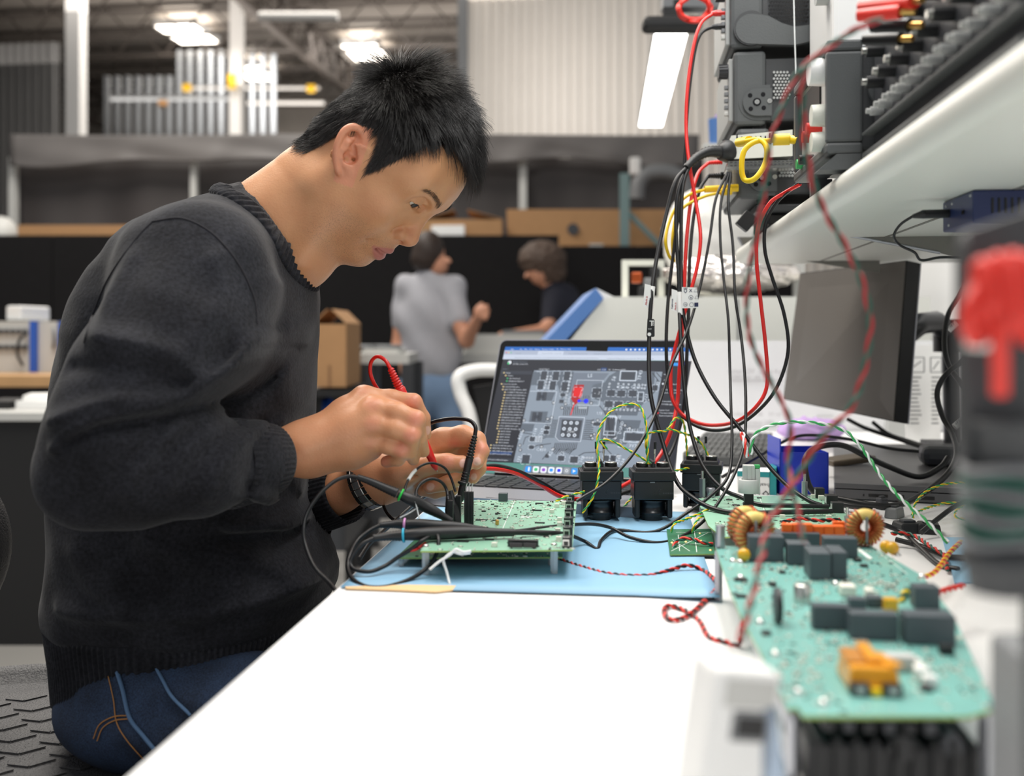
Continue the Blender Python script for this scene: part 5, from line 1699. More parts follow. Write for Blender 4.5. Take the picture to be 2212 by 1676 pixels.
S.poly('blue', [(1092, 749), (1268, 750), (1266, 757.5), (1090, 756.5)], L1)
S.poly('blue', [(1314, 750), (1496, 751), (1494, 760), (1312, 758)], L1)
S.poly('bezel_notch', [(1268, 745), (1314, 745), (1312, 759), (1266, 758)], L2)
S.poly('tab', [(1090, 756.5), (1495, 759.5), (1493, 768), (1088, 766)], L1)
S.poly('bar', [(1163, 758), (1218, 758.5), (1216, 767), (1161, 766)], L2)
S.poly('bar', [(1088, 766), (1493, 768), (1491, 779), (1086, 776)], L1)
for i, m_ in enumerate(('red', 'yel', 'green')): S.ring(m_, 1094 + i * 5.1, 761.8, 0, .0011, L3)
x = 1096
for t, dx in (('Edge', 20), ('File', 10), ('Edit', 10), ('View', 12), ('History', 15), ('Favorites', 16), ('Profiles', 15), ('Tab', 9), ('Window', 16), ('Help', 0)):
    S.text('white', t, x + 7, 755.5, .0030, L3); x += dx
for k in range(13): S.rect('white', 1353 + k * 9.5, 755.3, .0030, .0026, L3, .0008)
S.text('dim', 'Snapeda', 1114, 764, .0028, L3); S.text('dim', 'Project CE1 Blue Control A2', 1171, 764.5, .0028, L4); S.text('dim', 'Project CE1 Blue Demo A2', 1228, 765, .0028, L3); S.text('dim', 'pollywall-ACS (main 2017)', 1282, 765.5, .0028, L3)
S.text('dim', 'https://blade-mobile-power-inc-365.altium.com/designs/860356506-5796-4C58-8C5A-68F7103305D3/variant=B598-59F672-AC', 1112, 773.5, .0028, L3)
S.text('dim', '?activeView=PCB&activeDocumentId=CE1_BMUControl0009.PcbD', 1310, 775.5, .0028, L3)
S.poly('dark', [(1087, 776), (1494, 780), (1456, 1013), (1036, 997)], L1)
S.poly('canvas', [(1154, 800), (1431, 803), (1394, 1012), (1109, 998)], L2)
S.poly('row', [(1083, 801), (1150, 801.5), (1148, 809), (1081, 808)], L2)
S.poly('sel', [(1052, 974.5), (1106, 976.5), (1105, 982), (1051, 980)], L2)
S.poly('row', [(1050, 988), (1106, 990.5), (1104, 997), (1047, 994.5)], L2)
S.ring('txt', 1101, 783, 0, .0034, L3); S.ring('green', 1098.5, 785, 0, .0020, L4)
S.text('dim', 'ADVICS Workspace', 1108, 783, .0030, L3); S.text('txt', 'CE1 Blue Control A2', 1107, 787.5, .0031, L3)
S.text('dim', 'PROJECT', 1086, 798, .0024, L3); S.text('txt', 'Layers/Objects', 1164, 798, .0030, L3); S.text('silk', 'SH001', 1159, 804, .0036, L4)
for t, x_ in (('SCH', 1290), ('PCB', 1301), ('3D', 1314), ('Draftsman', 1323), ('BOM', 1342)): S.text('txt', t, x_, 799.8, .0032, L4)
S.rect('sel', 1304.5, 798, .0098, .0060, L3, .001)
rowsL = ['Design', 'Variants', '[No Variations]', 'ERGEB-NOTES4-ACT', 'Source Documents', 'ActiveBOM.BomDoc', 'BMS TOP-SHEET.SchDoc [BMS', 'CONNECTORS.SchDoc [C...', 'POWER_REGULATORS.Sc...', 'MAIN_SUPPLY.SchDoc [M...', 'MCU_POWER.SchDoc [MC...', 'MCU_IO.SchDoc [MCU_IO]', 'MCU_ADC.SchDoc [MCU_A...', 'MCU_ADC_MUX.SchDoc [...', 'FAULT_DETECTION.SchDo...', 'PROTECTION_INTERLOCK...', 'ETHERNET.SchDoc [ETHE...', 'SEND_BUSSPLIT.SchDoc [...', 'CONTACTOR_DRIVE.SchD...', 'PYRO_DRIVE.SchDoc [PY...', 'BATT_MONITOR.SchDoc [B...', 'BATT_MON1', 'BATT_MON2', 'BATT_MON3', 'BATT_MON4', 'BATT_MON5', 'PACK_MONITOR.SchDoc [...', 'PRESSURE_HUMIDITY_SE...', 'CAN_DEBUG.SchDoc [CAN...', 'CE1_BMUControl0009.PcbDoc', '', 'Open Project in Altium Designer']
ind = [0, 5, 10, 10, 0, 5, 5] + [11] * 14 + [16] * 5 + [5, 5, 5, 0, 0, -6]
for i, t in enumerate(rowsL):
    y = 806.5 + i * 6.02
    x_ = 1090 + ind[i] - (y - 806) * .212
    if t and i < 31:
        S.rect('green' if i in (2, 3, 29) else 'folder', x_ - 1.0, y - 1.4, .0027, .0020, L3, .0005)
    S.text('txt', t, x_ + 3, y, .00295, L3)
# right panel
for t, x_, y in (('Net', 1434, 810), ('SCH', 1434, 822), ('Select Net in Tab', 1440, 831), ('Net Name', 1430, 843), ('NetC118_2', 1456, 844), ('Routed Length', 1429, 849.5), ('5.84mm', 1456, 850), ('Connectivity', 1428, 868), ('POWER_REGULATOR', 1429, 874.5), ('Layers Used', 1424, 887), ('Top Layer (Signal)', 1425, 893), ('Bottom Layer (Signal)', 1424, 899)):
    S.text('txt', t, x_, y, .0031, L3)
S.ring('txt', 1432, 829, 0, .0016, L3); S.rect('red', 1421, 892, .0026, .0024, L3); S.rect('sky', 1462, 787, .012, .0052, L3, .001); S.ring('bluedot', 1481, 787, 0, .0026, L4)
# dock
S.poly('lay', [(1133, 1004), (1266, 1010), (1262, 1028), (1129, 1021)], L1)
for i, m_ in enumerate(('sky', 'white', 'white', 'white', 'white', 'grey', 'sky', 'white')):
    x_, y_ = 1141 + i * 16.6, 1013.2 + i * .72
    S.rect(m_, x_, y_, .0100, .0100, L2, .0024)
    if m_ == 'white': S.rect(('green', 'violet', 'sky', 'bluedot', 'sky', 'grey', 'sky', 'bluedot')[i - 1 if i < 7 else 3], x_, y_, .0056, .0052, L3, .0016)
    elif m_ == 'sky' and i == 0: S.rect('white', x_ + 1.5, y_, .0026, .0066, L3, .0006)
    elif i == 6: S.mb('white').add([sp(x_ - 3, y_ - 3.5, L3), sp(x_ - 3, y_ + 3.5, L3), sp(x_ + 3.2, y_, L3)], [(0, 1, 2)])
    else: S.ring('white', x_, y_, .0016, .0024, L3)
# the layout: copper pours
S.poly('pour', [(1334, 801), (1415, 802), (1411, 850), (1382, 880), (1376, 898), (1306, 896), (1303, 868), (1283, 862), (1276, 855), (1280, 830), (1306, 826), (1316, 812)], L3)
S.poly('pour', [(1152, 803), (1240, 803), (1233, 845), (1213, 862), (1205, 832), (1146, 832)], L3)
S.poly('pour', [(1161, 846), (1200, 847), (1192, 866), (1158, 864)], L3); S.poly('pour', [(1147, 888), (1184, 889), (1178, 915), (1142, 913)], L3)
S.poly('pour', [(1128, 915), (1155, 916), (1150, 932), (1122, 932)], L3); S.poly('pour', [(1300, 905), (1385, 908), (1380, 925), (1352, 960), (1296, 958)], L3)
S.poly('lay', [(1240, 805), (1316, 806), (1300, 826), (1280, 834), (1276, 870), (1230, 868)], L3)
def via(x, y, big=False):
    S.ring('trace', x, y, 0, .0030 if big else .0022, L4); S.ring('silk' if not big else 'txt', x, y, .0008, .0018, L5)
for r in range(5):
    for c in range(2): via(1183 + c * 7 - r * 1.4, 813 + r * 6.2)
for r in range(9): via(1233.5 - r * 1.5, 811 + r * 7)
for x_, y_, n_ in ((1317, 829, 2), (1336, 829, 2), (1347, 830, 2), (1358, 830.5, 2), (1371, 831, 2), (1380, 831, 2), (1388, 831.5, 2), (1394, 832, 2)):
    for j in range(n_): via(x_ - j * 1.4, y_ + j * 7)
for k in range(9): via(1308 + k * 8, 884 + k * .3)
for x_, y_ in ((1196, 870), (1277, 871), (1403, 864), (1382, 885), (1183, 905), (1192, 902), (1132, 908), (1281, 912), (1291, 908), (1277, 941), (1280, 947), (1284, 938), (1350, 919), (1360, 925), (1130, 931), (1222, 873), (1238, 872), (1214, 881), (1306, 947), (1329, 947), (1335, 985), (1330, 1005), (1170, 965), (1195, 970), (1123, 962), (1124, 972)): via(x_, y_, True)
for r in range(3):
    for c in range(3): via(1160 + c * 5.2 - r * .8, 944 + r * 4.8); 
for x_ in range(8): via(1252 + x_ * 4.7 if x_ < 4 else 1262 + (x_ - 4) * 6, 881 + (0 if x_ < 4 else 108))
def pads(x, y, w, h, fr=True):
    S.rect('pad', x, y, w, h, L4)
    if fr: S.frame('silk', x, y, w * 1.28, h * 1.18, .0006, L5, True)
for x_, y_ in ((1175, 811), (1201, 812), (1168, 832), (1194, 833), (1225, 812), (1220, 835)): pads(x_, y_, .0095, .0150)
for x_, y_ in ((1320, 849), (1342, 850), (1367, 850), (1315, 873), (1336, 874), (1362, 875)): pads(x_, y_, .0115, .0100)
for x_, y_ in ((1216, 853), (1213, 867)): pads(x_, y_, .0075, .0060, y_ < 860)
S.frame('silk', 1357, 812, .026, .0165, .0014, L5); S.rect('pad', 1357, 812, .0215, .0125, L4)
for cx_, cy_ in ((1170, 856), (1160, 900)):
    for sx in (-1, 1): S.rect('pad', cx_ + sx * 6.2, cy_, .0072, .0155, L4, .0014)
    S.rect('pad', cx_, cy_ + .6, .009, .006, L4)
S.poly('dkred', [(1241, 831), (1262, 831), (1260, 842), (1257, 853), (1248, 870), (1242, 875), (1234, 862), (1237, 840)], L4)
S.rect('red', 1248.5, 847, .0138, .0158, L5, .002); S.frame('silk', 1248.5, 847, .0152, .0172, .0005, .0006, True)
S.line('red', [(1240, 874), (1233, 896)], .0020, L5); S.text('white', 'NetC118_2', 1254, 856, .0030, .0006, 80)
S.ring('bluedot', 1266, 866.5, 0, .0041, .0006); S.ring('bluedot', 1251, 866, 0, .0027, .0006); S.line('bluedot', [(1251, 866), (1266, 866.5)], .0010, .0006)
S.rect('pad', 1289, 849, .0140, .0155, L4, .002); S.frame('silk', 1289, 849, .0160, .0178, .0006, L5, True); S.text('txt', '2', 1286, 851, .0034, L5, 80); S.text('txt', 'TV5', 1295, 853, .0034, L5, 80)
S.line('silk', [(1245, 832), (1247, 821), (1303, 822), (1300, 836)], .0007, L5); S.line('silk', [(1296, 862), (1294, 876), (1248, 875)], .0007, L5)
S.line('silk', [(1145, 845), (1203, 846), (1190, 915), (1131, 912)], .0007, L5)
# the big chip
S.poly('lay', [(1206, 902), (1262, 904), (1252, 955), (1206, 953), (1198, 945)], L3)
S.line('silk', [(1213, 900), (1263, 902), (1254, 954), (1207, 952), (1200, 944), (1208, 900), (1213, 900)], .0008, L5)
S.poly('pad', [(1214, 906), (1258, 908), (1251, 947), (1213, 945), (1210, 940)], L4)
for r in range(3):
    for c in range(3): S.ring('silk', 1221 + c * 12.7 - r * 2.6, 913 + r * 13.2 + c * .4, .0012, .0030, L5)
S.text('txt', 'DGND', 1225, 934, .0042, .0006)
for k in range(13):
    S.line('trace', [(1217 + k * 4.2, 897), (1219 + k * 4.2, 886 - (k % 3) * 1.5), (1215 + k * 4.6, 878)], .0012, L4)
    S.line('trace', [(1200 + k * 3.9, 957), (1197 + k * 3.9, 969), (1190 + k * 3.6, 975 + (k % 4) * 2)], .0012, L4)
for k in range(11):
    S.line('trace', [(1206 - k * .9, 908 + k * 3.6), (1190 - k * .9, 907.5 + k * 3.6), (1183 - k * 1.4, 903 + k * 4.6)], .0011, L4)
    S.line('trace', [(1266 - k * .8, 908 + k * 4.0), (1276 - k * .8, 908.5 + k * 4.0), (1284 - k * .6, 906 + k * 4.4)], .0011, L4)
for ln__ in (((1295, 876), (1313, 900), (1318, 940)), ((1330, 892), (1345, 925), (1350, 932)), ((1405, 856), (1414, 846), (1420, 820)), ((1410, 806), (1428, 830)), ((1418, 805), (1430, 818)), ((1398, 905), (1412, 890)),
             ((1190, 958), (1160, 962), (1150, 968)), ((1150, 940), (1135, 945), (1130, 960)), ((1172, 992), (1185, 976)), ((1300, 960), (1320, 980), (1328, 1000)), ((1131, 935), (1150, 938)), ((1240, 990), (1262, 978), (1300, 976))):
    S.line('trace', ln__, .0011, L4)
for x_, y_, w_, h_ in ((1182, 924, .008, .006), (1180, 934, .008, .006), (1150, 948, .008, .008), (1148, 966, .008, .006), (1136, 992, .012, .014), (1212, 990, .010, .008), (1240, 993, .012, .010), (1318, 915, .013, .022), (1322, 940, .012, .010), (1370, 944, .026, .012), (1290, 916, .012, .006), (1310, 990, .009, .009), (1324, 990, .009, .009), (1182, 985, .006, .006), (1415, 838, .008, .009)):
    pads(x_, y_, w_, h_, w_ > .0075)
S.frame('silk', 1370, 944, .032, .017, .0010, L5); S.frame('silk', 1318, 920, .018, .030, .0010, L5); S.frame('silk', 1384, 857, .0085, .0155, .0010, L5); S.rect('pad', 1385, 853, .005, .004, L4); S.rect('pad', 1383, 862, .005, .004, L4)
for t, x_, y_, sz, rot in (('L5', 1269, 815, .0085, 0), ('TP43', 1384, 822, .0085, 84), ('58', 1328, 824, .0085, 76), ('C266', 1333, 839, .0075, 0), ('C265', 1362, 839, .0075, 0), ('C123', 1394, 872, .0075, 78), ('TP407', 1316, 904, .0072, 0), ('DGND', 1341, 938, .0072, 82), ('U3', 1289, 896, .0075, 0), ('TP411', 1352, 932, .0075, 0), ('3V3', 1358, 966, .0080, 0), ('R544', 1336, 1004, .0075, 78), ('534', 1346, 1006, .0075, 78),
                           ('R505', 1258, 1006, .0075, 0), ('C450', 1158, 974, .0075, 0), ('R24', 1190, 986, .0075, 72), ('C118', 1154, 946, .0075, 78), ('C169', 1168, 946, .0075, 78), ('133', 1122, 1000, .0075, 84), ('108', 1257, 1000, .0075, 74), ('C5', 1208, 982, .0075, 0), ('C696', 1229, 874, .0065, 78), ('R435', 1340, 968, .0070, 78), ('17', 1416, 832, .0075, 0), ('R526', 1124, 950, .0070, 78)):
    S.text('silk', t, x_, y_, sz, .0006, rot)
scr_mat('faint', (104, 112, 124))
S.text('trace', 'C11', 1274, 861, .0070, L5, 0, 'LEFT', True); S.text('pad', '1955', 1290, 872, .0062, L5, 0, 'LEFT', True); S.text('pad', 'TP407', 1390, 932, .0070, L4, 0, 'LEFT', True)
scr_root = None
names = {'wall': 'wallpaper', 'txt': 'screen_text', 'silk': 'layout_legend', 'canvas': 'layout_canvas', 'pour': 'copper_pour', 'trace': 'layout_trace', 'pad': 'layout_pad', 'dark': 'app_window', 'blue': 'menu_bar'}
M['screen_bezel_notch'] = M['bezel']
for m_, mb in S.by.items():
    nm = names.get(m_, 'screen_graphic')
    o = obj(nm, mb, M['screen_' + m_], lid)
    if len(mb.f) > 1: o['kind'] = 'stuff'

# ---------------------------------------------------------------- circuit boards
def board_axes(z, nearL, nearR):
    a, b = PZ(*nearL, z), PZ(*nearR, z)
    return a, b
def pcb(root, poly, z, th, m_):
    q = onz(z, *poly)
    mb = MB()
    n = len(q)
    dn = Vector((0, 0, -th))
    mb.add(q, [tuple(range(n))], False, 0)
    mb.add([p + dn for p in q], [tuple(range(n))[::-1]], False, 0)
    mb.add(q + [p + dn for p in q], [(k, n + k, n + (k + 1) % n, (k + 1) % n) for k in range(n)], False, 1)
    me_o = obj('board', mb, [M[m_], M['pcb_edge']], root)
    bm = bmesh.new(); bm.from_mesh(me_o.data); bmesh.ops.recalc_face_normals(bm, faces=bm.faces); bm.to_mesh(me_o.data); bm.free()
    return q
def inside(p, poly):
    c = False
    n = len(poly)
    for i in range(n):
        a, b = poly[i], poly[i - 1]
        if (a.y > p[1]) != (b.y > p[1]) and p[0] < (b.x - a.x) * (p[1] - a.y) / (b.y - a.y) + a.x: c = not c
    return c
def smd(root, poly, z, n, keepout=(), seed=1, scale=1.0):
    r = random.Random(seed)
    xs = [p.x for p in poly]; ys = [p.y for p in poly]
    dark, pale, tin = MB(), MB(), MB()
    clusters = [(r.uniform(min(xs), max(xs)), r.uniform(min(ys), max(ys)), r.uniform(.012, .03)) for _ in range(max(6, n // 22))]
    k = 0
    for _ in range(n * 6):
        if k >= n: break
        c = r.choice(clusters)
        x, y = r.gauss(c[0], c[2]), r.gauss(c[1], c[2])
        x, y = round(x / .0022) * .0022, round(y / .0026) * .0026
        if not inside((x, y), poly): continue
        if any(abs(x - kx) < kw and abs(y - ky) < kh for kx, ky, kw, kh in keepout): continue
        w_, h_ = r.choice(((.0016, .0009), (.0010, .0018), (.0022, .0013), (.0012, .0012), (.0030, .0020)))
        w_, h_ = w_ * scale, h_ * scale
        hh = r.uniform(.0005, .0012) * scale
        m_ = r.choice((dark, pale, pale, pale, pale))
        m_.box((x, y, z + hh / 2), (w_, h_, hh))
        tin.box((x - w_ * .6, y, z + hh * .4), (w_ * .4, h_, hh * .9)); tin.box((x + w_ * .6, y, z + hh * .4), (w_ * .4, h_, hh * .9))
        k += 1
    for nm, m_, mm in (('small_component', dark, 'chip_black'), ('small_component', pale, 'connector_white'), ('solder_joint', tin, 'tin')):
        if m_.f: obj(nm, m_, M[mm], root, 0, None, 'stuff')
def silk_text(root, items, z, m_='silk'):
    mb = MB()
    for t, px, py, sz in items:
        text_mb(t, sz, PZ(px, py, z + .0002), (1, 0, 0), (0, 1, 0), mb)
    return mb
ZB = .950                                      # main board, on nylon standoffs
mainb = thing('circuit_board', 'green control circuit board on white standoffs over the blue mat', 'circuit board', PZ(1080, 1240, DT).xy.to_3d() + Vector((0, 0, DT)))
mpoly = [(908, 1190), (1237, 1187), (1237, 1178), (1246, 1083), (1062, 1080), (985, 1081)]
q = pcb(mainb, mpoly, ZB, .0016, 'pcb_green')
for px, py in ((920, 1180), (1197, 1177), (1215, 1084), (1000, 1088)):
    c = PZ(px, py, ZB)
    so = obj('standoff', MB().cyl((c.x, c.y, DT + .0045), (c.x, c.y, ZB - .0016), .0040, n=6, smooth=False).cyl((c.x, c.y, DT + .0022), (c.x, c.y, DT + .0045), .0034), M['nylon'], mainb)
    obj('screw', MB().lathe([(0, .0022), (.0022, .0020), (.0030, .0008), (.0031, 0)], (c.x, c.y, ZB), (0, 0, 1), 14), M['tin'], mainb)
def comp(root, name, px, py, z, size, m_, rotz=0.0, bev=.0003, lift=0.0):
    c = PZ(px, py, z)
    return obj(name, MB().box((c.x, c.y, z + lift + size[2] / 2), size, Matrix.Rotation(rotz, 3, 'Z') if rotz else None), M[m_], root, bev)
comp(mainb, 'inductor', 1087, 1082, ZB, (.011, .009, .010), 'cap_grey')
for px, py, w_, h_ in ((1040, 1124, .013, .0035), (1165, 1088, .010, .0035), (1160, 1103, .011, .0035), (1166, 1130, .011, .0038), (1045, 1105, .005, .004), (1075, 1110, .006, .003), (1078, 1120, .004, .004), (1030, 1150, .011, .005), (1058, 1166, .009, .005), (1000, 1170, .012, .006), (1210, 1130, .005, .004), (1186, 1093, .005, .003), (1192, 1084, .004, .003), (1180, 1160, .006, .003), (1072, 1094, .005, .003), (1064, 1090, .004, .003)):
    comp(mainb, 'chip', px, py, ZB, (w_, h_, .0012), 'chip_black')
for px, py in ((1218, 1090), (1203, 1096), (1192, 1108), (1209, 1126), (1209, 1136), (1205, 1150), (1207, 1168), (1068, 1181)):
    comp(mainb, 'white_connector', px, py, ZB, (.0055, .0045, .0045), 'connector_white')
comp(mainb, 'test_jack', 1074, 1134, ZB, (.0040, .0040, .0060), 'gold', 0, .0012)
for k in range(6):                             # the column of black modular jacks along the right edge
    py = 1087 + k * 14.5 + k * k * .9
    c = PZ(1232 - k * 1.3, py, ZB)
    jk = obj('jack', MB().box((c.x, c.y, ZB + .0055), (.0095, .0115, .011)), M['black_plastic'], mainb, .0004)
    obj('jack_mouth', MB().box((c.x - .001, c.y - .0035, ZB + .0112), (.0062, .0050, .0006)).box((c.x - .001, c.y - .0060, ZB + .0058), (.0064, .0006, .0062)), M['tin'], jk)
    obj('opening', MB().box((c.x - .001, c.y - .0064, ZB + .0050), (.0044, .0006, .0040)).box((c.x - .001, c.y - .0035, ZB + .0116), (.0044, .0034, .0006)), M['bezel'], jk)
hd = comp(mainb, 'front_socket', 1130, 1180, ZB, (.0300, .0060, .0065), 'chip_black')
for sx in (-1, 1):
    c = PZ(1130 + sx * 15, 1184, ZB)
    obj('socket_mouth', MB().box((c.x, c.y - .001, ZB + .0032), (.0125, .003, .0042)), M['bezel'], hd)
c = PZ(1013, 1137, ZB)                         # tall shrouded pin header in front of his left hand
ph = obj('pin_header', MB().box((c.x, c.y, ZB + .019), (.0102, .0032, .038)).box((c.x, c.y - .002, ZB + .019), (.0030, .001, .038)), M['black_plastic'], mainb, .0003)
for k in (-1, 0, 1):
    obj('pin', MB().tube([(c.x + k * .0032, c.y, ZB + .036), (c.x + k * .0032, c.y, ZB + .043), (c.x + k * .0032 + .0012, c.y, ZB + .047)], .0006, 6), M['tin'], ph)
    obj('header_rib', MB().box((c.x + k * .0032, c.y - .0018, ZB + .019), (.0022, .0012, .0376)), M['black_plastic'], ph)
for px, py, hh in ((973, 1140, .030), (990, 1128, .030)):   # black mini grabbers standing on the board
    c = PZ(px, py, ZB)
    obj('grabber', MB().box((c.x, c.y, ZB + hh / 2), (.0062, .0050, hh)), M['black_plastic'], mainb, .001)
comp(mainb, 'small_relay', 985, 1142, ZB, (.008, .006, .006), 'cap_grey')
line_a, line_b = PZ(1084, 1146, ZB + .0003), PZ(1112, 1081, ZB + .0003)
mb = MB().bar(line_a, line_b, .0009, .0001)
for px, py in ((1130, 1117), (1141, 1117)): c = PZ(px, py, ZB); mb.box((c.x, c.y, ZB + .0002), (.0045, .0065, .0002))
rr = random.Random(5)
for _ in range(60):
    c = PZ(rr.uniform(1110, 1195), rr.uniform(1086, 1168), ZB); mb.box((c.x, c.y, ZB + .0002), (rr.choice((.004, .0012, .006)), .0006, .0002))
obj('silkscreen', mb, M['silk'], mainb, 0, None, 'stuff')
smd(mainb, q, ZB, 420, [(PZ(1087, 1082, ZB).x, PZ(1087, 1082, ZB).y, .008, .007)], 3)
c0 = [PZ(px, py, ZB) for px, py in ((905, 1195), (1225, 1195))]
lowb = thing('carrier_board', 'darker green carrier board lying just below the control board at its left', 'circuit board', PZ(900, 1215, DT + .012))
ql = pcb(lowb, [(855, 1204), (1000, 1204), (1215, 1203), (1215, 1195), (912, 1150)], DT + .012, .0016, 'pcb_dark')
for px, py in ((865, 1203), (1190, 1201)):
    c = PZ(px, py, DT + .012)
    obj('spacer', MB().cyl((c.x, c.y + .004, DT + .0022), (c.x, c.y + .004, DT + .0104), .003, n=8), M['nylon'], lowb)
smd(lowb, ql, DT + .012, 60, (), 9)

# three contactors
def contactor(px, d, label, yaw=0.0):
    c = P(px, 1100, d); c.z = DT + .0022
    t = thing('contactor', label, 'relay', c, 'black contactors in a row on the blue mat')
    T = Matrix.Translation(c) @ Matrix.Rotation(YAW + yaw, 4, 'Z')
    def pb(name, mb, m_, bev=.0, par=None): return obj(name, mb.xf(T), M[m_], par or t, bev)
    pb('foot', MB().cyl((0, 0, 0), (0, 0, .006), .0135, n=24).cyl((0, 0, .0055), (0, 0, .0085), .0160, n=24), 'black_plastic')
    pb('coil', MB().lathe([(.0155, .008), (.0178, .0085), (.0178, .011), (.0165, .0115), (.0165, .0225), (.0178, .023), (.0178, .026)], (0, 0, 0), (0, 0, 1), 28), 'black_gloss')
    for sx in (-1, 1):
        pb('side_plate', MB().box((sx * .0205, 0, .0165), (.0065, .036, .025)), 'black_plastic', .0022)
    pb('bottom_plate', MB().box((0, .008, .006), (.041, .020, .005)), 'black_plastic', .001)
    body = pb('body', MB().box((0, 0, .0395), (.0500, .0400, .0240)), 'black_gloss', .0015)
    pb('seam_clip', MB().box((-.002, -.0203, .0500), (.0060, .0008, .0014)), 'mid_grey', 0, body)
    lid_ = pb('flange', MB().box((0, 0, .0575), (.0545, .0440, .0120)), 'black_plastic', .0012)
    pb('flange_top', MB().box((0, 0, .0655), (.0470, .0370, .0050), None, 0, .92), 'black_plastic', .0012, lid_)
    pb('divider', MB().box((0, 0, .0705), (.0030, .030, .010)).box((0, -.009, .069), (.006, .006, .007)), 'black_plastic', .0004)
    for sx in (-1, 1):
        tm = pb('terminal', MB().cyl((sx * .0130, -.004, .067), (sx * .0130, -.004, .0725), .0078, n=20), 'black_plastic')
        pb('contact', MB().lathe([(0, .0012), (.0060, .0012), (.0072, .0006), (.0072, 0)], (sx * .0130, -.004, .0725), (0, 0, 1), 20), 'tin', 0, tm)
        pb('probe_pin', MB().cyl((sx * .0045, .006, .072), (sx * .0045 + .0005 * sx, .006, .085), .0009, n=6).cyl((sx * .0045, .006, .083), (sx * .0050, .006, .093), .0014, n=8), 'tin')
        pb('pin_sleeve', MB().cyl((sx * .0050, .006, .089), (sx * .0050, .006, .098), .0018, n=8), 'black_plastic')
    mk = MB().tube([(.008, -.0202, .034), (.0052, -.0202, .0375), (.0085, -.0202, .0415)], .0004, 4)
    for k in range(6): mk.box((.0118 + k * .0022, -.0201, .0362), (.0012, .0003, .0018))
    pb('embossed_mark', mk, 'dark_grey', 0, body)
    return t
contactor(1297, 1.278, 'black contactor nearest the control board, first of the row')
contactor(1408, 1.275, 'black contactor in the middle of the row under the laptop screen')
contactor(1516, 1.345, 'black contactor partly behind the silver hex standoff', -.25)

# second board with the grey plug
ZS = .946
secb = thing('interface_board', 'green interface board with metal standoffs behind the copper coils', 'circuit board', PZ(1670, 1120, DT).xy.to_3d() + Vector((0, 0, DT)))
qs = pcb(secb, [(1505, 1077), (1530, 1135), (1560, 1160), (1850, 1140), (1820, 1100), (1785, 1071), (1560, 1070)], ZS, .0016, 'pcb_green')
def hexpost(root, px, py, z0, z1, r, m_='aluminium', stud=.010):
    c = PZ(px, py, z0)
    o = obj('standoff', MB().cyl((c.x, c.y, z0), (c.x, c.y, z1), r, n=6, smooth=False), M[m_], root)
    obj('stud', MB().cyl((c.x, c.y, z1), (c.x, c.y, z1 + stud), r * .45, n=8), M['tin'], o)
    obj('standoff', MB().cyl((c.x, c.y, DT + .001), (c.x, c.y, z0 - .0016), r, n=6, smooth=False), M[m_], root)
hexpost(secb, 1517, 1073, ZS, ZS + .024, .0042)
hexpost(secb, 1738, 1071, ZS, ZS + .019, .0040)
hexpost(secb, 1830, 1130, ZS, ZS + .008, .0035)
c = PZ(1535, 1073, ZS)
cp = obj('electrolytic_capacitor', MB().lathe([(.0058, 0), (.0058, .001), (.0054, .0015), (.0058, .002), (.0058, .0115), (.0052, .012), (0, .012)], c, (0, 0, 1), 20), M['aluminium'], secb)
for px, py, w_, d_, h_, m_ in ((1770, 1075, .011, .012, .013, 'black_plastic'), (1795, 1093, .013, .016, .014, 'black_plastic'), (1808, 1106, .013, .013, .012, 'black_plastic'), (1774, 1080, .007, .005, .006, 'connector_white'), (1756, 1076, .005, .005, .005, 'connector_white'), (1690, 1119, .006, .005, .004, 'connector_white'), (1790, 1120, .006, .005, .004, 'connector_white')):
    o = comp(secb, 'connector', px, py, ZS, (w_, d_, h_), m_)
    if m_ == 'black_plastic':
        cc = PZ(px, py, ZS); obj('opening', MB().box((cc.x - w_ / 2, cc.y, ZS + h_ * .55), (.0006, d_ * .6, h_ * .5)), M['grey_plug'], o)
for px, py, w_, d_ in ((1700, 1080, .014, .004), (1590, 1092, .009, .006), (1575, 1080, .008, .005), (1640, 1076, .006, .004), (1655, 1112, .008, .006), (1610, 1118, .01, .004), (1725, 1108, .008, .006)):
    comp(secb, 'chip', px, py, ZS, (w_, d_, .0013), 'chip_black')
smd(secb, qs, ZS, 260, (), 21)
obj('silkscreen', MB().bar(PZ(1640, 1072, ZS + .0003), PZ(1668, 1150, ZS + .0003), .0008, .0001), M['silk'], secb)
# grey keyed plug on its black stem
plug = thing('cable_plug', 'grey keyed cable plug standing on a black stem behind the coils', 'plug', PZ(1617, 1107, ZS))
c = PZ(1617, 1107, ZS)
obj('stem', MB().box((c.x, c.y, ZS + .0135), (.0105, .010, .027)).box((c.x - .0055, c.y, ZS + .006), (.002, .008, .012)), M['black_plastic'], plug, .0006)
obj('plug_shell', MB().lathe([(.0118, .024), (.0122, .025), (.0122, .039), (.0112, .040), (.0085, .040)], c, (0, 0, 1), 28), M['grey_plug'], plug)
obj('plug_body', MB().box((c.x, c.y, ZS + .048), (.0135, .012, .018)).box((c.x, c.y - .0065, ZS + .048), (.0045, .002, .018)).box((c.x + .010, c.y, ZS + .038), (.006, .010, .030)), M['grey_plug'], plug, .0008)
obj('green_clip', MB().box((c.x + .0095, c.y - .002, ZS + .0555), (.007, .006, .0045)), M['pvc_green'], plug, .001)

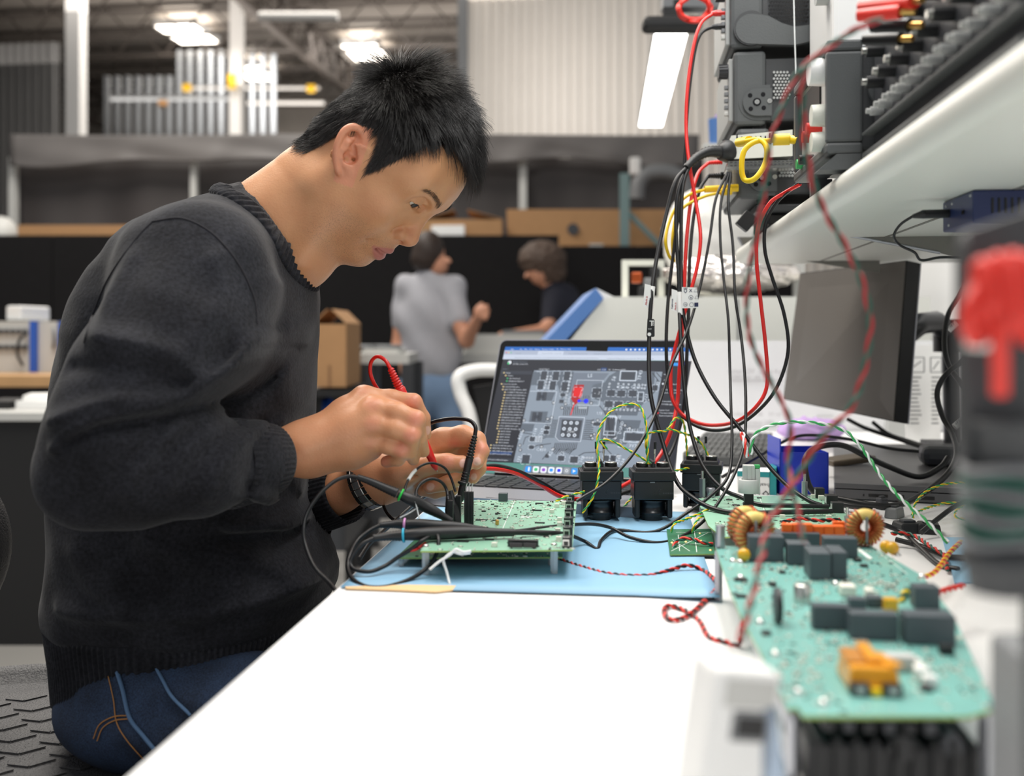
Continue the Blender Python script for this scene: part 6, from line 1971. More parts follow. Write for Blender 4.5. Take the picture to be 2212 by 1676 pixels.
# small green board on the mat
smb = thing('breakout_board', 'small dark green breakout board lying on the blue mat', 'circuit board', PZ(1490, 1170, DT + .004))
qb = pcb(smb, [(1440, 1143), (1536, 1142), (1545, 1196), (1447, 1197)], DT + .005, .0014, 'pcb_dark')
obj('foot', MB().box2((qb[0].x + .004, qb[3].y + .004, DT + .0022), (qb[1].x - .004, qb[0].y - .004, DT + .0036)), M['rubber_black'], smb)
mb = MB()
for a, b in (((1450, 1190), (1530, 1150)), ((1460, 1150), (1535, 1150)), ((1465, 1155), (1468, 1190)), ((1500, 1148), (1505, 1192)), ((1490, 1175), (1538, 1172)), ((1452, 1165), (1490, 1190))):
    mb.bar(PZ(*a, DT + .0052), PZ(*b, DT + .0052), .0007, .0002)
obj('trace', mb, M['silk'], smb, 0, None, 'stuff')
for px, py in ((1452, 1172), (1482, 1170), (1515, 1168), (1535, 1188), (1497, 1150), (1512, 1152)):
    c = PZ(px, py, DT + .005); obj('solder_pad', MB().lathe([(0, .0012), (.001, .0009), (.002, 0)], c, (0, 0, 1), 10), M['gold'], smb)

# ---------------------------------------------------------------- the near power board
ZP = .966
powb = thing('power_board', 'large teal power circuit board with grey capacitors in the foreground', 'circuit board', PZ(1850, 1400, DT).xy.to_3d() + Vector((0, 0, DT)))
ppoly = [(1545, 1180), (1700, 1176), (1880, 1178), (1992, 1243), (2060, 1330), (2110, 1440), (2150, 1530), (2090, 1546), (1735, 1546), (1722, 1528), (1702, 1532), (1640, 1405), (1600, 1330), (1572, 1262)]
qp = pcb(powb, ppoly, ZP, .0018, 'pcb_teal')
def boxcap(px0, px1, py_b, py_t, dep, m_='cap_grey', name='film_capacitor', rot=0.0):
    a, b = PZ(px0, py_b, ZP), PZ(px1, py_b, ZP)
    d = FPX * (CZ - ZP) / (py_b - HY)
    h_ = (py_b - py_t) * d / FPX
    w_ = (b - a).length
    c = (a + b) / 2
    return obj(name, MB().box((c.x, c.y + dep / 2, ZP + h_ / 2 + .0004), (w_, dep, h_)), M[m_], powb, .0008)
for a in ((1618, 1693, 1214, 1160, .018), (1652, 1770, 1182, 1152, .016), (1703, 1752, 1222, 1176, .018), (1750, 1795, 1254, 1196, .028), (1797, 1830, 1252, 1194, .028), (1782, 1852, 1206, 1164, .016), (1757, 1836, 1362, 1310, .010), (1840, 1940, 1384, 1328, .012), (1958, 2063, 1394, 1332, .016), (1835, 1872, 1316, 1295, .010), (1876, 1908, 1314, 1292, .010), (1978, 2030, 1318, 1270, .014)):
    boxcap(*a)
boxcap(1872, 1890, 1300, 1276, .010, 'connector_white', 'white_connector'); boxcap(1912, 1940, 1322, 1296, .008, 'amber_cap', 'tantalum_capacitor'); boxcap(1818, 1850, 1290, 1268, .012, 'connector_white', 'white_connector')
boxcap(1912, 1978, 1452, 1420, .010, 'grey_plug', 'inductor'); boxcap(2032, 2062, 1416, 1396, .006, 'chip_black', 'transistor'); boxcap(1978, 2000, 1460, 1440, .02, 'connector_white', 'white_connector')
for i in range(3): boxcap(1960 + i * 18, 1992 + i * 18, 1452 + i * 18, 1428 + i * 18, .006, 'white_plastic', 'white_connector')
for px, py, w_, d_ in ((1600, 1254, .010, .006), (1690, 1238, .005, .004), (1668, 1263, .006, .004), (1852, 1212, .006, .006), (1866, 1224, .006, .005), (1600, 1290, .008, .005), (1655, 1370, .006, .006), (2000, 1490, .006, .008)):
    comp(powb, 'chip', px, py, ZP, (w_, d_, .002), 'chip_black')
c = PZ(1733, 1300, ZP)
obj('electrolytic_capacitor', MB().lathe([(.0062, 0), (.0062, .012), (.0055, .013), (0, .013)], c, (0, 0, 1), 20), M['tin'], powb)
c = PZ(1680, 1345, ZP)
obj('disc_varistor', MB().cyl((c.x - .002, c.y, ZP + .012), (c.x + .002, c.y, ZP + .012), .0115, n=24), M['chip_black'], powb, .001)
def toroid(px, py, R, r, axis, lead=True):
    c = PZ(px, py, ZP) + Vector((0, 0, R + r + .0005))
    ax = Vector(axis).normalized(); u, w = frame(ax)
    core = obj('toroid_coil', MB().tube([c + (u * math.cos(a) + w * math.sin(a)) * R for a in np.linspace(0, 2 * PI, 33)[:-1]], r * .86, 12, closed=True), M['toroid_core'], powb)
    up = Vector((0, 0, 1)); a0 = math.atan2(up.dot(w), up.dot(u))
    n = 24
    for k in range(n):
        a = a0 + .52 + (2 * PI - 1.04) * k / (n - 1)
        dr = u * math.cos(a) + w * math.sin(a); tn = -u * math.sin(a) + w * math.cos(a)
        lp = [c + dr * (R + r * 1.06 * math.cos(b)) + ax * (r * 1.06 * math.sin(b)) + tn * (.0006 * math.sin(b)) for b in np.linspace(0, 2 * PI, 13)[:-1]]
        obj('winding', MB().tube(lp, .00085, 5, closed=True), M['copper_wire'], core)
    if lead: obj('strap', MB().bar(c + Vector((0, -r * 1.2, R * .9)), c + Vector((0, -r * 1.2, -R * 1.2)), .002, .002), M['mid_grey'], core)
toroid(1607, 1176, .0118, .0062, (.55, -.75, 0))
toroid(1630, 1199, .0128, .0066, (.35, -.9, .1))
toroid(1868, 1180, .0112, .0062, (.08, -1, 0))
for px, py in ((1607, 1214), (1914, 1196), (1928, 1199)):
    c = PZ(px, py, ZP); obj('amber_capacitor', MB().ball(c + Vector((0, 0, .0062)), (.0056, .0042, .0056), 10).cyl(c, c + Vector((0, 0, .003)), .001, n=6), M['amber_cap'], powb)
for i in range(6):
    boxcap(1690 + i * 22.5, 1711 + i * 22.5, 1180, 1137 - (4 if i < 3 else 0), .008, 'orange_plastic', 'terminal_block')
boxcap(1800, 1826, 1170, 1128, .006, 'orange_plastic', 'terminal_block')
rr = random.Random(8)
for px, py in ((1583, 1213), (1600, 1249), (1620, 1303), (1642, 1346), (1675, 1415), (1724, 1497), (1779, 1521), (1805, 1262), (1600, 1215), (1939, 1200), (1992, 1247)):
    c = PZ(px, py, ZP); obj('screw', MB().lathe([(0, .0030), (.0016, .0026), (.0026, .0014), (.0030, 0)], c, (0, 0, 1), 14), M['steel'], powb)
# transformer wrapped in amber tape
c = PZ(1890, 1500, ZP)
mat('kapton_brown', (184, 124, 52), 0.35)
tr = obj('transformer', MB().box((c.x, c.y + .016, ZP + .0075), (.028, .034, .013), None, 0, .86), M['kapton'], powb, .0015)
obj('tape_wrap', MB().box((c.x - .0075, c.y + .020, ZP + .0146), (.010, .024, .0016)), M['kapton_brown'], tr, .0004)
obj('tape_wrap', MB().box((c.x + .0015, c.y + .022, ZP + .0155), (.007, .030, .0034)), M['kapton'], tr, .0008)
obj('tape_wrap', MB().box((c.x + .0085, c.y + .012, ZP + .0146), (.008, .020, .0016), Matrix.Rotation(.4, 3, 'Z')), M['kapton'], tr, .0004)
for sx in (-1, 1):
    obj('ferrite_leg', MB().box((c.x + sx * .0085, c.y - .0015, ZP + .0034), (.0100, .006, .0062)), M['chip_black'], tr, .0006)
    obj('core_label', MB().box((c.x + sx * .0085, c.y - .0048, ZP + .0036), (.005, .0006, .003)), M['grey_plug'], tr)
obj('centre_tape', MB().box((c.x, c.y - .0025, ZP + .0022), (.0050, .004, .0040)), M['pvc_yellow'], tr, .0005)
mb = MB()
for a, b in (((1855, 1186), (1880, 1206)), ((1890, 1186), (1960, 1240))): mb.bar(PZ(*a, ZP + .0003), PZ(*b, ZP + .0003), .004 if a[0] == 1855 else .0006, .0002)
obj('silkscreen', mb, M['silk'], powb)
smd(powb, qp, ZP, 900, [(c.x, c.y + .015, .022, .03)], 31, .9)
# its frame: posts, the heat sink and housing under the near edge
for px, py in ((1552, 1186), (1712, 1520), (2128, 1522), (1975, 1245)):
    cc = PZ(px, py, ZP); obj('standoff', MB().cyl((cc.x, cc.y, DT), (cc.x, cc.y, ZP - .0018), .0038, n=6, smooth=False), M['aluminium'], powb)
cc = PZ(1556, 1182, ZP); obj('standoff', MB().cyl((cc.x, cc.y, ZP), (cc.x, cc.y, ZP + .020), .0042, n=8), M['aluminium'], powb)
a, b = PZ(1700, 1546, ZP), PZ(2140, 1546, ZP)
obj('heat_sink', MB().box2((a.x + .012, a.y + .008, DT + .002), (b.x - .006, a.y + .09, DT + .030)), M['chip_black'], powb, .002)
for k in range(9):
    x = a.x + .016 + (b.x - a.x - .026) * k / 8
    obj('fin', MB().box2((x - .001, a.y + .004, DT + .002), (x + .001, a.y + .088, DT + .034)), M['black_plastic'], powb)
obj('side_rail', MB().bar(PZ(1700, 1548, ZP - .004), PZ(1551, 1190, ZP - .004), .003, .006), M['aluminium'], powb)
obj('side_rail', MB().bar((a.x + .002, a.y + .004, DT + .004), (a.x + .002, a.y + .10, DT + .004), .004, .008), M['aluminium'], powb)
obj('bottom_capacitor', MB().cyl((b.x - .045, a.y + .004, ZP - .016), (b.x - .045, a.y + .05, ZP - .016), .0065, n=18), M['chip_black'], powb, .001)
obj('bottom_capacitor', MB().cyl((b.x - .020, a.y + .006, ZP - .014), (b.x - .020, a.y + .05, ZP - .014), .0055, n=18), M['dark_grey'], powb, .001)
for k in range(6): obj('bottom_inductor', MB().box((a.x + .022 + k * .010, a.y + .010, ZP - .0065), (.006, .008, .006)), M['dark_grey' if k % 2 else 'chip_black'], powb, .001)
# ============================================================ shelf, instruments and clutter at the right; the stool
mat('shelf_white', (226, 227, 220), 0.35, var=0.02, vscale=5)
mat('inst_grey', (84, 87, 88), 0.55, bump=0.15, bscale=600)
mat('inst_dark', (62, 64, 66), 0.55, bump=0.15, bscale=600)
mat('inst_panel', (172, 174, 172), 0.5)
mat('module_white', (224, 225, 214), 0.45)
mat('blue_case', (36, 128, 170), 0.45)
mat('navy_case', (30, 42, 84), 0.4)
mat('bracket_grey', (124, 122, 116), 0.45, 0.3)
mat('screen_off', (98, 94, 90), 0.32)
mat('clear_plastic', (225, 228, 226), 0.15, trans=0.85)
mat('foil', (226, 220, 216), 0.2, 0.9, bump=1.0, bscale=45)
mat('poly_bag', (242, 240, 234), 0.45, bump=0.6, bscale=18)
mat('glove_purple', (196, 164, 220), 0.55)
mat('phone_brown', (96, 84, 66), 0.4)
mat('dark_laptop', (104, 104, 106), 0.35, 0.5)
mat('keyboard_grey', (78, 80, 80), 0.5)
mat('panel_white', (236, 237, 238), 0.4)
mat('teal_box', (30, 146, 150), 0.5)
mat('lamp_glow', (255, 255, 250), 0.4, emit=6)
mat('red_lead', (226, 52, 40), 0.4)
mat('stool_plastic', (66, 66, 68), 0.5, bump=0.8, bscale=420, var=0.1, vscale=30)
mat('blue_clear', (196, 216, 240), 0.2, trans=0.6)
def PY(px, py, Y):
    t = (px - CX) / FPX
    return P(px, py, Y / (t * SA + CA))
XF, ZT, ZB_ = 0.215, CZ + .165, CZ + .133     # shelf front, top, underside
shelf = thing('instrument_shelf', 'white bench shelf with rounded front edge carrying the instruments', 'shelf', (0.5, 1.3, ZB_))
rr_ = (ZT - ZB_) / 2
prof = [(XF + rr_ + rr_ * math.cos(a), (ZT + ZB_) / 2 + rr_ * math.sin(a)) for a in np.linspace(PI / 2, 3 * PI / 2, 13)] + [(0.80, ZB_), (0.80, ZT)]
Y0s, Y1s = 0.555, 1.95
mb = MB().prism([Vector((x, Y0s, z_)) for x, z_ in prof], (0, Y1s - Y0s, 0), 0, True)
obj('board', mb, M['shelf_white'], shelf)
obj('end_cap', MB().cyl((XF + rr_, Y0s - .004, (ZT + ZB_) / 2), (XF + rr_, Y0s, (ZT + ZB_) / 2), rr_ * 1.02, n=24), M['light_grey'], shelf)
obj('underside_groove', MB().bar((0.36, .7, ZB_ - .0005), (0.36, 1.9, ZB_ - .0005), .004, .001), M['bracket_grey'], shelf)
def bracket(Y, pp):
    q = [PY(px, py, Y) for px, py in pp]
    b_ = obj('bracket', MB().prism(q, (0, .004, 0)), M['bracket_grey'], shelf)
    low = [q[i] for i in range(len(q) - 2)]
    obj('bracket_flange', MB().tube(low, .0022, 6), M['aluminium'], b_)
    c = q[0] + Vector((.03, -.001, -.004))
    obj('screw', MB().cyl(c, c + Vector((0, -.003, 0)), .004, n=10), M['steel'], b_)
bracket(1.42, ((1716, 515), (1722, 478), (1745, 494), (1850, 514), (2030, 546), (2260, 600), (2260, 512)) if False else ((1712, 462), (1722, 478), (1745, 492), (1850, 512), (2030, 546), (2260, 602), (2260, 462)))
bracket(1.88, ((1594, 512), (1603, 530), (1625, 545), (1730, 562), (1900, 590), (1900, 512)))
obj('post', MB().box2((0.80, 0.56, 0.0), (0.86, 0.62, ZB_)), M['light_grey'], shelf, .003)
obj('post', MB().box2((0.80, 1.89, 0.0), (0.86, 1.95, ZB_)), M['light_grey'], shelf, .003)
struct('wall_bench', MB().box2((0.87, -0.3, 0), (0.90, 3.1, 1.75)), M['panel_white'])

# the stack of three power supplies
YS = 1.53
riser = thing('stack_riser', 'dark riser block under the three stacked grey supplies', 'stand', (0.33, 1.63, ZT))
obj('deck', MB().box2((0.20, YS + .005, ZT + .018), (0.52, YS + .21, ZT + .030)), M['inst_dark'], riser, .003)
for x in (.24, .48):
    obj('foot', MB().box2((x - .02, YS + .02, ZT), (x + .02, YS + .19, ZT + .018)), M['black_plastic'], riser, .003)
def hole_grid(px0, px1, py0, py1, n, m_, r, par, m2):
    mb = MB()
    for i in range(n):
        for j in range(m_):
            c = PY(px0 + (px1 - px0) * (i + .5 * (j % 2)) / n, py0 + (py1 - py0) * j / m_, YS - .0004)
            mb.cyl(c, c + Vector((0, .0006, 0)), r, n=6, smooth=False)
    obj('vent', mb, M[m2], par, 0, None, 'stuff')
def supply(pyt, pyb, pxl, label, arm=False, i=0):
    a, b = PY(pxl, pyb, YS), PY(pxl, pyt, YS)
    z0, z1 = a.z, b.z
    x0 = a.x
    t = thing('power_supply', label, 'power supply', (x0 + .17, YS + .1, z0), 'stacked grey bench supplies')
    obj('case', MB().box2((x0 + .045, YS + .004, z0 + .006), (x0 + .34, YS + .205, z1 - .010)), M['inst_dark'], t, .004)
    obj('bumper', MB().box2((x0, YS - .004, z0), (x0 + .048, YS + .213, z1)), M['inst_grey'], t, .006)
    obj('front_panel', MB().box2((x0 - .006, YS + .008, z0 + .008), (x0 + .004, YS + .2, z1 - .008)), M['inst_panel'], t, .002)
    k = Vector((x0 - .006, YS + .020, z0 + (z1 - z0) * .78))
    kn = obj('knob', MB().cyl(k, k + Vector((-.014, 0, 0)), .011, .010, 20), M['dark_grey'], t, .001)
    for q in range(14):
        aa = 2 * PI * q / 14
        obj('knob_rib', MB().bar(k + Vector((-.001, .0108 * math.cos(aa), .0108 * math.sin(aa))), k + Vector((-.014, .0103 * math.cos(aa), .0103 * math.sin(aa))), .0014, .0014), M['black_plastic'], kn)
    for q in range(5):
        c = Vector((x0 - .006, YS + .016, z0 + (z1 - z0) * (.55 - q * .09)))
        obj('button', MB().box(c + Vector((-.003, 0, 0)), (.006, .009, .006)), M['mid_grey' if q < 4 else 'light_grey'], t, .001)
    for fx in (.03, .30):
        obj('foot', MB().box2((x0 + fx, YS + .01, z0 - .006), (x0 + fx + .02, YS + .03, z0 + .006)), M['black_plastic'], t)
    obj('rear_bumper', MB().box2((x0 + .305, YS - .003, z0 + .002), (x0 + .345, YS + .212, z1 - .006)), M['inst_grey'], t, .006)
    return t, x0, z0, z1
def pivot(t, px, py, s_=1.0, m_='inst_panel'):
    c = PY(px, py, YS - .004)
    R1 = .0205 * s_
    def half(R, y0, th, ext):
        pp = [c + Vector((R * math.cos(a), y0, R * math.sin(a))) for a in np.linspace(PI / 2, 3 * PI / 2, 14)] + [c + Vector((ext, y0, -R)), c + Vector((ext, y0, R))]
        return MB().prism(pp, (0, th, 0))
    obj('handle_recess', half(R1 * 1.28, -.001, .002, .020), M['inst_grey'], t, .001)
    pl = obj('handle_pivot', half(R1, -.005, .006, .022), M['inst_grey'], t, .0015)
    for dx, dz in ((-.010, .010), (.009, .011), (-.009, -.010), (.010, -.009)):
        o = c + Vector((dx, -.0054, dz)); obj('pivot_hole', MB().cyl(o, o + Vector((0, .001, 0)), .0034, n=12), M['bezel'], pl)
    o = c + Vector((0, -.0054, 0)); obj('pivot_hole', MB().cyl(o, o + Vector((0, .001, 0)), .0062, n=16), M['bezel'], pl)
    for dx, dz in ((0, 0), (.0185, .001)):
        o = c + Vector((dx, -.0052, dz)); obj('screw', MB().cyl(o, o + Vector((0, -.0012, 0)), .0036, n=12).box(o + Vector((0, -.0013, 0)), (.005, .0004, .001)).box(o + Vector((0, -.0013, 0)), (.001, .0004, .005)), M['tin'], pl)
t1, *_ = supply(278, 430, 1592, 'lowest of the three stacked grey supplies, behind the pale slotted module')
pivot(t1, 1645, 385); hole_grid(1685, 1725, 366, 386, 6, 3, .0022, t1, 'grey_plug')
t2, *_ = supply(112, 272, 1584, 'middle grey supply in the stack with a round handle pivot and vent holes')
pivot(t2, 1634, 222); hole_grid(1672, 1708, 156, 218, 5, 9, .0019, t2, 'grey_plug')
t3, x3, z30, z31 = supply(-58, 106, 1577, 'topmost grey supply in the stack with its carry handle folded down')
hole_grid(1662, 1748, -20, 54, 13, 9, .0021, t3, 'bezel')
c = PY(1622, 62, YS - .006)
obj('handle_hub', MB().cyl(c + Vector((0, .004, 0)), c + Vector((0, -.004, 0)), .026, n=32), M['inst_dark'], t3, .002)
h0, h1, h2 = PY(1622, 62, YS - .011), PY(1716, 88, YS - .011), PY(1800, 66, YS - .011)
pp = [h0 + Vector((.0225 * math.cos(a), 0, .0225 * math.sin(a))) for a in np.linspace(1.25, 2 * PI - 1.75, 14)]
pp += [PY(1716, 97, YS - .011), PY(1800, 78, YS - .011), PY(1800, 46, YS - .011), PY(1716, 58, YS - .011), PY(1690, 50, YS - .011), PY(1660, 34, YS - .011)]
obj('handle', MB().prism(pp, (0, .010, 0)), M['inst_grey'], t3, .0015)
solo('white_wire', MB().tube(pts((1714, -20, 1.45), (1716, 60, 1.45), (1719, 160, 1.45)), .0011, 6), M['pvc_white'], 'thin straight white wire hanging in front of the stacked supplies', 'wire')
# pale slotted module with clear foot
mod = thing('output_module', 'pale cream slotted module with a clear base fixed on the lowest supply', 'module', PY(1640, 345, YS - .01))
a, b = PY(1573, 344, YS - .042), PY(1712, 286, YS - .042)
obj('case', MB().prism([a + Vector((0, 0, 0)), Vector((b.x, a.y, a.z + .003)), Vector((b.x, a.y, b.z + .004)), Vector((a.x + .004, a.y, b.z - .003))], (0, .036, 0)), M['module_white'], mod, .002)
for k in range(12):
    c = PY(1592 + k * 10.2, 302 - k * .35, YS - .0425); hh = .016 if k in (0, 7) else .0085
    obj('slot', MB().box(c, (.0019, .0012, hh)), M['bezel'], mod)
obj('clear_base', MB().prism([PY(1568, 368, YS - .044), PY(1714, 362, YS - .044), PY(1714, 346, YS - .044), PY(1573, 348, YS - .044)], (0, .036, 0)), M['clear_plastic'], mod, .001)
mb = MB()
for k in range(16): mb.box(PY(1580 + k * 8.6, 358 - k * .3, YS - .0445), (.0035, .001, .0011)).box(PY(1580 + k * 8.6, 351 - k * .2, YS - .0445), (.0035, .001, .0011))
obj('base_slots', mb, M['dark_grey'], mod, 0, None, 'stuff')

# blue cased instrument behind the near supply
n4 = thing('blue_instrument', 'blue cased instrument with a white front bezel behind the near supply', 'instrument', (0.4, 1.42, ZT))
obj('case', MB().box2((0.325, 1.345, ZT + .012), (0.60, 1.49, ZT + .52)), M['blue_case'], n4, .004)
obj('front_bezel', MB().box2((0.272, 1.335, ZT + .008), (0.327, 1.50, ZT + .53)), M['white_plastic'], n4, .006)
for zz_ in (.45, .60, .30):
    c = Vector((.272, 1.365, CZ + zz_)); obj('knob', MB().cyl(c, c + Vector((-.016, 0, 0)), .0125, n=20), M['grey_plug'], n4, .002)
for k in range(10):
    obj('vent_slot', MB().box2((0.338, 1.3440, ZT + .245 + k * .024), (0.365, 1.3455, ZT + .255 + k * .024)), M['bezel'], n4)
for x in (.30, .56): obj('foot', MB().box2((x, 1.35, ZT), (x + .02, 1.48, ZT + .012)), M['black_plastic'], n4)

# the near small supply with rubber bumper
XN = 0.207
n1 = thing('bench_supply', 'small dark grey supply with rubber bumper and white knobs on shelf edge', 'power supply', (0.3, 1.14, ZT))
z0, z1 = ZT + .018, ZT + .135
mb = MB()
fr_y0, fr_y1 = 1.045, 1.245
for (ya, yb, za, zb) in ((fr_y0, fr_y0 + .012, z0 + .012, z1 - .012), (fr_y1 - .012, fr_y1, z0 + .012, z1 - .012), (fr_y0, fr_y1, z0, z0 + .012), (fr_y0, fr_y1, z1 - .012, z1)):
    mb.box2((XN, ya, za), (XN + .036, yb, zb))
obj('bumper', mb, M['inst_grey'], n1, .003)
obj('front_panel', MB().box2((XN + .008, fr_y0 + .01, z0 + .01), (XN + .014, fr_y1 - .01, z1 - .01)), M['light_grey'], n1)
obj('display', MB().box2((XN + .006, fr_y0 + .07, z0 + .055), (XN + .009, fr_y1 - .03, z1 - .02)), M['bezel'], n1)
obj('case', MB().box2((XN + .034, fr_y0 + .004, z0 + .004), (XN + .24, fr_y1 - .004, z1 - .006)), M['inst_dark'], n1, .003)
for k, (y, zz_, r, L_, m_) in enumerate(((1.078, .092, .015, .020, 'white_plastic'), (1.076, .046, .012, .018, 'module_white'), (1.076, .018, .011, .018, 'module_white'), (1.115, .040, .007, .016, 'red_lead'), (1.140, .036, .007, .016, 'red_lead'), (1.16, .014, .006, .016, 'pvc_black'), (1.19, .014, .006, .014, 'pvc_green'))):
    c = Vector((XN + .008, y, z0 + zz_)); obj('knob' if k < 3 else 'terminal', MB().cyl(c, c + Vector((-L_, 0, 0)), r, r * .92, 18), M[m_], n1, .001)
c = Vector((XN + .062, fr_y0 + .002, z0 + .068)); obj('handle_pivot', MB().cyl(c, c + Vector((0, -.006, 0)), .022, n=28), M['inst_grey'], n1, .002)
obj('tilt_foot', MB().prism([Vector((XN - .008, fr_y0, ZT - .004 + .006)), Vector((XN + .034, fr_y0, ZT + .002)), Vector((XN + .034, fr_y0, z0)), Vector((XN + .01, fr_y0, z0))], (0, .03, 0)), M['inst_grey'], n1, .001)
obj('tilt_foot', MB().box2((XN + .19, fr_y0, ZT), (XN + .21, fr_y0 + .03, z0)), M['inst_grey'], n1)
obj('tilt_foot', MB().box2((XN + .02, fr_y1 - .03, ZT), (XN + .04, fr_y1, z0)), M['inst_grey'], n1)
# long rack instrument, front towards him, with rows of terminals
n2 = thing('rack_instrument', 'long dark rack instrument with rows of terminals and red plugs', 'instrument', (0.45, 0.82, ZT))
X2 = 0.250
obj('case', MB().box2((X2 + .008, .635, ZT + .008), (X2 + .33, 1.025, ZT + .185)), M['inst_dark'], n2, .004)
obj('front_panel', MB().box2((X2, .625, ZT + .006), (X2 + .010, 1.030, ZT + .19)), M['dark_grey'], n2, .002)
obj('bottom_lip', MB().bar((X2 - .006, .63, ZT + .012), (X2 - .006, 1.03, ZT + .012), .012, .006), M['inst_grey'], n2, .001)
obj('bottom_lip', MB().bar((X2 - .006, .63, ZT + .034), (X2 - .006, 1.03, ZT + .034), .012, .003), M['inst_grey'], n2, .001)
for r, (zz_, n, rad, ln__) in enumerate(((.050, 12, .0045, .012), (.078, 9, .006, .016), (.108, 9, .006, .016), (.140, 7, .007, .014))):
    for k in range(n):
        y = .665 + .33 * k / (n - 1)
        c = Vector((X2, y, ZT + zz_))
        m_ = ('inst_panel', 'black_plastic', 'black_plastic', 'inst_grey')[r]
        tm = obj('terminal', MB().cyl(c, c + Vector((-ln__, 0, 0)), rad, n=12), M[m_], n2)
        obj('terminal_tip', MB().cyl(c + Vector((-ln__, 0, 0)), c + Vector((-ln__ - .004, 0, 0)), rad * .6, n=10), M['tin' if r else 'inst_panel'], tm)
obj('foot', MB().box2((X2 + .02, .65, ZT), (X2 + .3, 1.01, ZT + .008)), M['black_plastic'], n2)
n3 = thing('tower_unit', 'dark slate upright unit at the near end of the shelf', 'instrument', (0.4, .59, ZT))
obj('case', MB().box2((0.268, .568, ZT), (0.50, .615, ZT + .22)), M['inst_dark'], n3, .004)
obj('front_edge', MB().box2((0.258, .566, ZT + .001), (0.268, .617, ZT + .22)), M['dark_grey'], n3, .003)
for i, (a, b, m_, lb_) in enumerate((((1855, 34, .80), (1945, 26, .775), 'red_lead', 'upper blurred red banana plug on the rack instrument'), ((1862, 14, .84), (1975, 2, .76), 'red_lead', 'topmost red banana plug on the rack instrument'), ((1885, 58, .82), (1965, 55, .79), 'pvc_black', 'black banana plug below the red ones on the rack instrument'), ((1868, 86, .86), (1945, 84, .83), 'pvc_black', 'lower black banana plug on the rack instrument'))):
    p, q = P(*a), P(*b)
    t = thing('banana_plug', lb_, 'plug', p, 'banana plugs')
    obj('grip', MB().cyl(p, q, .0050, .0058, 12), M[m_], t, .001)
    obj('tip', MB().cyl(q, q + (q - p).normalized() * .012, .0028, n=10), M['gold'], t)
# small network box under the shelf
nb = thing('network_box', 'navy blue network box mounted under the shelf with a black plug', 'network box', (.42, 1.0, ZB_ - .03))
obj('case', MB().box2((.322, .962, ZB_ - .031), (.60, 1.05, ZB_ - .0005)), M['navy_case'], nb, .0015)
for k in range(9): obj('vent_slot', MB().box2((.338 + k * .0058, .9612, ZB_ - .022), (.3400 + k * .0058, .9622, ZB_ - .008)), M['bezel'], nb)
c = Vector((.322, 1.03, ZB_ - .014)); obj('power_jack', MB().cyl(c, c + Vector((-.026, -.004, -.001)), .0045, n=10).cyl(c + Vector((-.026, -.004, -.001)), c + Vector((-.036, -.005, -.003)), .0045, .002, 10), M['black_plastic'], nb)
for y, zz_ in ((1.02, -.006), (1.038, -.006), (1.03, -.026), (.968, -.005)): obj('indicator', MB().box((.3215, y, ZB_ + zz_), (.001, .002, .002)), M['grey_plug'], nb)
obj('switch', MB().box((.3215, .988, ZB_ - .018), (.0012, .006, .004)), M['bezel'], nb)

# monitor facing him, its near edge to the camera, and its arm
mon = thing('monitor', 'grey matte monitor facing left under the end of the shelf', 'monitor', P(1900, 1020, 1.95))
q = [P(1690, 862, 2.12), P(1931, 911, 1.74), P(1958, 562, 1.755), P(1727, 590, 2.14)]
n_ = (q[1] - q[0]).cross(q[3] - q[0]).normalized()
if n_.x < 0: n_ = -n_
obj('housing', MB().prism([p + n_ * .0015 for p in q], n_ * .026), M['black_plastic'], mon, .002)
mid = sum(q, Vector()) / 4
obj('screen', MB().prism([p + (mid - p) * .012 for p in q], n_ * .002), M['screen_off'], mon)
obj('edge_trim', MB().tube([q[1] + n_ * .029, q[2] + n_ * .029], .0015, 6), M['aluminium'], mon)
obj('mount', MB().prism([mid + n_ * .027 + Vector((0, y, z_)) for y, z_ in ((-.05, -.05), (.05, -.05), (.05, .05), (-.05, .05))], n_ * .03), M['black_plastic'], mon, .004)
ar = thing('monitor_mount', 'black clamp mount behind the monitor on the bench', 'mount', P(2060, 975, 1.95))
e0 = P(1985, 700, 1.95); e1 = P(2058, 790, 2.0); fb_ = Vector((e1.x, e1.y, DT))
obj('arm_link', MB().tube([mid + n_ * .058, P(1968, 715, 1.93), e0, P(2020, 695, 1.97), P(2050, 720, 2.0)], .022, 10), M['black_gloss'], ar)
obj('arm_elbow', MB().cyl(P(2050, 760, 2.0), P(2050, 690, 2.0), .030, n=20), M['black_plastic'], ar)
obj('post', MB().cyl((e1.x, e1.y, DT + .02), P(2052, 700, 2.0), .017, n=16), M['black_gloss'], ar)
obj('base', MB().box2((e1.x - .05, e1.y - .05, DT), (e1.x + .05, e1.y + .05, DT + .022)), M['black_plastic'], ar, .003)

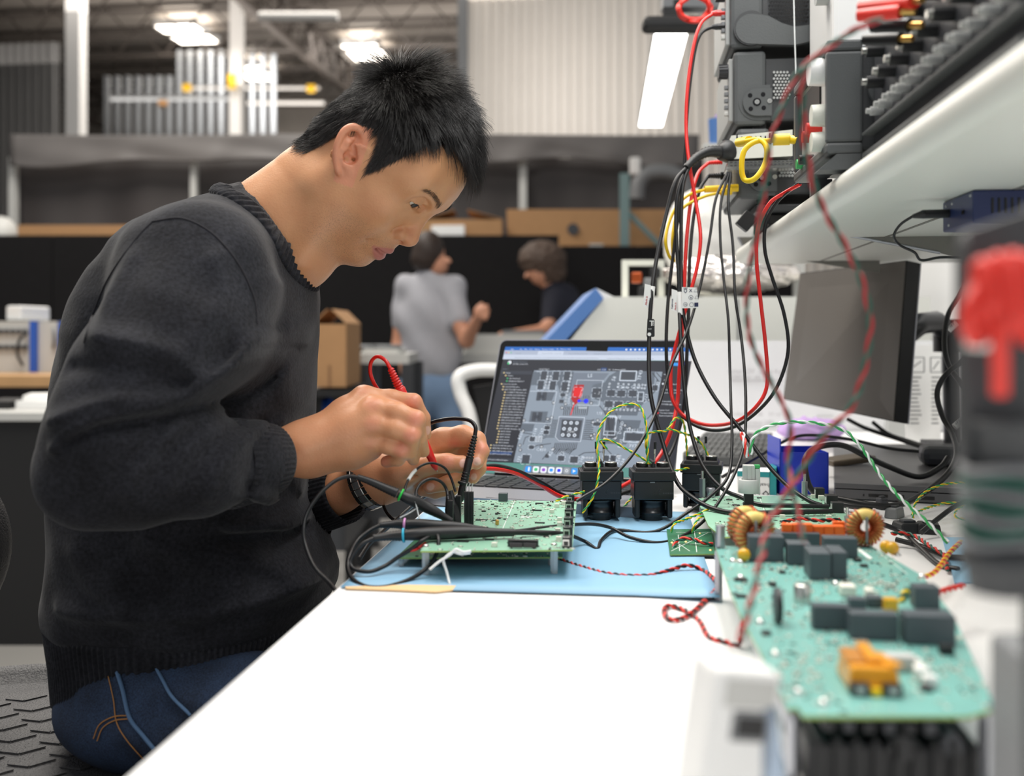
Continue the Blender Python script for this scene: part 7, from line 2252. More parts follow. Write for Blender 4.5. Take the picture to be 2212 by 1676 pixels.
# ---- behind: whiteboard panel, console with blue front, bag and foil
wb = thing('whiteboard_panel', 'white panel with faint writing standing behind the laptop', 'panel', P(1480, 940, 2.45))
a, b = P(1240, 940, 2.45), P(2120, 940, 2.45)
ztop = CZ - 16 * 2.45 / FPX
vv = Vector((-SA, CA, 0))
obj('panel', MB().prism([Vector((a.x, a.y, DT)), Vector((b.x, b.y, DT)), Vector((b.x, b.y, ztop)), Vector((a.x, a.y, ztop))], vv * .02), M['panel_white'], wb, .003)
mat('faint_ink', (196, 194, 196), 0.6)
ux = (b - a).normalized()
mb = MB()
for t_, px, py, sz in (('notes 12V  ch2', 1572, 806, .016), ('CAN bus : A2', 1578, 818, .013), ('pin 4 gnd', 1655, 806, .014), ('relay test  ok', 1582, 898, .014), ('bench power 24V', 1582, 916, .014), ('5V ref', 1660, 898, .012)):
    text_mb(t_, sz, P(px, py, 2.448) , ux, (0, 0, 1), mb)
for px0, px1, py in ((1580, 1690, 822), (1582, 1685, 921), (1765, 1800, 898)): mb.bar(P(px0, py, 2.447), P(px1, py, 2.447), .002, .002)
o = obj('writing', mb, M['faint_ink'], wb, 0, None, 'stuff')
con = thing('test_console', 'pale sloped console with a blue slanted front edge behind the laptop', 'console', P(1450, 745, 2.62))
DC = 2.62
sd = [P(x, y, DC) for x, y in ((1212, 760), (1303, 645), (1325, 641), (2010, 641), (2010, 760))]
obj('side_panel', MB().prism(sd, vv * .45), M['shelf_white'], con, .003)
obj('blue_front', MB().prism([P(x, y, DC - .01) for x, y in ((1170, 745), (1287, 622), (1304, 645), (1213, 745))], vv * .46), M['blue_panel'], con, .002)
obj('top_cap', MB().prism([P(x, y, DC) for x, y in ((1287, 622), (1326, 641), (1304, 645))], vv * .45), M['white_plastic'], con)
obj('seam', MB().bar(P(1594, 645, DC - .002), P(1594, 735, DC - .002), .004, .004), M['mid_grey'], con)
a, b = P(1212, 760, DC), P(2010, 760, DC)
obj('plinth', MB().prism([Vector((p.x, p.y, 0)) + vv * .03 for p in (a, b)] + [p + vv * .03 for p in (b, a)], vv * .38), M['light_grey'], con)
def lump(c, r, amp, f, seed, n=26):
    mb = MB().ball((0, 0, 0), r, n)
    rg = np.random.default_rng(seed); ph = rg.uniform(0, 6, 9)
    V = np.array(mb.v); U = V / np.linalg.norm(V, axis=1)[:, None]
    dsp = sum(np.sin(U[:, i % 3] * f * (1 + .35 * i) + ph[i] + U[:, (i + 1) % 3] * f * .8) for i in range(6)) / 6
    V = V + U * (amp * dsp)[:, None]
    mb.v = [tuple(v) for v in V]
    return mb.xf(Matrix.Translation(c))
solo('foil_wrap', lump(P(1580, 592, 2.74), (.185, .09, .050), .012, 23, 3, 60), M['foil'], 'crumpled silver foil wrap on the pale console', 'foil')
solo('plastic_bag', lump(P(1550, 522, 2.96), (.165, .09, .165), .016, 5, 5), M['poly_bag'], 'big white plastic bag behind the hanging cables', 'bag')
stn = thing('white_stand', 'small pale stand with dark parts at the left end of the console', 'stand', P(1385, 640, 2.8))
for px in (1350, 1428): obj('upright', MB().bar(P(px, 641, 2.8), P(px, 562, 2.8), .018, .018, (1, 0, 0)), M['module_white'], stn)
obj('crossbar', MB().bar(P(1345, 568, 2.8), P(1433, 568, 2.8), .016, .016), M['module_white'], stn)
for px, py, m_ in ((1375, 600, 'copper_wire'), (1402, 612, 'mid_grey'), (1390, 630, 'black_plastic'), (1415, 590, 'black_plastic')): obj('fitting', MB().box(P(px, py, 2.8), (.03, .03, .03)), M[m_], stn, .004)

# ---- things on the far part of the bench top
def ondesk(px, py, z=DT): return PZ(px, py, z)
kb = thing('keyboard', 'dark grey keyboard lying at an angle behind the contactors', 'keyboard', ondesk(1560, 985))
kq = [ondesk(1474, 1004), ondesk(1656, 1012), ondesk(1668, 955), ondesk(1524, 952)]
obj('tray', MB().prism([p + Vector((0, 0, .003)) for p in kq], (0, 0, .014)), M['keyboard_grey'], kb, .003)
for i in range(5):
    for k in range(13):
        u0, v0 = (k + .5) / 13, (i + .5) / 5
        c = kq[0].lerp(kq[1], u0).lerp(kq[3].lerp(kq[2], u0), v0)
        e1 = (kq[1] - kq[0]).normalized(); e2 = Vector((-e1.y, e1.x, 0))
        obj('key', MB().box(c + Vector((0, 0, .0195)), ((kq[1] - kq[0]).length / 15, (kq[3] - kq[0]).length / 6.2, .005), Matrix((e1, e2, Vector((0, 0, 1)))).transposed(), 0, .9), M['keyboard_grey'], kb)
bb = thing('blue_box', 'open bright blue plastic bin on the bench behind the board', 'bin', ondesk(1737, 1068))
a, b = ondesk(1684, 1068), ondesk(1790, 1068)
e1 = (b - a).normalized(); e2 = Vector((-e1.y, e1.x, 0)); w_ = (b - a).length; hb_ = .0625
obj('front_wall', MB().prism([a, b, b + e2 * .002, a + e2 * .002], (0, 0, hb_)), M['blue_bin'], bb)
obj('back_wall', MB().prism([a + e2 * .07, b + e2 * .07, b + e2 * .072, a + e2 * .072], (0, 0, hb_ + .002)), M['blue_bin'], bb)
obj('side_wall', MB().prism([a, a + e1 * .002, a + e1 * .002 + e2 * .07, a + e2 * .07], (0, 0, hb_ + .02)), M['blue_bin'], bb)
obj('side_wall', MB().prism([b, b - e1 * .002, b - e1 * .002 + e2 * .07, b + e2 * .07], (0, 0, hb_)), M['blue_bin'], bb)
obj('floor', MB().prism([a, b, b + e2 * .07, a + e2 * .07], (0, 0, .002)), M['blue_bin'], bb)
hs = thing('paste_carton', 'white and teal carton with upside down print beside the blue bin', 'carton', ondesk(1630, 1070))
a, b = ondesk(1592, 1066), ondesk(1662, 1069)
e1 = (b - a).normalized(); e2 = Vector((-e1.y, e1.x, 0))
obj('body', MB().prism([a, b, b + e2 * .05, a + e2 * .05], (0, 0, .034)), M['paper'], hs, .001)
obj('teal_end', MB().prism([b + e1 * .0005, b + e1 * .010, b + e1 * .010 + e2 * .05, b + e1 * .0005 + e2 * .05], (0, 0, .040)), M['teal_box'], hs, .001)
tb = text_mb('heat sink c', .0085, b + e2 * -.0006 + Vector((0, 0, .017)), -e1, (0, 0, -1))
text_mb('OTS', .013, b + e2 * -.0006 + Vector((0, 0, .006)), -e1, (0, 0, -1), tb, 'LEFT', 0, True)
obj('print', tb, M['dark_grey'], hs)
obj('teal_band', MB().prism([a - e2 * .0005 + Vector((0, 0, .026)), b - e2 * .0005 + Vector((0, 0, .026)), b - e2 * .0005 + Vector((0, 0, .034)), a - e2 * .0005 + Vector((0, 0, .034))], e2 * .0004), M['teal_box'], hs)
cl = thing('closed_laptop', 'closed grey laptop with a dock lying on it, right of the blue bin', 'laptop', ondesk(1950, 1080))
lq = [ondesk(1802, 1078), ondesk(2160, 1096), ondesk(2190, 985), ondesk(1800, 985)]
obj('base', MB().prism([p + Vector((0, 0, .002)) for p in lq], (0, 0, .013)), M['dark_laptop'], cl, .002)
obj('lid', MB().prism([p + Vector((0, 0, .0165)) for p in lq], (0, 0, .007)), M['dark_laptop'], cl, .002)
obj('gap', MB().prism([p + (sum(lq, Vector()) / 4 - p) * .02 + Vector((0, 0, .0145)) for p in lq], (0, 0, .0025)), M['bezel'], cl)
dv_ = (lq[1] - lq[0]).normalized()
for px, w_, h_ in ((1900, .026, .004), (1952, .006, .005), (2008, .018, .005), (1985, .005, .003), (1868, .002, .003)):
    c = lq[0].lerp(lq[1], (px - 1802) / 358) + Vector((0, -.0004, .008)); obj('port', MB().bar(c - dv_ * w_ / 2, c + dv_ * w_ / 2, .001, h_), M['bezel'], cl)
c = PZ(2040, 1008, DT + .024)
solo('dock', MB().box(c + Vector((.01, .02, .0165)), (.085, .06, .032), Matrix.Rotation(-.15, 3, 'Z')), M['dark_grey'], 'black docking station on top of the closed laptop', 'dock', bevel=.012)
c = PZ(1836, 1004, DT + .024)
solo('phone', MB().box(c + Vector((0, .02, .006)), (.078, .05, .010), Matrix.Rotation(.3, 3, 'Z') @ Matrix.Rotation(-.10, 3, 'Y')), M['phone_brown'], 'brown cased phone on the closed laptop behind the blue bin', 'phone', bevel=.003)
solo('nitrile_glove', lump(ondesk(1775, 962) + Vector((0, .12, .022)), (.075, .05, .026), .010, 6, 8), M['glove_purple'], 'crumpled lilac glove behind the blue bin', 'glove')
ps = thing('instruction_sheet', 'printed instruction sheet leaning behind the monitor', 'paper', P(2000, 950, 2.2))
sq = [P(1958, 960, 2.15), P(2030, 960, 2.17), P(2040, 745, 2.22), P(1950, 745, 2.20)]
obj('sheet', MB().prism(sq, vv * .002), M['paper'], ps)
mb = MB()
for k in range(12):
    for x0, x1 in ((1966, 1990), (2012, 2032)): mb.bar(P(x0, 815 + k * 9, 2.155), P(x1 - (k * 7) % 9, 815 + k * 9, 2.155), .002, .003)
for x0, x1 in ((1960, 1996), (2010, 2034)):
    for a_, b_ in (((x0, 772), (x1, 772)), ((x0, 804), (x1, 804)), ((x0, 772), (x0, 804)), ((x1, 772), (x1, 804)), ((x0 + 5, 798), (x1 - 6, 780))): mb.bar(P(*a_, 2.168), P(*b_, 2.168), .002, .002)
obj('print', mb, M['mid_grey'], ps, 0, None, 'stuff')
solo('grey_binder', MB().prism([P(1918, 960, 2.3), P(1962, 960, 2.28), P(1958, 735, 2.28), P(1935, 735, 2.3)], vv * .03), M['inst_panel'], 'pale grey binder standing left of the instruction sheet', 'binder')
m2 = [PZ(x, y, DT + .002) for x, y in ((2035, 1160), (2330, 1160), (2470, 1257), (2062, 1257))]
solo('second_mat', MB().prism([p - Vector((0, 0, .0018)) for p in m2], (0, 0, .0018)), M['esd_mat'], 'second blue mat at the far right behind the hanging leads', 'mat')
def dark_plug(px, py, z, label, m_='black_plastic', rz=0.5, sz=(.026, .018, .014)):
    t = thing('cable_connector', label, 'connector', PZ(px, py, z))
    c = PZ(px, py, z); Rz = Matrix.Rotation(rz, 3, 'Z')
    obj('shell', MB().box(c + Vector((0, 0, sz[2] / 2)), sz, Rz, 0, .85), M[m_], t, .002)
    obj('latch', MB().box(c + Vector((0, 0, sz[2] + .001)), (sz[0] * .5, sz[1] * .4, .003), Rz), M['dark_grey'], t, .0006)
dark_plug(1932, 1118, DT, 'grey connector shell among the loose cables at right', 'mid_grey', .9); dark_plug(1905, 1100, DT, 'dark square connector beside the right copper coil', 'dark_grey', .4, (.014, .014, .016))
dark_plug(1960, 1148, DT, 'flat black connector with pale face under the loose cables', 'black_plastic', .2, (.03, .03, .012)); dark_plug(2005, 1150, DT, 'second flat black connector right of the first', 'black_plastic', -.2, (.028, .03, .012))
solo('loose_plug', MB().box(P(1612, 478, 1.50), (.022, .018, .026), Matrix.Rotation(.7, 3, 'Y')), M['black_plastic'], 'black square plug dangling under the stacked supplies', 'plug', bevel=.002)

# ---- bench lamp further back, with a coil of red leads hung on it
lp = thing('led_bench_lamp', 'long bright LED bench lamp hanging at top right', 'lamp', P(1440, 60, 2.9))
ql = [P(1416, 66, 2.63), P(1487, 66, 2.63), P(1430, 274, 3.86), P(1381, 274, 3.86)]
obj('diffuser', MB().prism(ql, (0, 0, .006)), M['lamp_glow'], lp)
up_ = Vector((0, 0, .008))
obj('housing', MB().prism([p + (p - sum(ql, Vector()) / 4) * .04 + up_ for p in ql], (0, 0, .02)), M['dark_grey'], lp, .003)
obj('head', MB().bar(P(1388, 54, 2.60), P(1514, 54, 2.60), .06, .036), M['black_matte'], lp, .012)
obj('bracket', MB().box(P(1452, 24, 2.62), (.05, .05, .05)), M['black_matte'], lp, .004)
obj('rail', MB().bar(P(1430, 8, 2.62), P(1760, 8, 2.62), .05, .035), M['mid_grey'], lp, .003)
rg = random.Random(4)
rc = thing('red_lead_coil', 'blurred coil of red leads hung beside the bench lamp', 'leads', P(1510, 20, 1.9))
for k in range(5):
    lp_ = spline([P(1500 + 34 * math.cos(a) + rg.uniform(-4, 4), 18 + 26 * math.sin(a) + rg.uniform(-4, 4), 1.9 + rg.uniform(-.02, .02)) for a in np.linspace(0, 2 * PI, 9)[:-1]], 4, True)
    obj('lead', MB().tube(lp_, .0035, 6, closed=True), M['red_lead'], rc)
for i, (px, py, c_, lb_) in enumerate(((1547, 285, 'blue_panel', 'blurred blue cup behind the stacked supplies'), (1562, 275, 'glove_purple', 'blurred pink cup behind the stacked supplies'))):
    p = P(px, py, 2.78); solo('cup', MB().cyl((p.x, p.y, p.z - .05), (p.x, p.y, p.z + .035), .018, .022, 16), M[c_], lb_, 'cup')
p = P(1555, 316, 2.78)
bs = thing('bin_shelf', 'narrow pale ledge holding the blurred cups', 'shelf', p)
obj('ledge', MB().box2((p.x - .05, p.y - .05, p.z - .012), (p.x + .3, p.y + .08, p.z)), M['light_grey'], bs, .002)
obj('post', MB().box2((p.x + .2, p.y - .01, CZ + .09), (p.x + .23, p.y + .02, p.z - .012)), M['light_grey'], bs)

# ---- blurred things close to the camera at the right
rk = thing('lead_rack', 'dark stand close to the camera with red test leads hanging from it', 'rack', P(2250, 1676, .40))
DK = .372
obj('back_plate', MB().prism([P(2092, 500, DK), P(2092, 1000, DK), P(2290, 1010, DK), P(2290, 432, DK)], vv * .012), M['inst_dark'], rk, .004)
pc = P(2252, 720, .385)
obj('pole', MB().box2((pc.x - .006, pc.y - .006, DT), (pc.x + .006, pc.y + .006, CZ + .05)), M['inst_grey'], rk, .001)
fc = P(2225, 1500, .40)
obj('clamp_foot', MB().box2((fc.x - .006, fc.y - .03, DT), (fc.x + .05, fc.y + .03, CZ - .128)), M['mid_grey'], rk, .004)
for k, (x0, y0, x1, y1) in enumerate(((2110, 590, 2125, 700), (2140, 580, 2100, 720), (2175, 575, 2150, 715), (2205, 580, 2210, 720), (2165, 590, 2190, 700))):
    lp_ = spline([P(x0, y0, DK - .012), P(x0 + 18, y0 - 16, DK - .016), P(x0 + 28, (y0 + y1) / 2, DK - .02), P(x1 + 22, y1, DK - .016), P(x1, y1 + 8, DK - .014), P(x1 - 8, (y0 + y1) / 2 + 20, DK - .018)], 4, True)
    obj('red_lead', MB().tube(lp_, .0030, 8, closed=True), M['red_lead'], rk)
obj('red_lead', MB().tube(spline([P(2160, 600, DK - .014), P(2158, 700, DK - .02), P(2160, 790, DK - .016), P(2160, 850, DK - .012)], 5), .0034, 8), M['red_lead'], rk)
obj('hook', MB().tube([P(2090, 745, DK - .004), P(2130, 748, DK - .018), P(2150, 735, DK - .018)], .0016, 6), M['steel'], rk)
spc = P(2165, 1080, DK)
for k in range(7):
    zz_ = spc.z + .012 - k * .0045
    obj('green_wire_coil', MB().tube([Vector((spc.x + .0145 * math.cos(a) * (1 - .05 * (k % 2)), spc.y + .012 * math.sin(a), zz_ + .001 * math.sin(3 * a + k))) for a in np.linspace(0, 2 * PI, 25)[:-1]], .0018, 6, closed=True), M['pvc_dkgreen' if k % 2 else 'mid_grey'], rk)
obj('spool', MB().lathe([(0, .030), (.012, .030), (.0125, .028), (.010, .026), (.010, -.018), (.0155, -.020), (.0155, -.024), (.013, -.026), (.012, -.034), (0, -.034)], spc, (0, 0, 1), 24), M['inst_dark'], rk)
obj('spool_arm', MB().bar(spc + Vector((0, 0, .028)), Vector((pc.x, pc.y, spc.z + .028)), .006, .005), M['inst_dark'], rk)
wc_ = thing('white_adapter', 'blurred white adapter with a dark socket standing in the near foreground', 'adapter', P(1560, 1676, .43))
c = P(1566, 1560, .43)
Rw = Matrix.Rotation(YAW + .25, 3, 'Z') @ Matrix.Rotation(.16, 3, 'Y')
hz = c.z + .022 - DT
cc = Vector((c.x, c.y + .012, DT + hz / 2))
obj('case', MB().box(cc, (.032, .026, hz), Rw), M['white_plastic'], wc_, .003)
fx = Rw @ Vector((0, -.0134, 0))
obj('label_plate', MB().box(cc + fx + Rw @ Vector((.001, 0, hz * .40)), (.024, .0008, .012), Rw), M['light_grey'], wc_)
obj('socket', MB().box(cc + fx + Rw @ Vector((.003, 0, hz * .25)), (.014, .0012, .009), Rw), M['bezel'], wc_, .001)
obj('socket_rim', MB().box(cc + fx + Rw @ Vector((.003, .0002, hz * .25)), (.018, .0012, .013), Rw), M['mid_grey'], wc_, .001)
c = P(1672, 1600, .425)
solo('blue_clip', MB().box(Vector((c.x, c.y + .012, DT + (c.z + .012 - DT) / 2)), (.013, .010, c.z + .012 - DT), Matrix.Rotation(-.10, 3, 'Y')), M['blue_clear'], 'translucent pale blue holder between the white adapter and the power board', 'holder', bevel=.002)

# ---- the stool he perches on
st = thing('stool', 'dark textured plastic stool with chevron seat under the man', 'stool', P(150, 1600, 1.15).xy.to_3d())
ZS_ = CZ - .468
sc_ = PZ(130, 1600, ZS_); sc_ = Vector((sc_.x, sc_.y, ZS_))
rows = []
RX, RY = .30, .215
for r, h_ in ((.0, 0), (.5, .0), (.80, .001), (.87, .004), (.91, .014), (.955, .021), (1.0, .016), (1.03, .0), (1.02, -.03), (.9, -.05), (0.0, -.05)):
    rows.append([sc_ + Vector((RX * r * math.copysign(abs(math.cos(a)) ** .8, math.cos(a)), RY * r * math.copysign(abs(math.sin(a)) ** .8, math.sin(a)), h_)) for a in np.linspace(0, 2 * PI, 49)[:-1]])
obj('seat', MB().grid(rows, True, 0, True), M['stool_plastic'], st)
for i in range(-4, 4):
    for j in range(-5, 5):
        c = sc_ + Vector((i * .060 + (.03 if j % 2 else 0) , j * .030, .0015))
        dx, dy = (c.x - sc_.x) / RX, (c.y - sc_.y) / RY
        if dx * dx + dy * dy > .52: continue
        obj('chevron', MB().bar(c + Vector((-.020, -.007, 0)), c + Vector((.006, -.010, 0)), .0032, .0012).bar(c + Vector((.006, -.010, 0)), c + Vector((.024, .011, 0)), .0032, .0012), M['stool_plastic'], st)
obj('column', MB().cyl((sc_.x, sc_.y, .05), (sc_.x, sc_.y, ZS_ - .05), .03, n=18), M['black_plastic'], st)
obj('base', MB().lathe([(0, .05), (.05, .05), (.22, .02), (.23, 0), (0, 0)], (sc_.x, sc_.y, .001), (0, 0, 1), 28), M['black_plastic'], st)
bk = P(-128, 1200, 1.12)
rows = []
for k in range(15):
    v = k / 14
    hw = max(.03, math.sin(PI * v)) ** .55
    rows.append([Vector((bk.x + dx, bk.y + .02 + hw * .085 * math.cos(a) * 1.0 + 0, bk.z + (v - .5) * .20)) + Vector((hw * .048 * math.sin(a), 0, 0)) for a in np.linspace(0, 2 * PI, 25)[:-1] for dx in (0,)])
obj('backrest', MB().grid(rows, True, 0, True), M['stool_plastic'], st)
obj('back_stem', MB().tube(spline([Vector((bk.x - .01, bk.y + .02, bk.z - .08)), Vector((bk.x - .04, bk.y + .02, bk.z - .2)), Vector((sc_.x - .26, sc_.y, ZS_ - .02))], 5), .018, 8), M['black_plastic'], st)
# ============================================================ cables, probes and wires
def wire(label, pp, r, m_, cat='cable', name='cable', n=7, group='cables and leads'):
    ps = spline(pts(*pp), n)
    return solo(name, MB().tube(ps, r, 8), M[m_], label, cat, group, 0, ps[0])
def twist(label, pp, r, pitch, ma, mb_, n=10, name='twisted_wire', dense=60):
    ps = spline(pts(*pp), n)
    L_ = [0.0]
    for a, b in zip(ps[:-1], ps[1:]): L_.append(L_[-1] + (b - a).length)
    m = max(8, int(L_[-1] / pitch * 8)); m = min(m, 700)
    q = []
    j = 0
    for i in range(m + 1):
        s_ = L_[-1] * i / m
        while j < len(L_) - 2 and L_[j + 1] < s_: j += 1
        f_ = (s_ - L_[j]) / max(L_[j + 1] - L_[j], 1e-9)
        q.append((ps[j].lerp(ps[j + 1], f_), s_))
    t = thing(name, label, 'wire', q[0][0], 'twisted wire pairs')
    u, w = frame(q[1][0] - q[0][0])
    A_, B_ = [], []
    for i, (p, s_) in enumerate(q):
        t2 = (q[min(i + 1, m)][0] - q[max(i - 1, 0)][0]).normalized()
        u = (u - t2 * u.dot(t2)).normalized(); w = t2.cross(u)
        a = 2 * PI * s_ / pitch
        o_ = (u * math.cos(a) + w * math.sin(a)) * r
        A_.append(p + o_); B_.append(p - o_)
    obj('strand', MB().tube(A_, r, 6), M[ma], t); obj('strand', MB().tube(B_, r, 6), M[mb_], t)
    return t
def ribs(p0, p1, r0, r1, n, m_, root, name='strain_relief'):
    p0, p1 = Vector(p0), Vector(p1); L_ = (p1 - p0).length
    prof = []
    for k in range(n):
        r = r0 + (r1 - r0) * k / n
        for a, b in ((0, .72), (.15, 1), (.6, 1), (.75, .72)): prof.append((r * b, L_ * (k + a) / n))
    prof.append((r1 * .7, L_))
    return obj(name, MB().lathe(prof, p0, p1 - p0, 14), M[m_], root)
# --- cables fanning down from the slotted module
gl = thing('module_cable_boot', 'fat black ribbed cable boot entering the pale slotted module', 'boot', P(1560, 330, 1.46))
c0, c1 = P(1576, 326, 1.47), P(1520, 336, 1.45)
obj('cup', MB().lathe([(.016, 0), (.017, .006), (.012, .018), (.008, .022), (0, .022)], c0, c1 - c0, 20), M['black_plastic'], gl)
bp_ = spline(pts((1555, 328, 1.46), (1530, 328, 1.455), (1505, 340, 1.45), (1482, 362, 1.44)), 8)
obj('boot', MB().tube(bp_, [.0085 - .004 * i / (len(bp_) - 1) + .0011 * (i % 2) for i in range(len(bp_))], 12), M['black_plastic'], gl)
wire('thick black cable with a white flag and a black label, leftmost of the bundle', ((1490, 355, 1.445), (1460, 390, 1.43), (1440, 460, 1.42), (1420, 550, 1.40), (1408, 630, 1.38), (1402, 740, 1.36), (1405, 850, 1.33), (1432, 958, 1.30), (1462, 1040, 1.26), (1500, 1077, 1.22), (1545, 1100, 1.19), (1600, 1108, 1.165), (1700, 1106, 1.165), (1798, 1104, 1.17)), .0029, 'pvc_black')
wire('thick black cable with a white sleeve, left of the label with CE marks', ((1486, 360, 1.445), (1466, 410, 1.43), (1460, 480, 1.42), (1466, 600, 1.40), (1467, 650, 1.39), (1471, 740, 1.36), (1480, 850, 1.33), (1492, 930, 1.31), (1518, 1005, 1.28), (1560, 1055, 1.25), (1600, 1074, 1.235), (1640, 1090, 1.2), (1700, 1092, 1.19), (1790, 1094, 1.19)), .0027, 'pvc_black')
wire('thick black cable slanting right to the interface board behind the grey plug', ((1492, 352, 1.445), (1474, 410, 1.43), (1471, 560, 1.41), (1473, 650, 1.39), (1480, 700, 1.38), (1502, 780, 1.36), (1545, 860, 1.33), (1602, 930, 1.30), (1655, 1000, 1.27), (1700, 1048, 1.24), (1745, 1080, 1.21), (1775, 1092, 1.20)), .0028, 'pvc_black')
for i, (lb_, pp) in enumerate((('thin black wire of the three, sweeping left down to the control board', ((1572, 372, 1.46), (1546, 430, 1.44), (1532, 520, 1.42), (1512, 620, 1.40), (1486, 710, 1.37), (1450, 790, 1.34), (1425, 870, 1.31), (1398, 930, 1.28), (1360, 990, 1.245), (1310, 1042, 1.215), (1262, 1072, 1.20), (1246, 1082, 1.195))),
                             ('middle thin black wire of the three, reaching the mat left of the breakout board', ((1575, 372, 1.46), (1557, 440, 1.44), (1556, 520, 1.42), (1563, 600, 1.40), (1573, 690, 1.37), (1576, 780, 1.35), (1579, 880, 1.31), (1581, 960, 1.28), (1572, 1030, 1.25), (1530, 1075, 1.22), (1480, 1110, 1.20), (1435, 1140, 1.195), (1395, 1150, 1.19), (1330, 1145, 1.19), (1300, 1165, 1.14), (1290, 1185, 1.10), (1265, 1170, 1.12), (1236, 1157, 1.10))),
                             ('right thin black wire of the three, with pale print, reaching the mat', ((1578, 372, 1.46), (1573, 440, 1.44), (1583, 530, 1.42), (1588, 640, 1.39), (1600, 720, 1.37), (1608, 800, 1.34), (1611, 880, 1.31), (1607, 960, 1.28), (1588, 1020, 1.25), (1555, 1080, 1.22), (1520, 1125, 1.19), (1470, 1160, 1.155), (1420, 1172, 1.13), (1360, 1160, 1.14), (1320, 1140, 1.16), (1280, 1132, 1.14), (1236, 1133, 1.115))))):
    wire(lb_, pp, .0020, 'pvc_black', 'wire', 'test_wire')
# flags on the cables
def flag(pp, label, items, cat='label'):
    q = [P(*p) for p in pp]
    t = thing('cable_flag', label, cat, q[0], 'cable labels')
    obj('sheet', MB().prism(q, vv * .0004), M['paper'], t)
    ux, uy = (q[1] - q[0]).normalized(), (q[3] - q[0]).normalized()
    w_, h_ = (q[1] - q[0]).length, (q[3] - q[0]).length
    by = {}
    for (s_, x, y, sz, m_, rot) in items:
        o_ = q[0] + ux * (w_ * x) + uy * (h_ * y) - vv * .0004
        a, b = (ux, uy) if not rot else (uy, -ux)
        if s_ == 'ring': by.setdefault(m_, MB()).tube([o_ + (ux * math.cos(k) + uy * math.sin(k)) * sz for k in np.linspace(0, 2 * PI, 15)[:-1]], .0002, 4, closed=True)
        elif s_ == 'tri': by.setdefault(m_, MB()).tube([o_ + (ux * math.cos(k) + uy * math.sin(k)) * sz for k in (PI / 2, PI * 7 / 6, PI * 11 / 6)], .0002, 4, closed=True)
        elif s_ == 'box': by.setdefault(m_, MB()).add([o_, o_ + ux * sz, o_ + ux * sz + uy * sz, o_ + uy * sz], [(0, 1, 2, 3)])
        else: text_mb(s_, sz, o_, a, b, by.setdefault(m_, MB()), 'LEFT', 0, True)
    for m_, mb in by.items(): obj('print', mb, M[m_], t, 0, None, 'stuff')
mat('ink_navy', (34, 42, 80), 0.6); mat('ink_red', (196, 70, 70), 0.6)
flag(((1389, 661, 1.375), (1405, 668, 1.375), (1406, 616, 1.375), (1393, 613, 1.375)), 'white folded flag on the leftmost thick black cable', (('Made in', .5, .1, .0040, 'ink_red', 1), ('Interface', .9, .1, .0034, 'ink_navy', 1)))
solo('cable_sleeve', MB().cyl(P(1405, 668, 1.378), P(1410, 619, 1.382), .0036, n=14), M['paper'], 'white sleeve wrapped on the leftmost thick black cable', 'label')
flag(((1450, 670, 1.385), (1463, 674, 1.385), (1463, 628, 1.385), (1451, 624, 1.385)), 'small white flag left of the CE label', (('Tektronix', .25, .06, .0036, 'ink_navy', 1), ('Made in', .8, .06, .0034, 'ink_red', 1)))
solo('cable_sleeve', MB().cyl(P(1469, 680, 1.382), P(1467, 631, 1.386), .0036, n=14), M['paper'], 'white sleeve on the thick cable left of the CE label', 'label')
flag(((1473, 666, 1.38), (1510, 665, 1.38), (1505, 621, 1.38), (1473, 620, 1.38)), 'square white label printed with CE and safety marks', (('CE', .30, .70, .0068, 'ink_navy', 1), ('tri', .82, .82, .0034, 'ink_navy', 0), ('tri', .86, .50, .0032, 'ink_navy', 0), ('ring', .52, .50, .0030, 'ink_navy', 0), ('R', .48, .44, .0036, 'ink_navy', 0), ('ring', .20, .18, .0028, 'ink_navy', 0), ('ring', .56, .16, .0029, 'ink_navy', 0), ('box', .72, .06, .0056, 'ink_navy', 0), ('X', .42, .76, .0058, 'ink_navy', 0), ('UL', .14, .14, .003, 'ink_navy', 0)))
tl = thing('cable_tag', 'black cable tag with a white T printed on the leftmost cable', 'label', P(1406, 730, 1.36))
obj('tag', MB().prism(pts((1397, 727, 1.36), (1411, 728, 1.36), (1414, 726, 1.36), (1414, 692, 1.36), (1412, 689, 1.36), (1399, 689, 1.36)), vv * .003), M['black_plastic'], tl, .0005)
ux_ = Vector((CA, SA, 0))
tm_ = text_mb('T', .0100, P(1403, 703.5, 1.3592), ux_, (0, 0, 1), None, 'LEFT', 0, True)
text_mb('CH1', .0034, P(1413, 704, 1.3592), Vector((0, 0, 1)), -ux_, tm_); text_mb('50V', .003, P(1400, 712, 1.3592), ux_, (0, 0, 1), tm_)
obj('print', tm_, M['paper'], tl, 0, None, 'stuff')
c = P(1402.5, 722, 1.3592); obj('dial', MB().cyl(c, c - vv * .0006, .0025, n=16), M['paper'], tl)
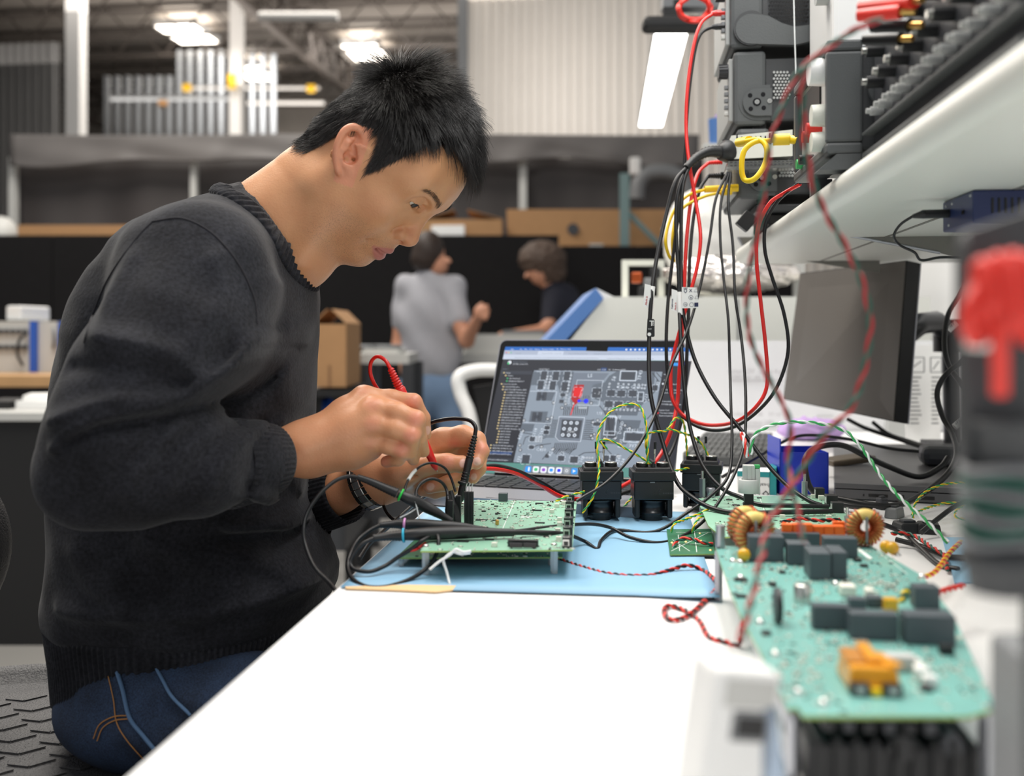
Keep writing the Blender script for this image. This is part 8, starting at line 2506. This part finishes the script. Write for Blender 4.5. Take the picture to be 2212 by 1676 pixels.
# --- leads plugged into the top supply
def plug(px0, px1, py, d, m_, label, taper=True):
    a, b = P(px0, py + 1, d), P(px1, py, d)
    t = thing('banana_plug', label, 'plug', a, 'banana plugs')
    obj('grip', MB().cyl(a, b, .0050, .0058, 6, False), M[m_], t, .0008)
    obj('collar', MB().cyl(a + (a - b).normalized() * .008, a, .0034, .0050, 10), M[m_], t)
    return t
plug(1548, 1573, 28, 1.52, 'pvc_red', 'red banana plug in the topmost grey supply'); plug(1549, 1574, 57, 1.52, 'pvc_black', 'black banana plug under the red one in the topmost supply')
wire('long red lead hanging from the topmost supply and looping right onto the shelf', ((1542, 29, 1.52), (1515, 50, 1.51), (1498, 100, 1.50), (1485, 190, 1.49), (1482, 280, 1.48), (1490, 360, 1.46), (1502, 430, 1.45), (1513, 505, 1.43), (1508, 565, 1.42), (1492, 630, 1.41), (1472, 700, 1.40), (1452, 780, 1.39), (1449, 830, 1.38), (1455, 868, 1.37), (1480, 900, 1.36), (1530, 918, 1.34), (1590, 910, 1.33), (1635, 876, 1.31), (1657, 830, 1.31), (1654, 750, 1.31), (1643, 650, 1.31), (1634, 560, 1.31), (1638, 490, 1.31), (1662, 440, 1.30), (1692, 418, 1.29), (1728, 398, 1.26)), .0026, 'pvc_red')
wire('long black lead beside the red one, looping right onto the shelf', ((1543, 57, 1.52), (1515, 72, 1.51), (1500, 115, 1.505), (1486, 220, 1.495), (1480, 320, 1.48), (1474, 400, 1.47), (1458, 520, 1.45), (1444, 640, 1.43), (1439, 740, 1.41), (1443, 820, 1.40), (1455, 870, 1.38), (1485, 908, 1.37), (1530, 928, 1.35), (1580, 924, 1.34), (1630, 894, 1.33), (1676, 840, 1.32), (1702, 760, 1.32), (1694, 680, 1.32), (1668, 600, 1.32), (1652, 540, 1.32), (1655, 480, 1.31), (1682, 432, 1.30), (1728, 394, 1.26)), .0025, 'pvc_black')
# --- second red and black pair from the lowest supply to the man's hand
sr = thing('red_plug', 'red ribbed plug under the cable boot in the lowest supply', 'plug', P(1558, 350, 1.52)); ribs(P(1560, 350, 1.52), P(1530, 352, 1.52), .0040, .0030, 7, 'pvc_red', sr)
sb = thing('black_plug', 'black ribbed plug in the lowest supply', 'plug', P(1570, 380, 1.52)); ribs(P(1558, 380, 1.52), P(1530, 380, 1.52), .0048, .0038, 6, 'pvc_black', sb); obj('body', MB().cyl(P(1588, 380, 1.525), P(1558, 380, 1.52), .006, n=12), M['pvc_black'], sb)
wire('red lead running from the lowest supply behind the contactors to his hand', ((1530, 352, 1.52), (1508, 375, 1.51), (1493, 430, 1.49), (1483, 520, 1.47), (1477, 640, 1.45), (1472, 740, 1.44), (1467, 810, 1.43), (1463, 870, 1.42), (1450, 930, 1.40), (1428, 980, 1.39), (1398, 1016, 1.36), (1358, 1042, 1.335), (1310, 1066, 1.31), (1255, 1078, 1.30), (1210, 1072, 1.285), (1165, 1046, 1.27), (1120, 1024, 1.25), (1080, 1014, 1.24), (1040, 1012, 1.225), (1015, 1018, 1.22)), .0028, 'pvc_red')
wire('black lead paired with the red one behind the contactors to his hand', ((1530, 380, 1.52), (1512, 410, 1.51), (1498, 470, 1.50), (1490, 560, 1.48), (1487, 680, 1.46), (1483, 780, 1.44), (1478, 870, 1.43), (1466, 930, 1.42), (1445, 985, 1.40), (1400, 1040, 1.37), (1350, 1064, 1.34), (1280, 1080, 1.31), (1220, 1070, 1.30), (1170, 1042, 1.27), (1120, 1018, 1.25), (1075, 1006, 1.24), (1036, 1008, 1.225), (1012, 1012, 1.22)), .0026, 'pvc_black')
yp = thing('yellow_plug', 'yellow stacking plug at the bottom of the supply stack', 'plug', P(1560, 408, 1.50))
obj('grip', MB().cyl(P(1522, 409, 1.50), P(1566, 407, 1.50), .0050, .0056, 12), M['pvc_yellow'], yp, .0008); obj('grip', MB().cyl(P(1556, 415, 1.49), P(1580, 413, 1.49), .0056, n=12), M['pvc_yellow'], yp, .0008); obj('socket', MB().cyl(P(1566, 407, 1.50), P(1594, 406, 1.50), .0058, n=12), M['pvc_yellow'], yp, .0008)
wire('upper yellow lead curving down from the yellow stacking plug', ((1522, 410, 1.50), (1490, 420, 1.49), (1462, 445, 1.48), (1444, 485, 1.47), (1438, 520, 1.46), (1444, 550, 1.46), (1456, 566, 1.46)), .0023, 'pvc_yellow')
wire('lower yellow lead curving down from the yellow stacking plug', ((1556, 416, 1.49), (1520, 425, 1.49), (1480, 445, 1.48), (1460, 470, 1.47), (1453, 510, 1.46), (1453, 545, 1.46), (1456, 566, 1.46)), .0023, 'pvc_yellow')
# yellow patch lead looped in front of the module
yl = thing('yellow_patch_lead', 'short yellow patch lead with a loop in front of the slotted module', 'lead', P(1650, 310, 1.22))
lp_ = spline(pts((1612, 305, 1.24), (1640, 302, 1.22), (1656, 320, 1.21), (1652, 355, 1.21), (1630, 386, 1.21), (1608, 388, 1.22), (1602, 360, 1.22), (1608, 325, 1.22), (1632, 306, 1.22), (1660, 304, 1.22), (1676, 302, 1.22)), 7)
obj('lead', MB().tube(lp_, .0034, 8), M['pvc_yellow'], yl)
obj('grip', MB().cyl(P(1670, 302, 1.22), P(1706, 301, 1.215), .0072, n=12), M['pvc_yellow'], yl, .001); obj('tip', MB().cyl(P(1706, 301, 1.215), P(1724, 304, 1.205), .0052, n=12), M['pvc_yellow'], yl, .001); obj('plug_end', MB().cyl(P(1596, 308, 1.28), P(1618, 304, 1.24), .0060, n=12), M['pvc_yellow'], yl, .001)
# --- twisted pairs
mat('dark_red', (176, 42, 48), 0.45)
twist('dark red and green twisted pair arching from the near rack instrument down past the monitor', ((1905, 42, 0.640), (1850, 62, 0.640), (1780, 110, 0.640), (1735, 160, 0.640), (1735, 260, 0.640), (1745, 350, 0.640), (1775, 445, 0.640), (1825, 530, 0.640), (1862, 610, 0.640), (1880, 700, 0.640), (1866, 800, 0.640), (1838, 880, 0.640), (1780, 940, 0.640), (1735, 1010, 0.640), (1690, 1080, 0.632), (1660, 1130, 0.616), (1645, 1200, 0.576), (1625, 1290, 0.550), (1600, 1380, 0.516)), .0012, .028, 'dark_red', 'pvc_dkgreen')
twist('second dark red twisted pair falling in front of the stack to the coils', ((1890, 45, 0.656), (1820, 80, 0.664), (1730, 150, 0.672), (1690, 230, 0.672), (1664, 310, 0.672), (1652, 400, 0.672), (1636, 500, 0.672), (1614, 620, 0.672), (1618, 720, 0.672), (1650, 800, 0.672), (1684, 860, 0.672), (1708, 920, 0.664), (1702, 1000, 0.656), (1712, 1060, 0.640), (1728, 1130, 0.624), (1735, 1170, 0.616)), .0011, .028, 'dark_red', 'pvc_dkgreen')
twist('green and white twisted pair arching from the grey plug to the right', ((1622, 982, 1.17), (1626, 948, 1.17), (1650, 925, 1.17), (1700, 912, 1.17), (1765, 914, 1.16), (1820, 928, 1.15), (1860, 965, 1.13), (1905, 1030, 1.10), (1950, 1080, 1.07), (2000, 1125, 1.05), (2048, 1172, 1.03)), .0013, .022, 'pvc_green', 'pvc_white')
twist('short red and white pair plugged in the grey plug', ((1612, 988, 1.17), (1608, 960, 1.17), (1600, 936, 1.18), (1606, 938, 1.18), (1610, 960, 1.17), (1614, 986, 1.17)), .0012, .02, 'red_lead', 'pvc_white')
twist('red and black twisted pair trailing from the control board across the mat', ((1205, 1206, 1.05), (1250, 1222, 1.02), (1320, 1240, .985), (1400, 1243, .980), (1450, 1230, .995), (1485, 1221, 1.0), (1520, 1232, .995), (1548, 1258, .945), (1545, 1275, .92), (1520, 1300, .88), (1485, 1330, .838), (1450, 1338, .826), (1434, 1320, .848), (1446, 1308, .868), (1480, 1318, .855), (1510, 1340, .828), (1530, 1374, .784), (1565, 1386, .770), (1592, 1394, .762), (1601, 1370, .76), (1608, 1320, .78)), .0012, .014, 'red_lead', 'pvc_black')
for lb_, pp in (('yellow green pair rising before the first contactor and arching over the laptop screen', ((1258, 1108, 1.22), (1280, 1075, 1.22), (1292, 1035, 1.225), (1294, 1000, 1.24), (1290, 960, 1.25), (1296, 925, 1.26), (1318, 890, 1.27), (1350, 874, 1.28), (1380, 876, 1.28), (1392, 900, 1.27), (1398, 935, 1.265), (1399, 975, 1.26), (1398, 1002, 1.265))),
                ('yellow green pair drooping from the first contactor to the second', ((1312, 970, 1.27), (1296, 952, 1.27), (1320, 952, 1.275), (1350, 968, 1.275), (1380, 985, 1.27), (1405, 1002, 1.27))),
                ('yellow green pair zigzagging between the second and third contactors', ((1400, 1000, 1.28), (1395, 945, 1.29), (1412, 933, 1.30), (1440, 930, 1.31), (1452, 912, 1.32), (1462, 902, 1.33), (1476, 912, 1.34), (1482, 950, 1.34), (1484, 985, 1.34))),
                ('yellow green pair hanging over the far side of the third contactor', ((1440, 925, 1.30), (1470, 934, 1.31), (1500, 945, 1.33), (1520, 965, 1.34), (1530, 990, 1.34), (1522, 1003, 1.34))),
                ('yellow green pair running along the tops of the contactors', ((1412, 1010, 1.28), (1440, 1018, 1.29), (1462, 1016, 1.31), (1490, 1010, 1.33))),
                ('yellow green pair behind the jacks of the control board', ((1200, 1082, 1.22), (1225, 1072, 1.225), (1255, 1064, 1.24), (1262, 1062, 1.25))),
                ('yellow green pair between the contactors beside the laptop corner', ((1345, 1098, 1.29), (1356, 1085, 1.30), (1364, 1076, 1.31), (1372, 1070, 1.33))),
                ('yellow green pair soldered to the breakout board', ((1450, 1150, 1.15), (1456, 1132, 1.15), (1480, 1122, 1.17), (1505, 1112, 1.19), (1530, 1100, 1.2))),
                ('short yellow green pair at the edge of the breakout board', ((1495, 1150, 1.15), (1502, 1130, 1.15), (1516, 1115, 1.17), (1528, 1120, 1.17))),
                ('yellow green pair curving up from the closed laptop front', ((1972, 1118, 1.23), (1976, 1090, 1.25), (2000, 1062, 1.28), (2040, 1046, 1.30), (2085, 1042, 1.32))),
                ('yellow green pair bunched under the closed laptop front', ((1970, 1112, 1.24), (2000, 1098, 1.27), (2045, 1086, 1.30), (2080, 1090, 1.29), (2066, 1102, 1.27), (2064, 1116, 1.25), (2085, 1122, 1.24)))):
    twist(lb_, pp, .0009, .018, 'pvc_yellow', 'pvc_green')
# --- heavy cables around the monitor and on the bench at right
for lb_, pp, r in (('thick black cable bowing over the blue bin to the dock', ((1880, 1098, 1.30), (1800, 1085, 1.36), (1755, 1060, 1.36), (1740, 1020, 1.37), (1742, 985, 1.38), (1770, 965, 1.40), (1820, 962, 1.42), (1870, 985, 1.43), (1920, 1008, 1.44), (1985, 1030, 1.45), (2030, 1010, 1.46), (2048, 988, 1.47)), .0042),
                   ('thick black cable snaking down beside the monitor edge onto the bench', ((2108, 548, 1.60), (2098, 590, 1.61), (2072, 640, 1.62), (2048, 680, 1.60), (2040, 740, 1.58), (2050, 790, 1.56), (2085, 840, 1.54), (2110, 900, 1.53), (2118, 960, 1.50), (2125, 1012, 1.46)), .0042),
                   ('second thick black cable weaving from the hanging rack to the bench', ((2180, 530, 1.50), (2170, 620, 1.50), (2135, 720, 1.50), (2085, 775, 1.50), (2042, 810, 1.50), (2024, 850, 1.50), (2036, 900, 1.49), (2058, 940, 1.46), (2066, 985, 1.42), (2040, 1030, 1.385), (1980, 1075, 1.335), (1930, 1092, 1.30), (1880, 1090, 1.30), (1800, 1075, 1.33)), .0042),
                   ('black cable running behind the blue bin to the dock', ((1560, 1030, 1.50), (1640, 985, 1.55), (1690, 955, 1.60), (1740, 940, 1.62), (1830, 948, 1.60), (1920, 968, 1.58), (1985, 975, 1.56)), .0026),
                   ('dark cable under the lower edge of the monitor', ((1830, 905, 1.95), (1870, 925, 1.92), (1930, 945, 1.88), (1990, 965, 1.80), (2020, 972, 1.75)), .004),
                   ('second dark cable under the lower edge of the monitor', ((1885, 912, 1.95), (1920, 938, 1.92), (1970, 955, 1.86), (2010, 968, 1.78)), .004),
                   ('thin black cable from the network box looping below the shelf', ((1975, 465, 1.07), (1945, 485, 1.08), (1931, 510, 1.09), (1945, 530, 1.10), (1975, 545, 1.10), (1990, 562, 1.10), (2030, 556, 1.08), (2075, 556, 1.06)), .0015),
                   ('loose dark cable among connectors near the right copper coil', ((1900, 1130, 1.15), (1950, 1150, 1.14), (1990, 1185, 1.08), (2030, 1220, 1.02), (2070, 1230, 1.0)), .003),
                   ('second loose dark cable ending by the hanging rack', ((1935, 1165, 1.12), (1990, 1180, 1.10), (2040, 1200, 1.05), (2085, 1205, 1.04)), .003),
                   ('dark cable rising to the right from the loose connectors', ((1990, 1150, 1.16), (2020, 1125, 1.18), (2060, 1095, 1.2), (2090, 1080, 1.2)), .003)):
    wire(lb_, pp, r, 'pvc_black')
for i, (px, py, d, lb_) in enumerate(((2058, 704, 1.595, 'white cable tag on the cable beside the monitor edge'), (2070, 914, 1.475, 'white cable tag lower down near the dock'))):
    a, b = P(px - 8, py + 8, d), P(px + 9, py - 6, d)
    t = thing('cable_marker', lb_, 'label', a)
    obj('sleeve', MB().cyl(a, b, .0052, n=12), M['paper'], t)
    m1 = P(px - 4, py + 4, d - .0056); obj('print', text_mb('6FT', .006, m1, (b - a).normalized(), vv.cross((b - a).normalized()) * -1), M['ink_navy'], t)
for lb_, pp, ma, mb_ in (('red wire pair among the loose cables at right', ((1925, 1152, 1.12), (1970, 1155, 1.12), (2010, 1180, 1.07), (2040, 1200, 1.04), (2045, 1230, .99)), 'red_lead', 'pvc_dkgreen'), ('red and yellow pair by the far corner of the power board', ((1985, 1250, .88), (2020, 1235, .92), (2050, 1195, 1.0), (2075, 1170, 1.05)), 'red_lead', 'pvc_yellow'), ('pink wires at the right edge of the power board', ((2000, 1290, .78), (2040, 1275, .80), (2080, 1265, .82)), 'red_lead', 'red_lead'), ('yellow and teal pair across the middle of the power board', ((1935, 1318, .72), (1945, 1295, .72), (1962, 1275, .74), (1975, 1300, .73), (1980, 1330, .70)), 'pvc_yellow', 'pvc_dkgreen'),
                        ('red and green pair on the breakout board', ((1455, 1186, 1.09), (1462, 1168, 1.11), (1490, 1162, 1.11), (1512, 1170, 1.10), (1540, 1176, 1.10)), 'red_lead', 'pvc_dkgreen'), ('red pair lying over the interface board', ((1690, 1128, 1.10), (1730, 1120, 1.12), (1770, 1124, 1.11), (1815, 1122, 1.12)), 'red_lead', 'pvc_black')):
    twist(lb_, pp, .0013, .018, ma, mb_)
# --- the probes he works with
rp = thing('red_probe', 'red test probe held in his right hand', 'probe', P(880, 880, 1.10))
pa, pb_ = P(843, 795, 1.112), P(941, 1010, 1.128)
def along(f_): return pa.lerp(pb_, f_)
ribs(along(.20), along(0), .0052, .0036, 8, 'pvc_red', rp)
obj('barrel', MB().lathe([(.0040, 0), (.0062, .002), (.0060, .02), (.0050, .05), (.0052, .075), (.0040, .098), (.0018, .104), (0, .104)], along(.19), pb_ - pa, 16), M['pvc_red'], rp)
obj('guard', MB().lathe([(.004, 0), (.0066, .002), (.0066, .0045), (.004, .006)], along(.68), pb_ - pa, 16), M['pvc_red'], rp)
obj('needle', MB().lathe([(.0016, 0), (.0016, .006), (.0008, .008), (.0008, .017), (0, .021)], along(.885), pb_ - pa, 10), M['tin'], rp)
lp_ = spline([along(.005)] + pts((832, 778, 1.115), (815, 770, 1.12), (802, 782, 1.125), (800, 805, 1.128), (808, 828, 1.13), (822, 850, 1.14), (850, 900, 1.165), (880, 960, 1.19)), 7)
obj('lead', MB().tube(lp_, .0022, 8), M['pvc_red'], rp)
bpb = thing('black_probe', 'black test probe held in his left hand', 'probe', P(1010, 1000, 1.155))
pa, pb_ = P(1026, 940, 1.160), P(987, 1108, 1.142)
ribs(along(.30), along(0), .0048, .0032, 8, 'pvc_black', bpb)
obj('barrel', MB().lathe([(.0036, 0), (.0046, .003), (.0042, .022), (.0046, .034), (.0044, .042), (.0030, .044), (.0030, .050)], along(.28), pb_ - pa, 16), M['pvc_black'], bpb)
ribs(along(.48), along(.62), .0048, .0048, 4, 'pvc_black', bpb, 'grip_ring')
obj('guard', MB().lathe([(.003, 0), (.0072, .001), (.0072, .003), (.003, .005)], along(.60), pb_ - pa, 18), M['pvc_black'], bpb)
obj('nose', MB().lathe([(.0036, 0), (.0046, .003), (.0042, .018), (.0026, .022)], along(.63), pb_ - pa, 14), M['pvc_black'], bpb)
obj('needle', MB().lathe([(.0014, 0), (.0014, .006), (.0008, .008), (.0008, .012), (0, .016)], along(.86), pb_ - pa, 10), M['tin'], bpb)
lp_ = spline([along(0)] + pts((1027, 922, 1.162), (1014, 908, 1.17), (985, 904, 1.18), (955, 907, 1.19), (930, 914, 1.20), (905, 930, 1.215)), 7)
obj('lead', MB().tube(lp_, .0024, 8), M['pvc_black'], bpb)
# three oscilloscope probes lying on the board with coloured rings
def probe(label, body, boot, ring, ring_m, cable, d0, rb_=.0058):
    t = thing('scope_probe', label, 'probe', P(*body[0]), 'scope probes')
    q = spline(pts(*body), 6)
    n = len(q)
    obj('body', MB().tube(q, [rb_ * (.80 + .30 * math.sin(PI * min(1, i / (n - 1) * 1.15)) - .40 * max(0, i / (n - 1) - .6)) for i in range(n)], 12), M['black_plastic'], t)
    b_ = spline(pts(*boot), 10)
    obj('boot', MB().tube(b_, [rb_ * (.50 + .35 * i / (len(b_) - 1)) * (1 + .13 * (i % 2)) for i in range(len(b_))], 10), M['black_plastic'], t)
    c = P(*ring); dr = (P(*body[1]) - P(*boot[-1])).normalized()
    obj('colour_ring', MB().tube([c + (frame(dr)[0] * math.cos(a) + frame(dr)[1] * math.sin(a)) * rb_ * 1.02 for a in np.linspace(0, 2 * PI, 17)[:-1]], .0013, 6, closed=True), M[ring_m], t)
    obj('cable', MB().tube(spline(pts(*cable), 8), .0021, 8), M['pvc_black'], t)
    return t
mat('ring_green', (40, 190, 70), 0.4); mat('ring_pink', (226, 160, 214), 0.4); mat('ring_blue', (50, 180, 214), 0.4)
probe('black scope probe with a green ring slanting down to the board', ((860, 1066, 1.045), (885, 1078, 1.045), (915, 1092, 1.05), (945, 1108, 1.05), (975, 1126, 1.05)), ((772, 1030, 1.045), (800, 1040, 1.045), (830, 1053, 1.045), (858, 1065, 1.045)), (866, 1069, 1.045), 'ring_green', ((774, 1031, 1.045), (750, 1029, 1.045), (722, 1040, 1.04), (690, 1068, 1.03), (665, 1105, 1.02), (656, 1140, 1.01), (660, 1178, 1.0), (680, 1225, .98), (715, 1262, .96), (740, 1300, .93)), 1.0)
probe('black scope probe with a pink ring lying on the board', ((872, 1133, 1.03), (900, 1133, 1.03), (940, 1136, 1.03), (1000, 1139, 1.035), (1050, 1146, 1.04)), ((820, 1134, 1.025), (850, 1132, 1.03), (872, 1132, 1.03)), (874, 1133, 1.03), 'ring_pink', ((822, 1134, 1.025), (798, 1146, 1.02), (772, 1168, 1.01), (757, 1197, .99), (752, 1225, .975), (762, 1250, .955), (790, 1266, .939), (828, 1268, .937), (870, 1257, .95), (905, 1240, .965), (930, 1218, .975), (945, 1190, .985), (947, 1162, .995), (938, 1146, 1.01)), 1.0)
probe('black scope probe with a blue ring lowest on the board', ((872, 1156, 1.0), (900, 1154, 1.0), (940, 1152, 1.005), (1000, 1150, 1.01), (1060, 1150, 1.015), (1110, 1150, 1.02)), ((806, 1162, .995), (840, 1158, 1.0), (872, 1156, 1.0)), (872, 1156, 1.0), 'ring_blue', ((808, 1162, .995), (782, 1175, .99), (764, 1196, .985), (757, 1217, .98), (768, 1230, .975), (800, 1234, .974), (832, 1222, .985), (862, 1202, .99), (890, 1185, .99), (912, 1168, .99), (930, 1158, 1.0)), 1.0, .0062)
wire('black cable crossing the control board to the right from the blue ring probe', ((1105, 1150, 1.02), (1150, 1150, 1.03), (1200, 1152, 1.04), (1236, 1157, 1.06)), .0028, 'pvc_black')
wire('second black cable crossing the control board toward the contactors', ((1050, 1146, 1.04), (1110, 1148, 1.05), (1160, 1142, 1.07), (1210, 1136, 1.09), (1238, 1132, 1.10)), .0024, 'pvc_black')
wire('dark cable running along the desk edge behind the ringed probes', ((776, 1207, 1.02), (800, 1172, 1.06), (835, 1142, 1.13), (862, 1118, 1.19), (900, 1085, 1.26), (935, 1062, 1.30)), .0022, 'pvc_black')
wire('black cable hanging below the watch to the desk edge', ((826, 1072, 1.21), (828, 1090, 1.21), (836, 1108, 1.20), (850, 1122, 1.19), (862, 1126, 1.185)), .0020, 'pvc_black')
wire('thin grey ground lead arching from the green ring probe to the black grabber', ((872, 1068, 1.045), (878, 1045, 1.06), (892, 1022, 1.08), (912, 1005, 1.10), (935, 1000, 1.11), (960, 1010, 1.115), (974, 1032, 1.12), (984, 1062, 1.115)), .0014, 'pvc_black', 'wire', 'ground_lead')
solo('heat_shrink', MB().tube(spline(pts((882, 1036, 1.066), (890, 1024, 1.078), (898, 1015, 1.088)), 5), .0019, 8), M['pvc_white'], 'white heat shrink on the thin ground lead', 'sleeve')
wire('second ground lead looping up from the pink ring probe', ((898, 1080, 1.05), (900, 1058, 1.06), (912, 1042, 1.07), (932, 1034, 1.08), (952, 1040, 1.085), (964, 1056, 1.09), (968, 1080, 1.08)), .0017, 'pvc_black', 'wire', 'ground_lead')
for lb_, a, b in (('black grabber clip standing behind the pin header', (974, 1060, 1.11), (988, 1130, 1.10)), ('black grabber clip hanging on the second ground lead', (968, 1068, 1.085), (972, 1138, 1.08))):
    t = thing('grabber_clip', lb_, 'clip', P(*b)); a_, b_ = P(*a), P(*b)
    obj('barrel', MB().cyl(a_, a_.lerp(b_, .45), .0024, .0042, 10), M['black_plastic'], t); obj('grip', MB().bar(a_.lerp(b_, .42), b_, .0078, .007), M['black_plastic'], t, .0012)
for lb_, pp in (('white cable tie sticking up on the green ring probe', ((864, 1118, 1.04), (884, 1108, 1.042), (906, 1094, 1.045))), ('white cable tie tail hanging down from the green ring probe', ((897, 1082, 1.042), (902, 1104, 1.042), (908, 1128, 1.038)))):
    solo('cable_tie', MB().tube(spline(pts(*pp), 4), .0016, 4, flat=.5), M['pvc_white'], lb_, 'tie')
ws = thing('twist_tie', 'white twist tie hanging over the front edge of the control board', 'tie', P(960, 1205, .965))
for pp in (((1018, 1190, .955), (1000, 1192, .955), (985, 1186, .955), (972, 1198, .955), (950, 1212, .955), (928, 1230, .952)), ((1016, 1194, .957), (995, 1196, .957), (978, 1192, .957), (962, 1204, .957), (958, 1212, .957), (965, 1235, .955), (972, 1263, .945))):
    obj('strand', MB().tube(spline(pts(*pp), 5), .0014, 6), M['pvc_white'], ws)
wire('short red wire by the left corner of the control board', ((872, 1196, .99), (885, 1190, .99), (900, 1186, .99), (920, 1172, 1.0)), .0014, 'pvc_red', 'wire', 'jumper_wire')
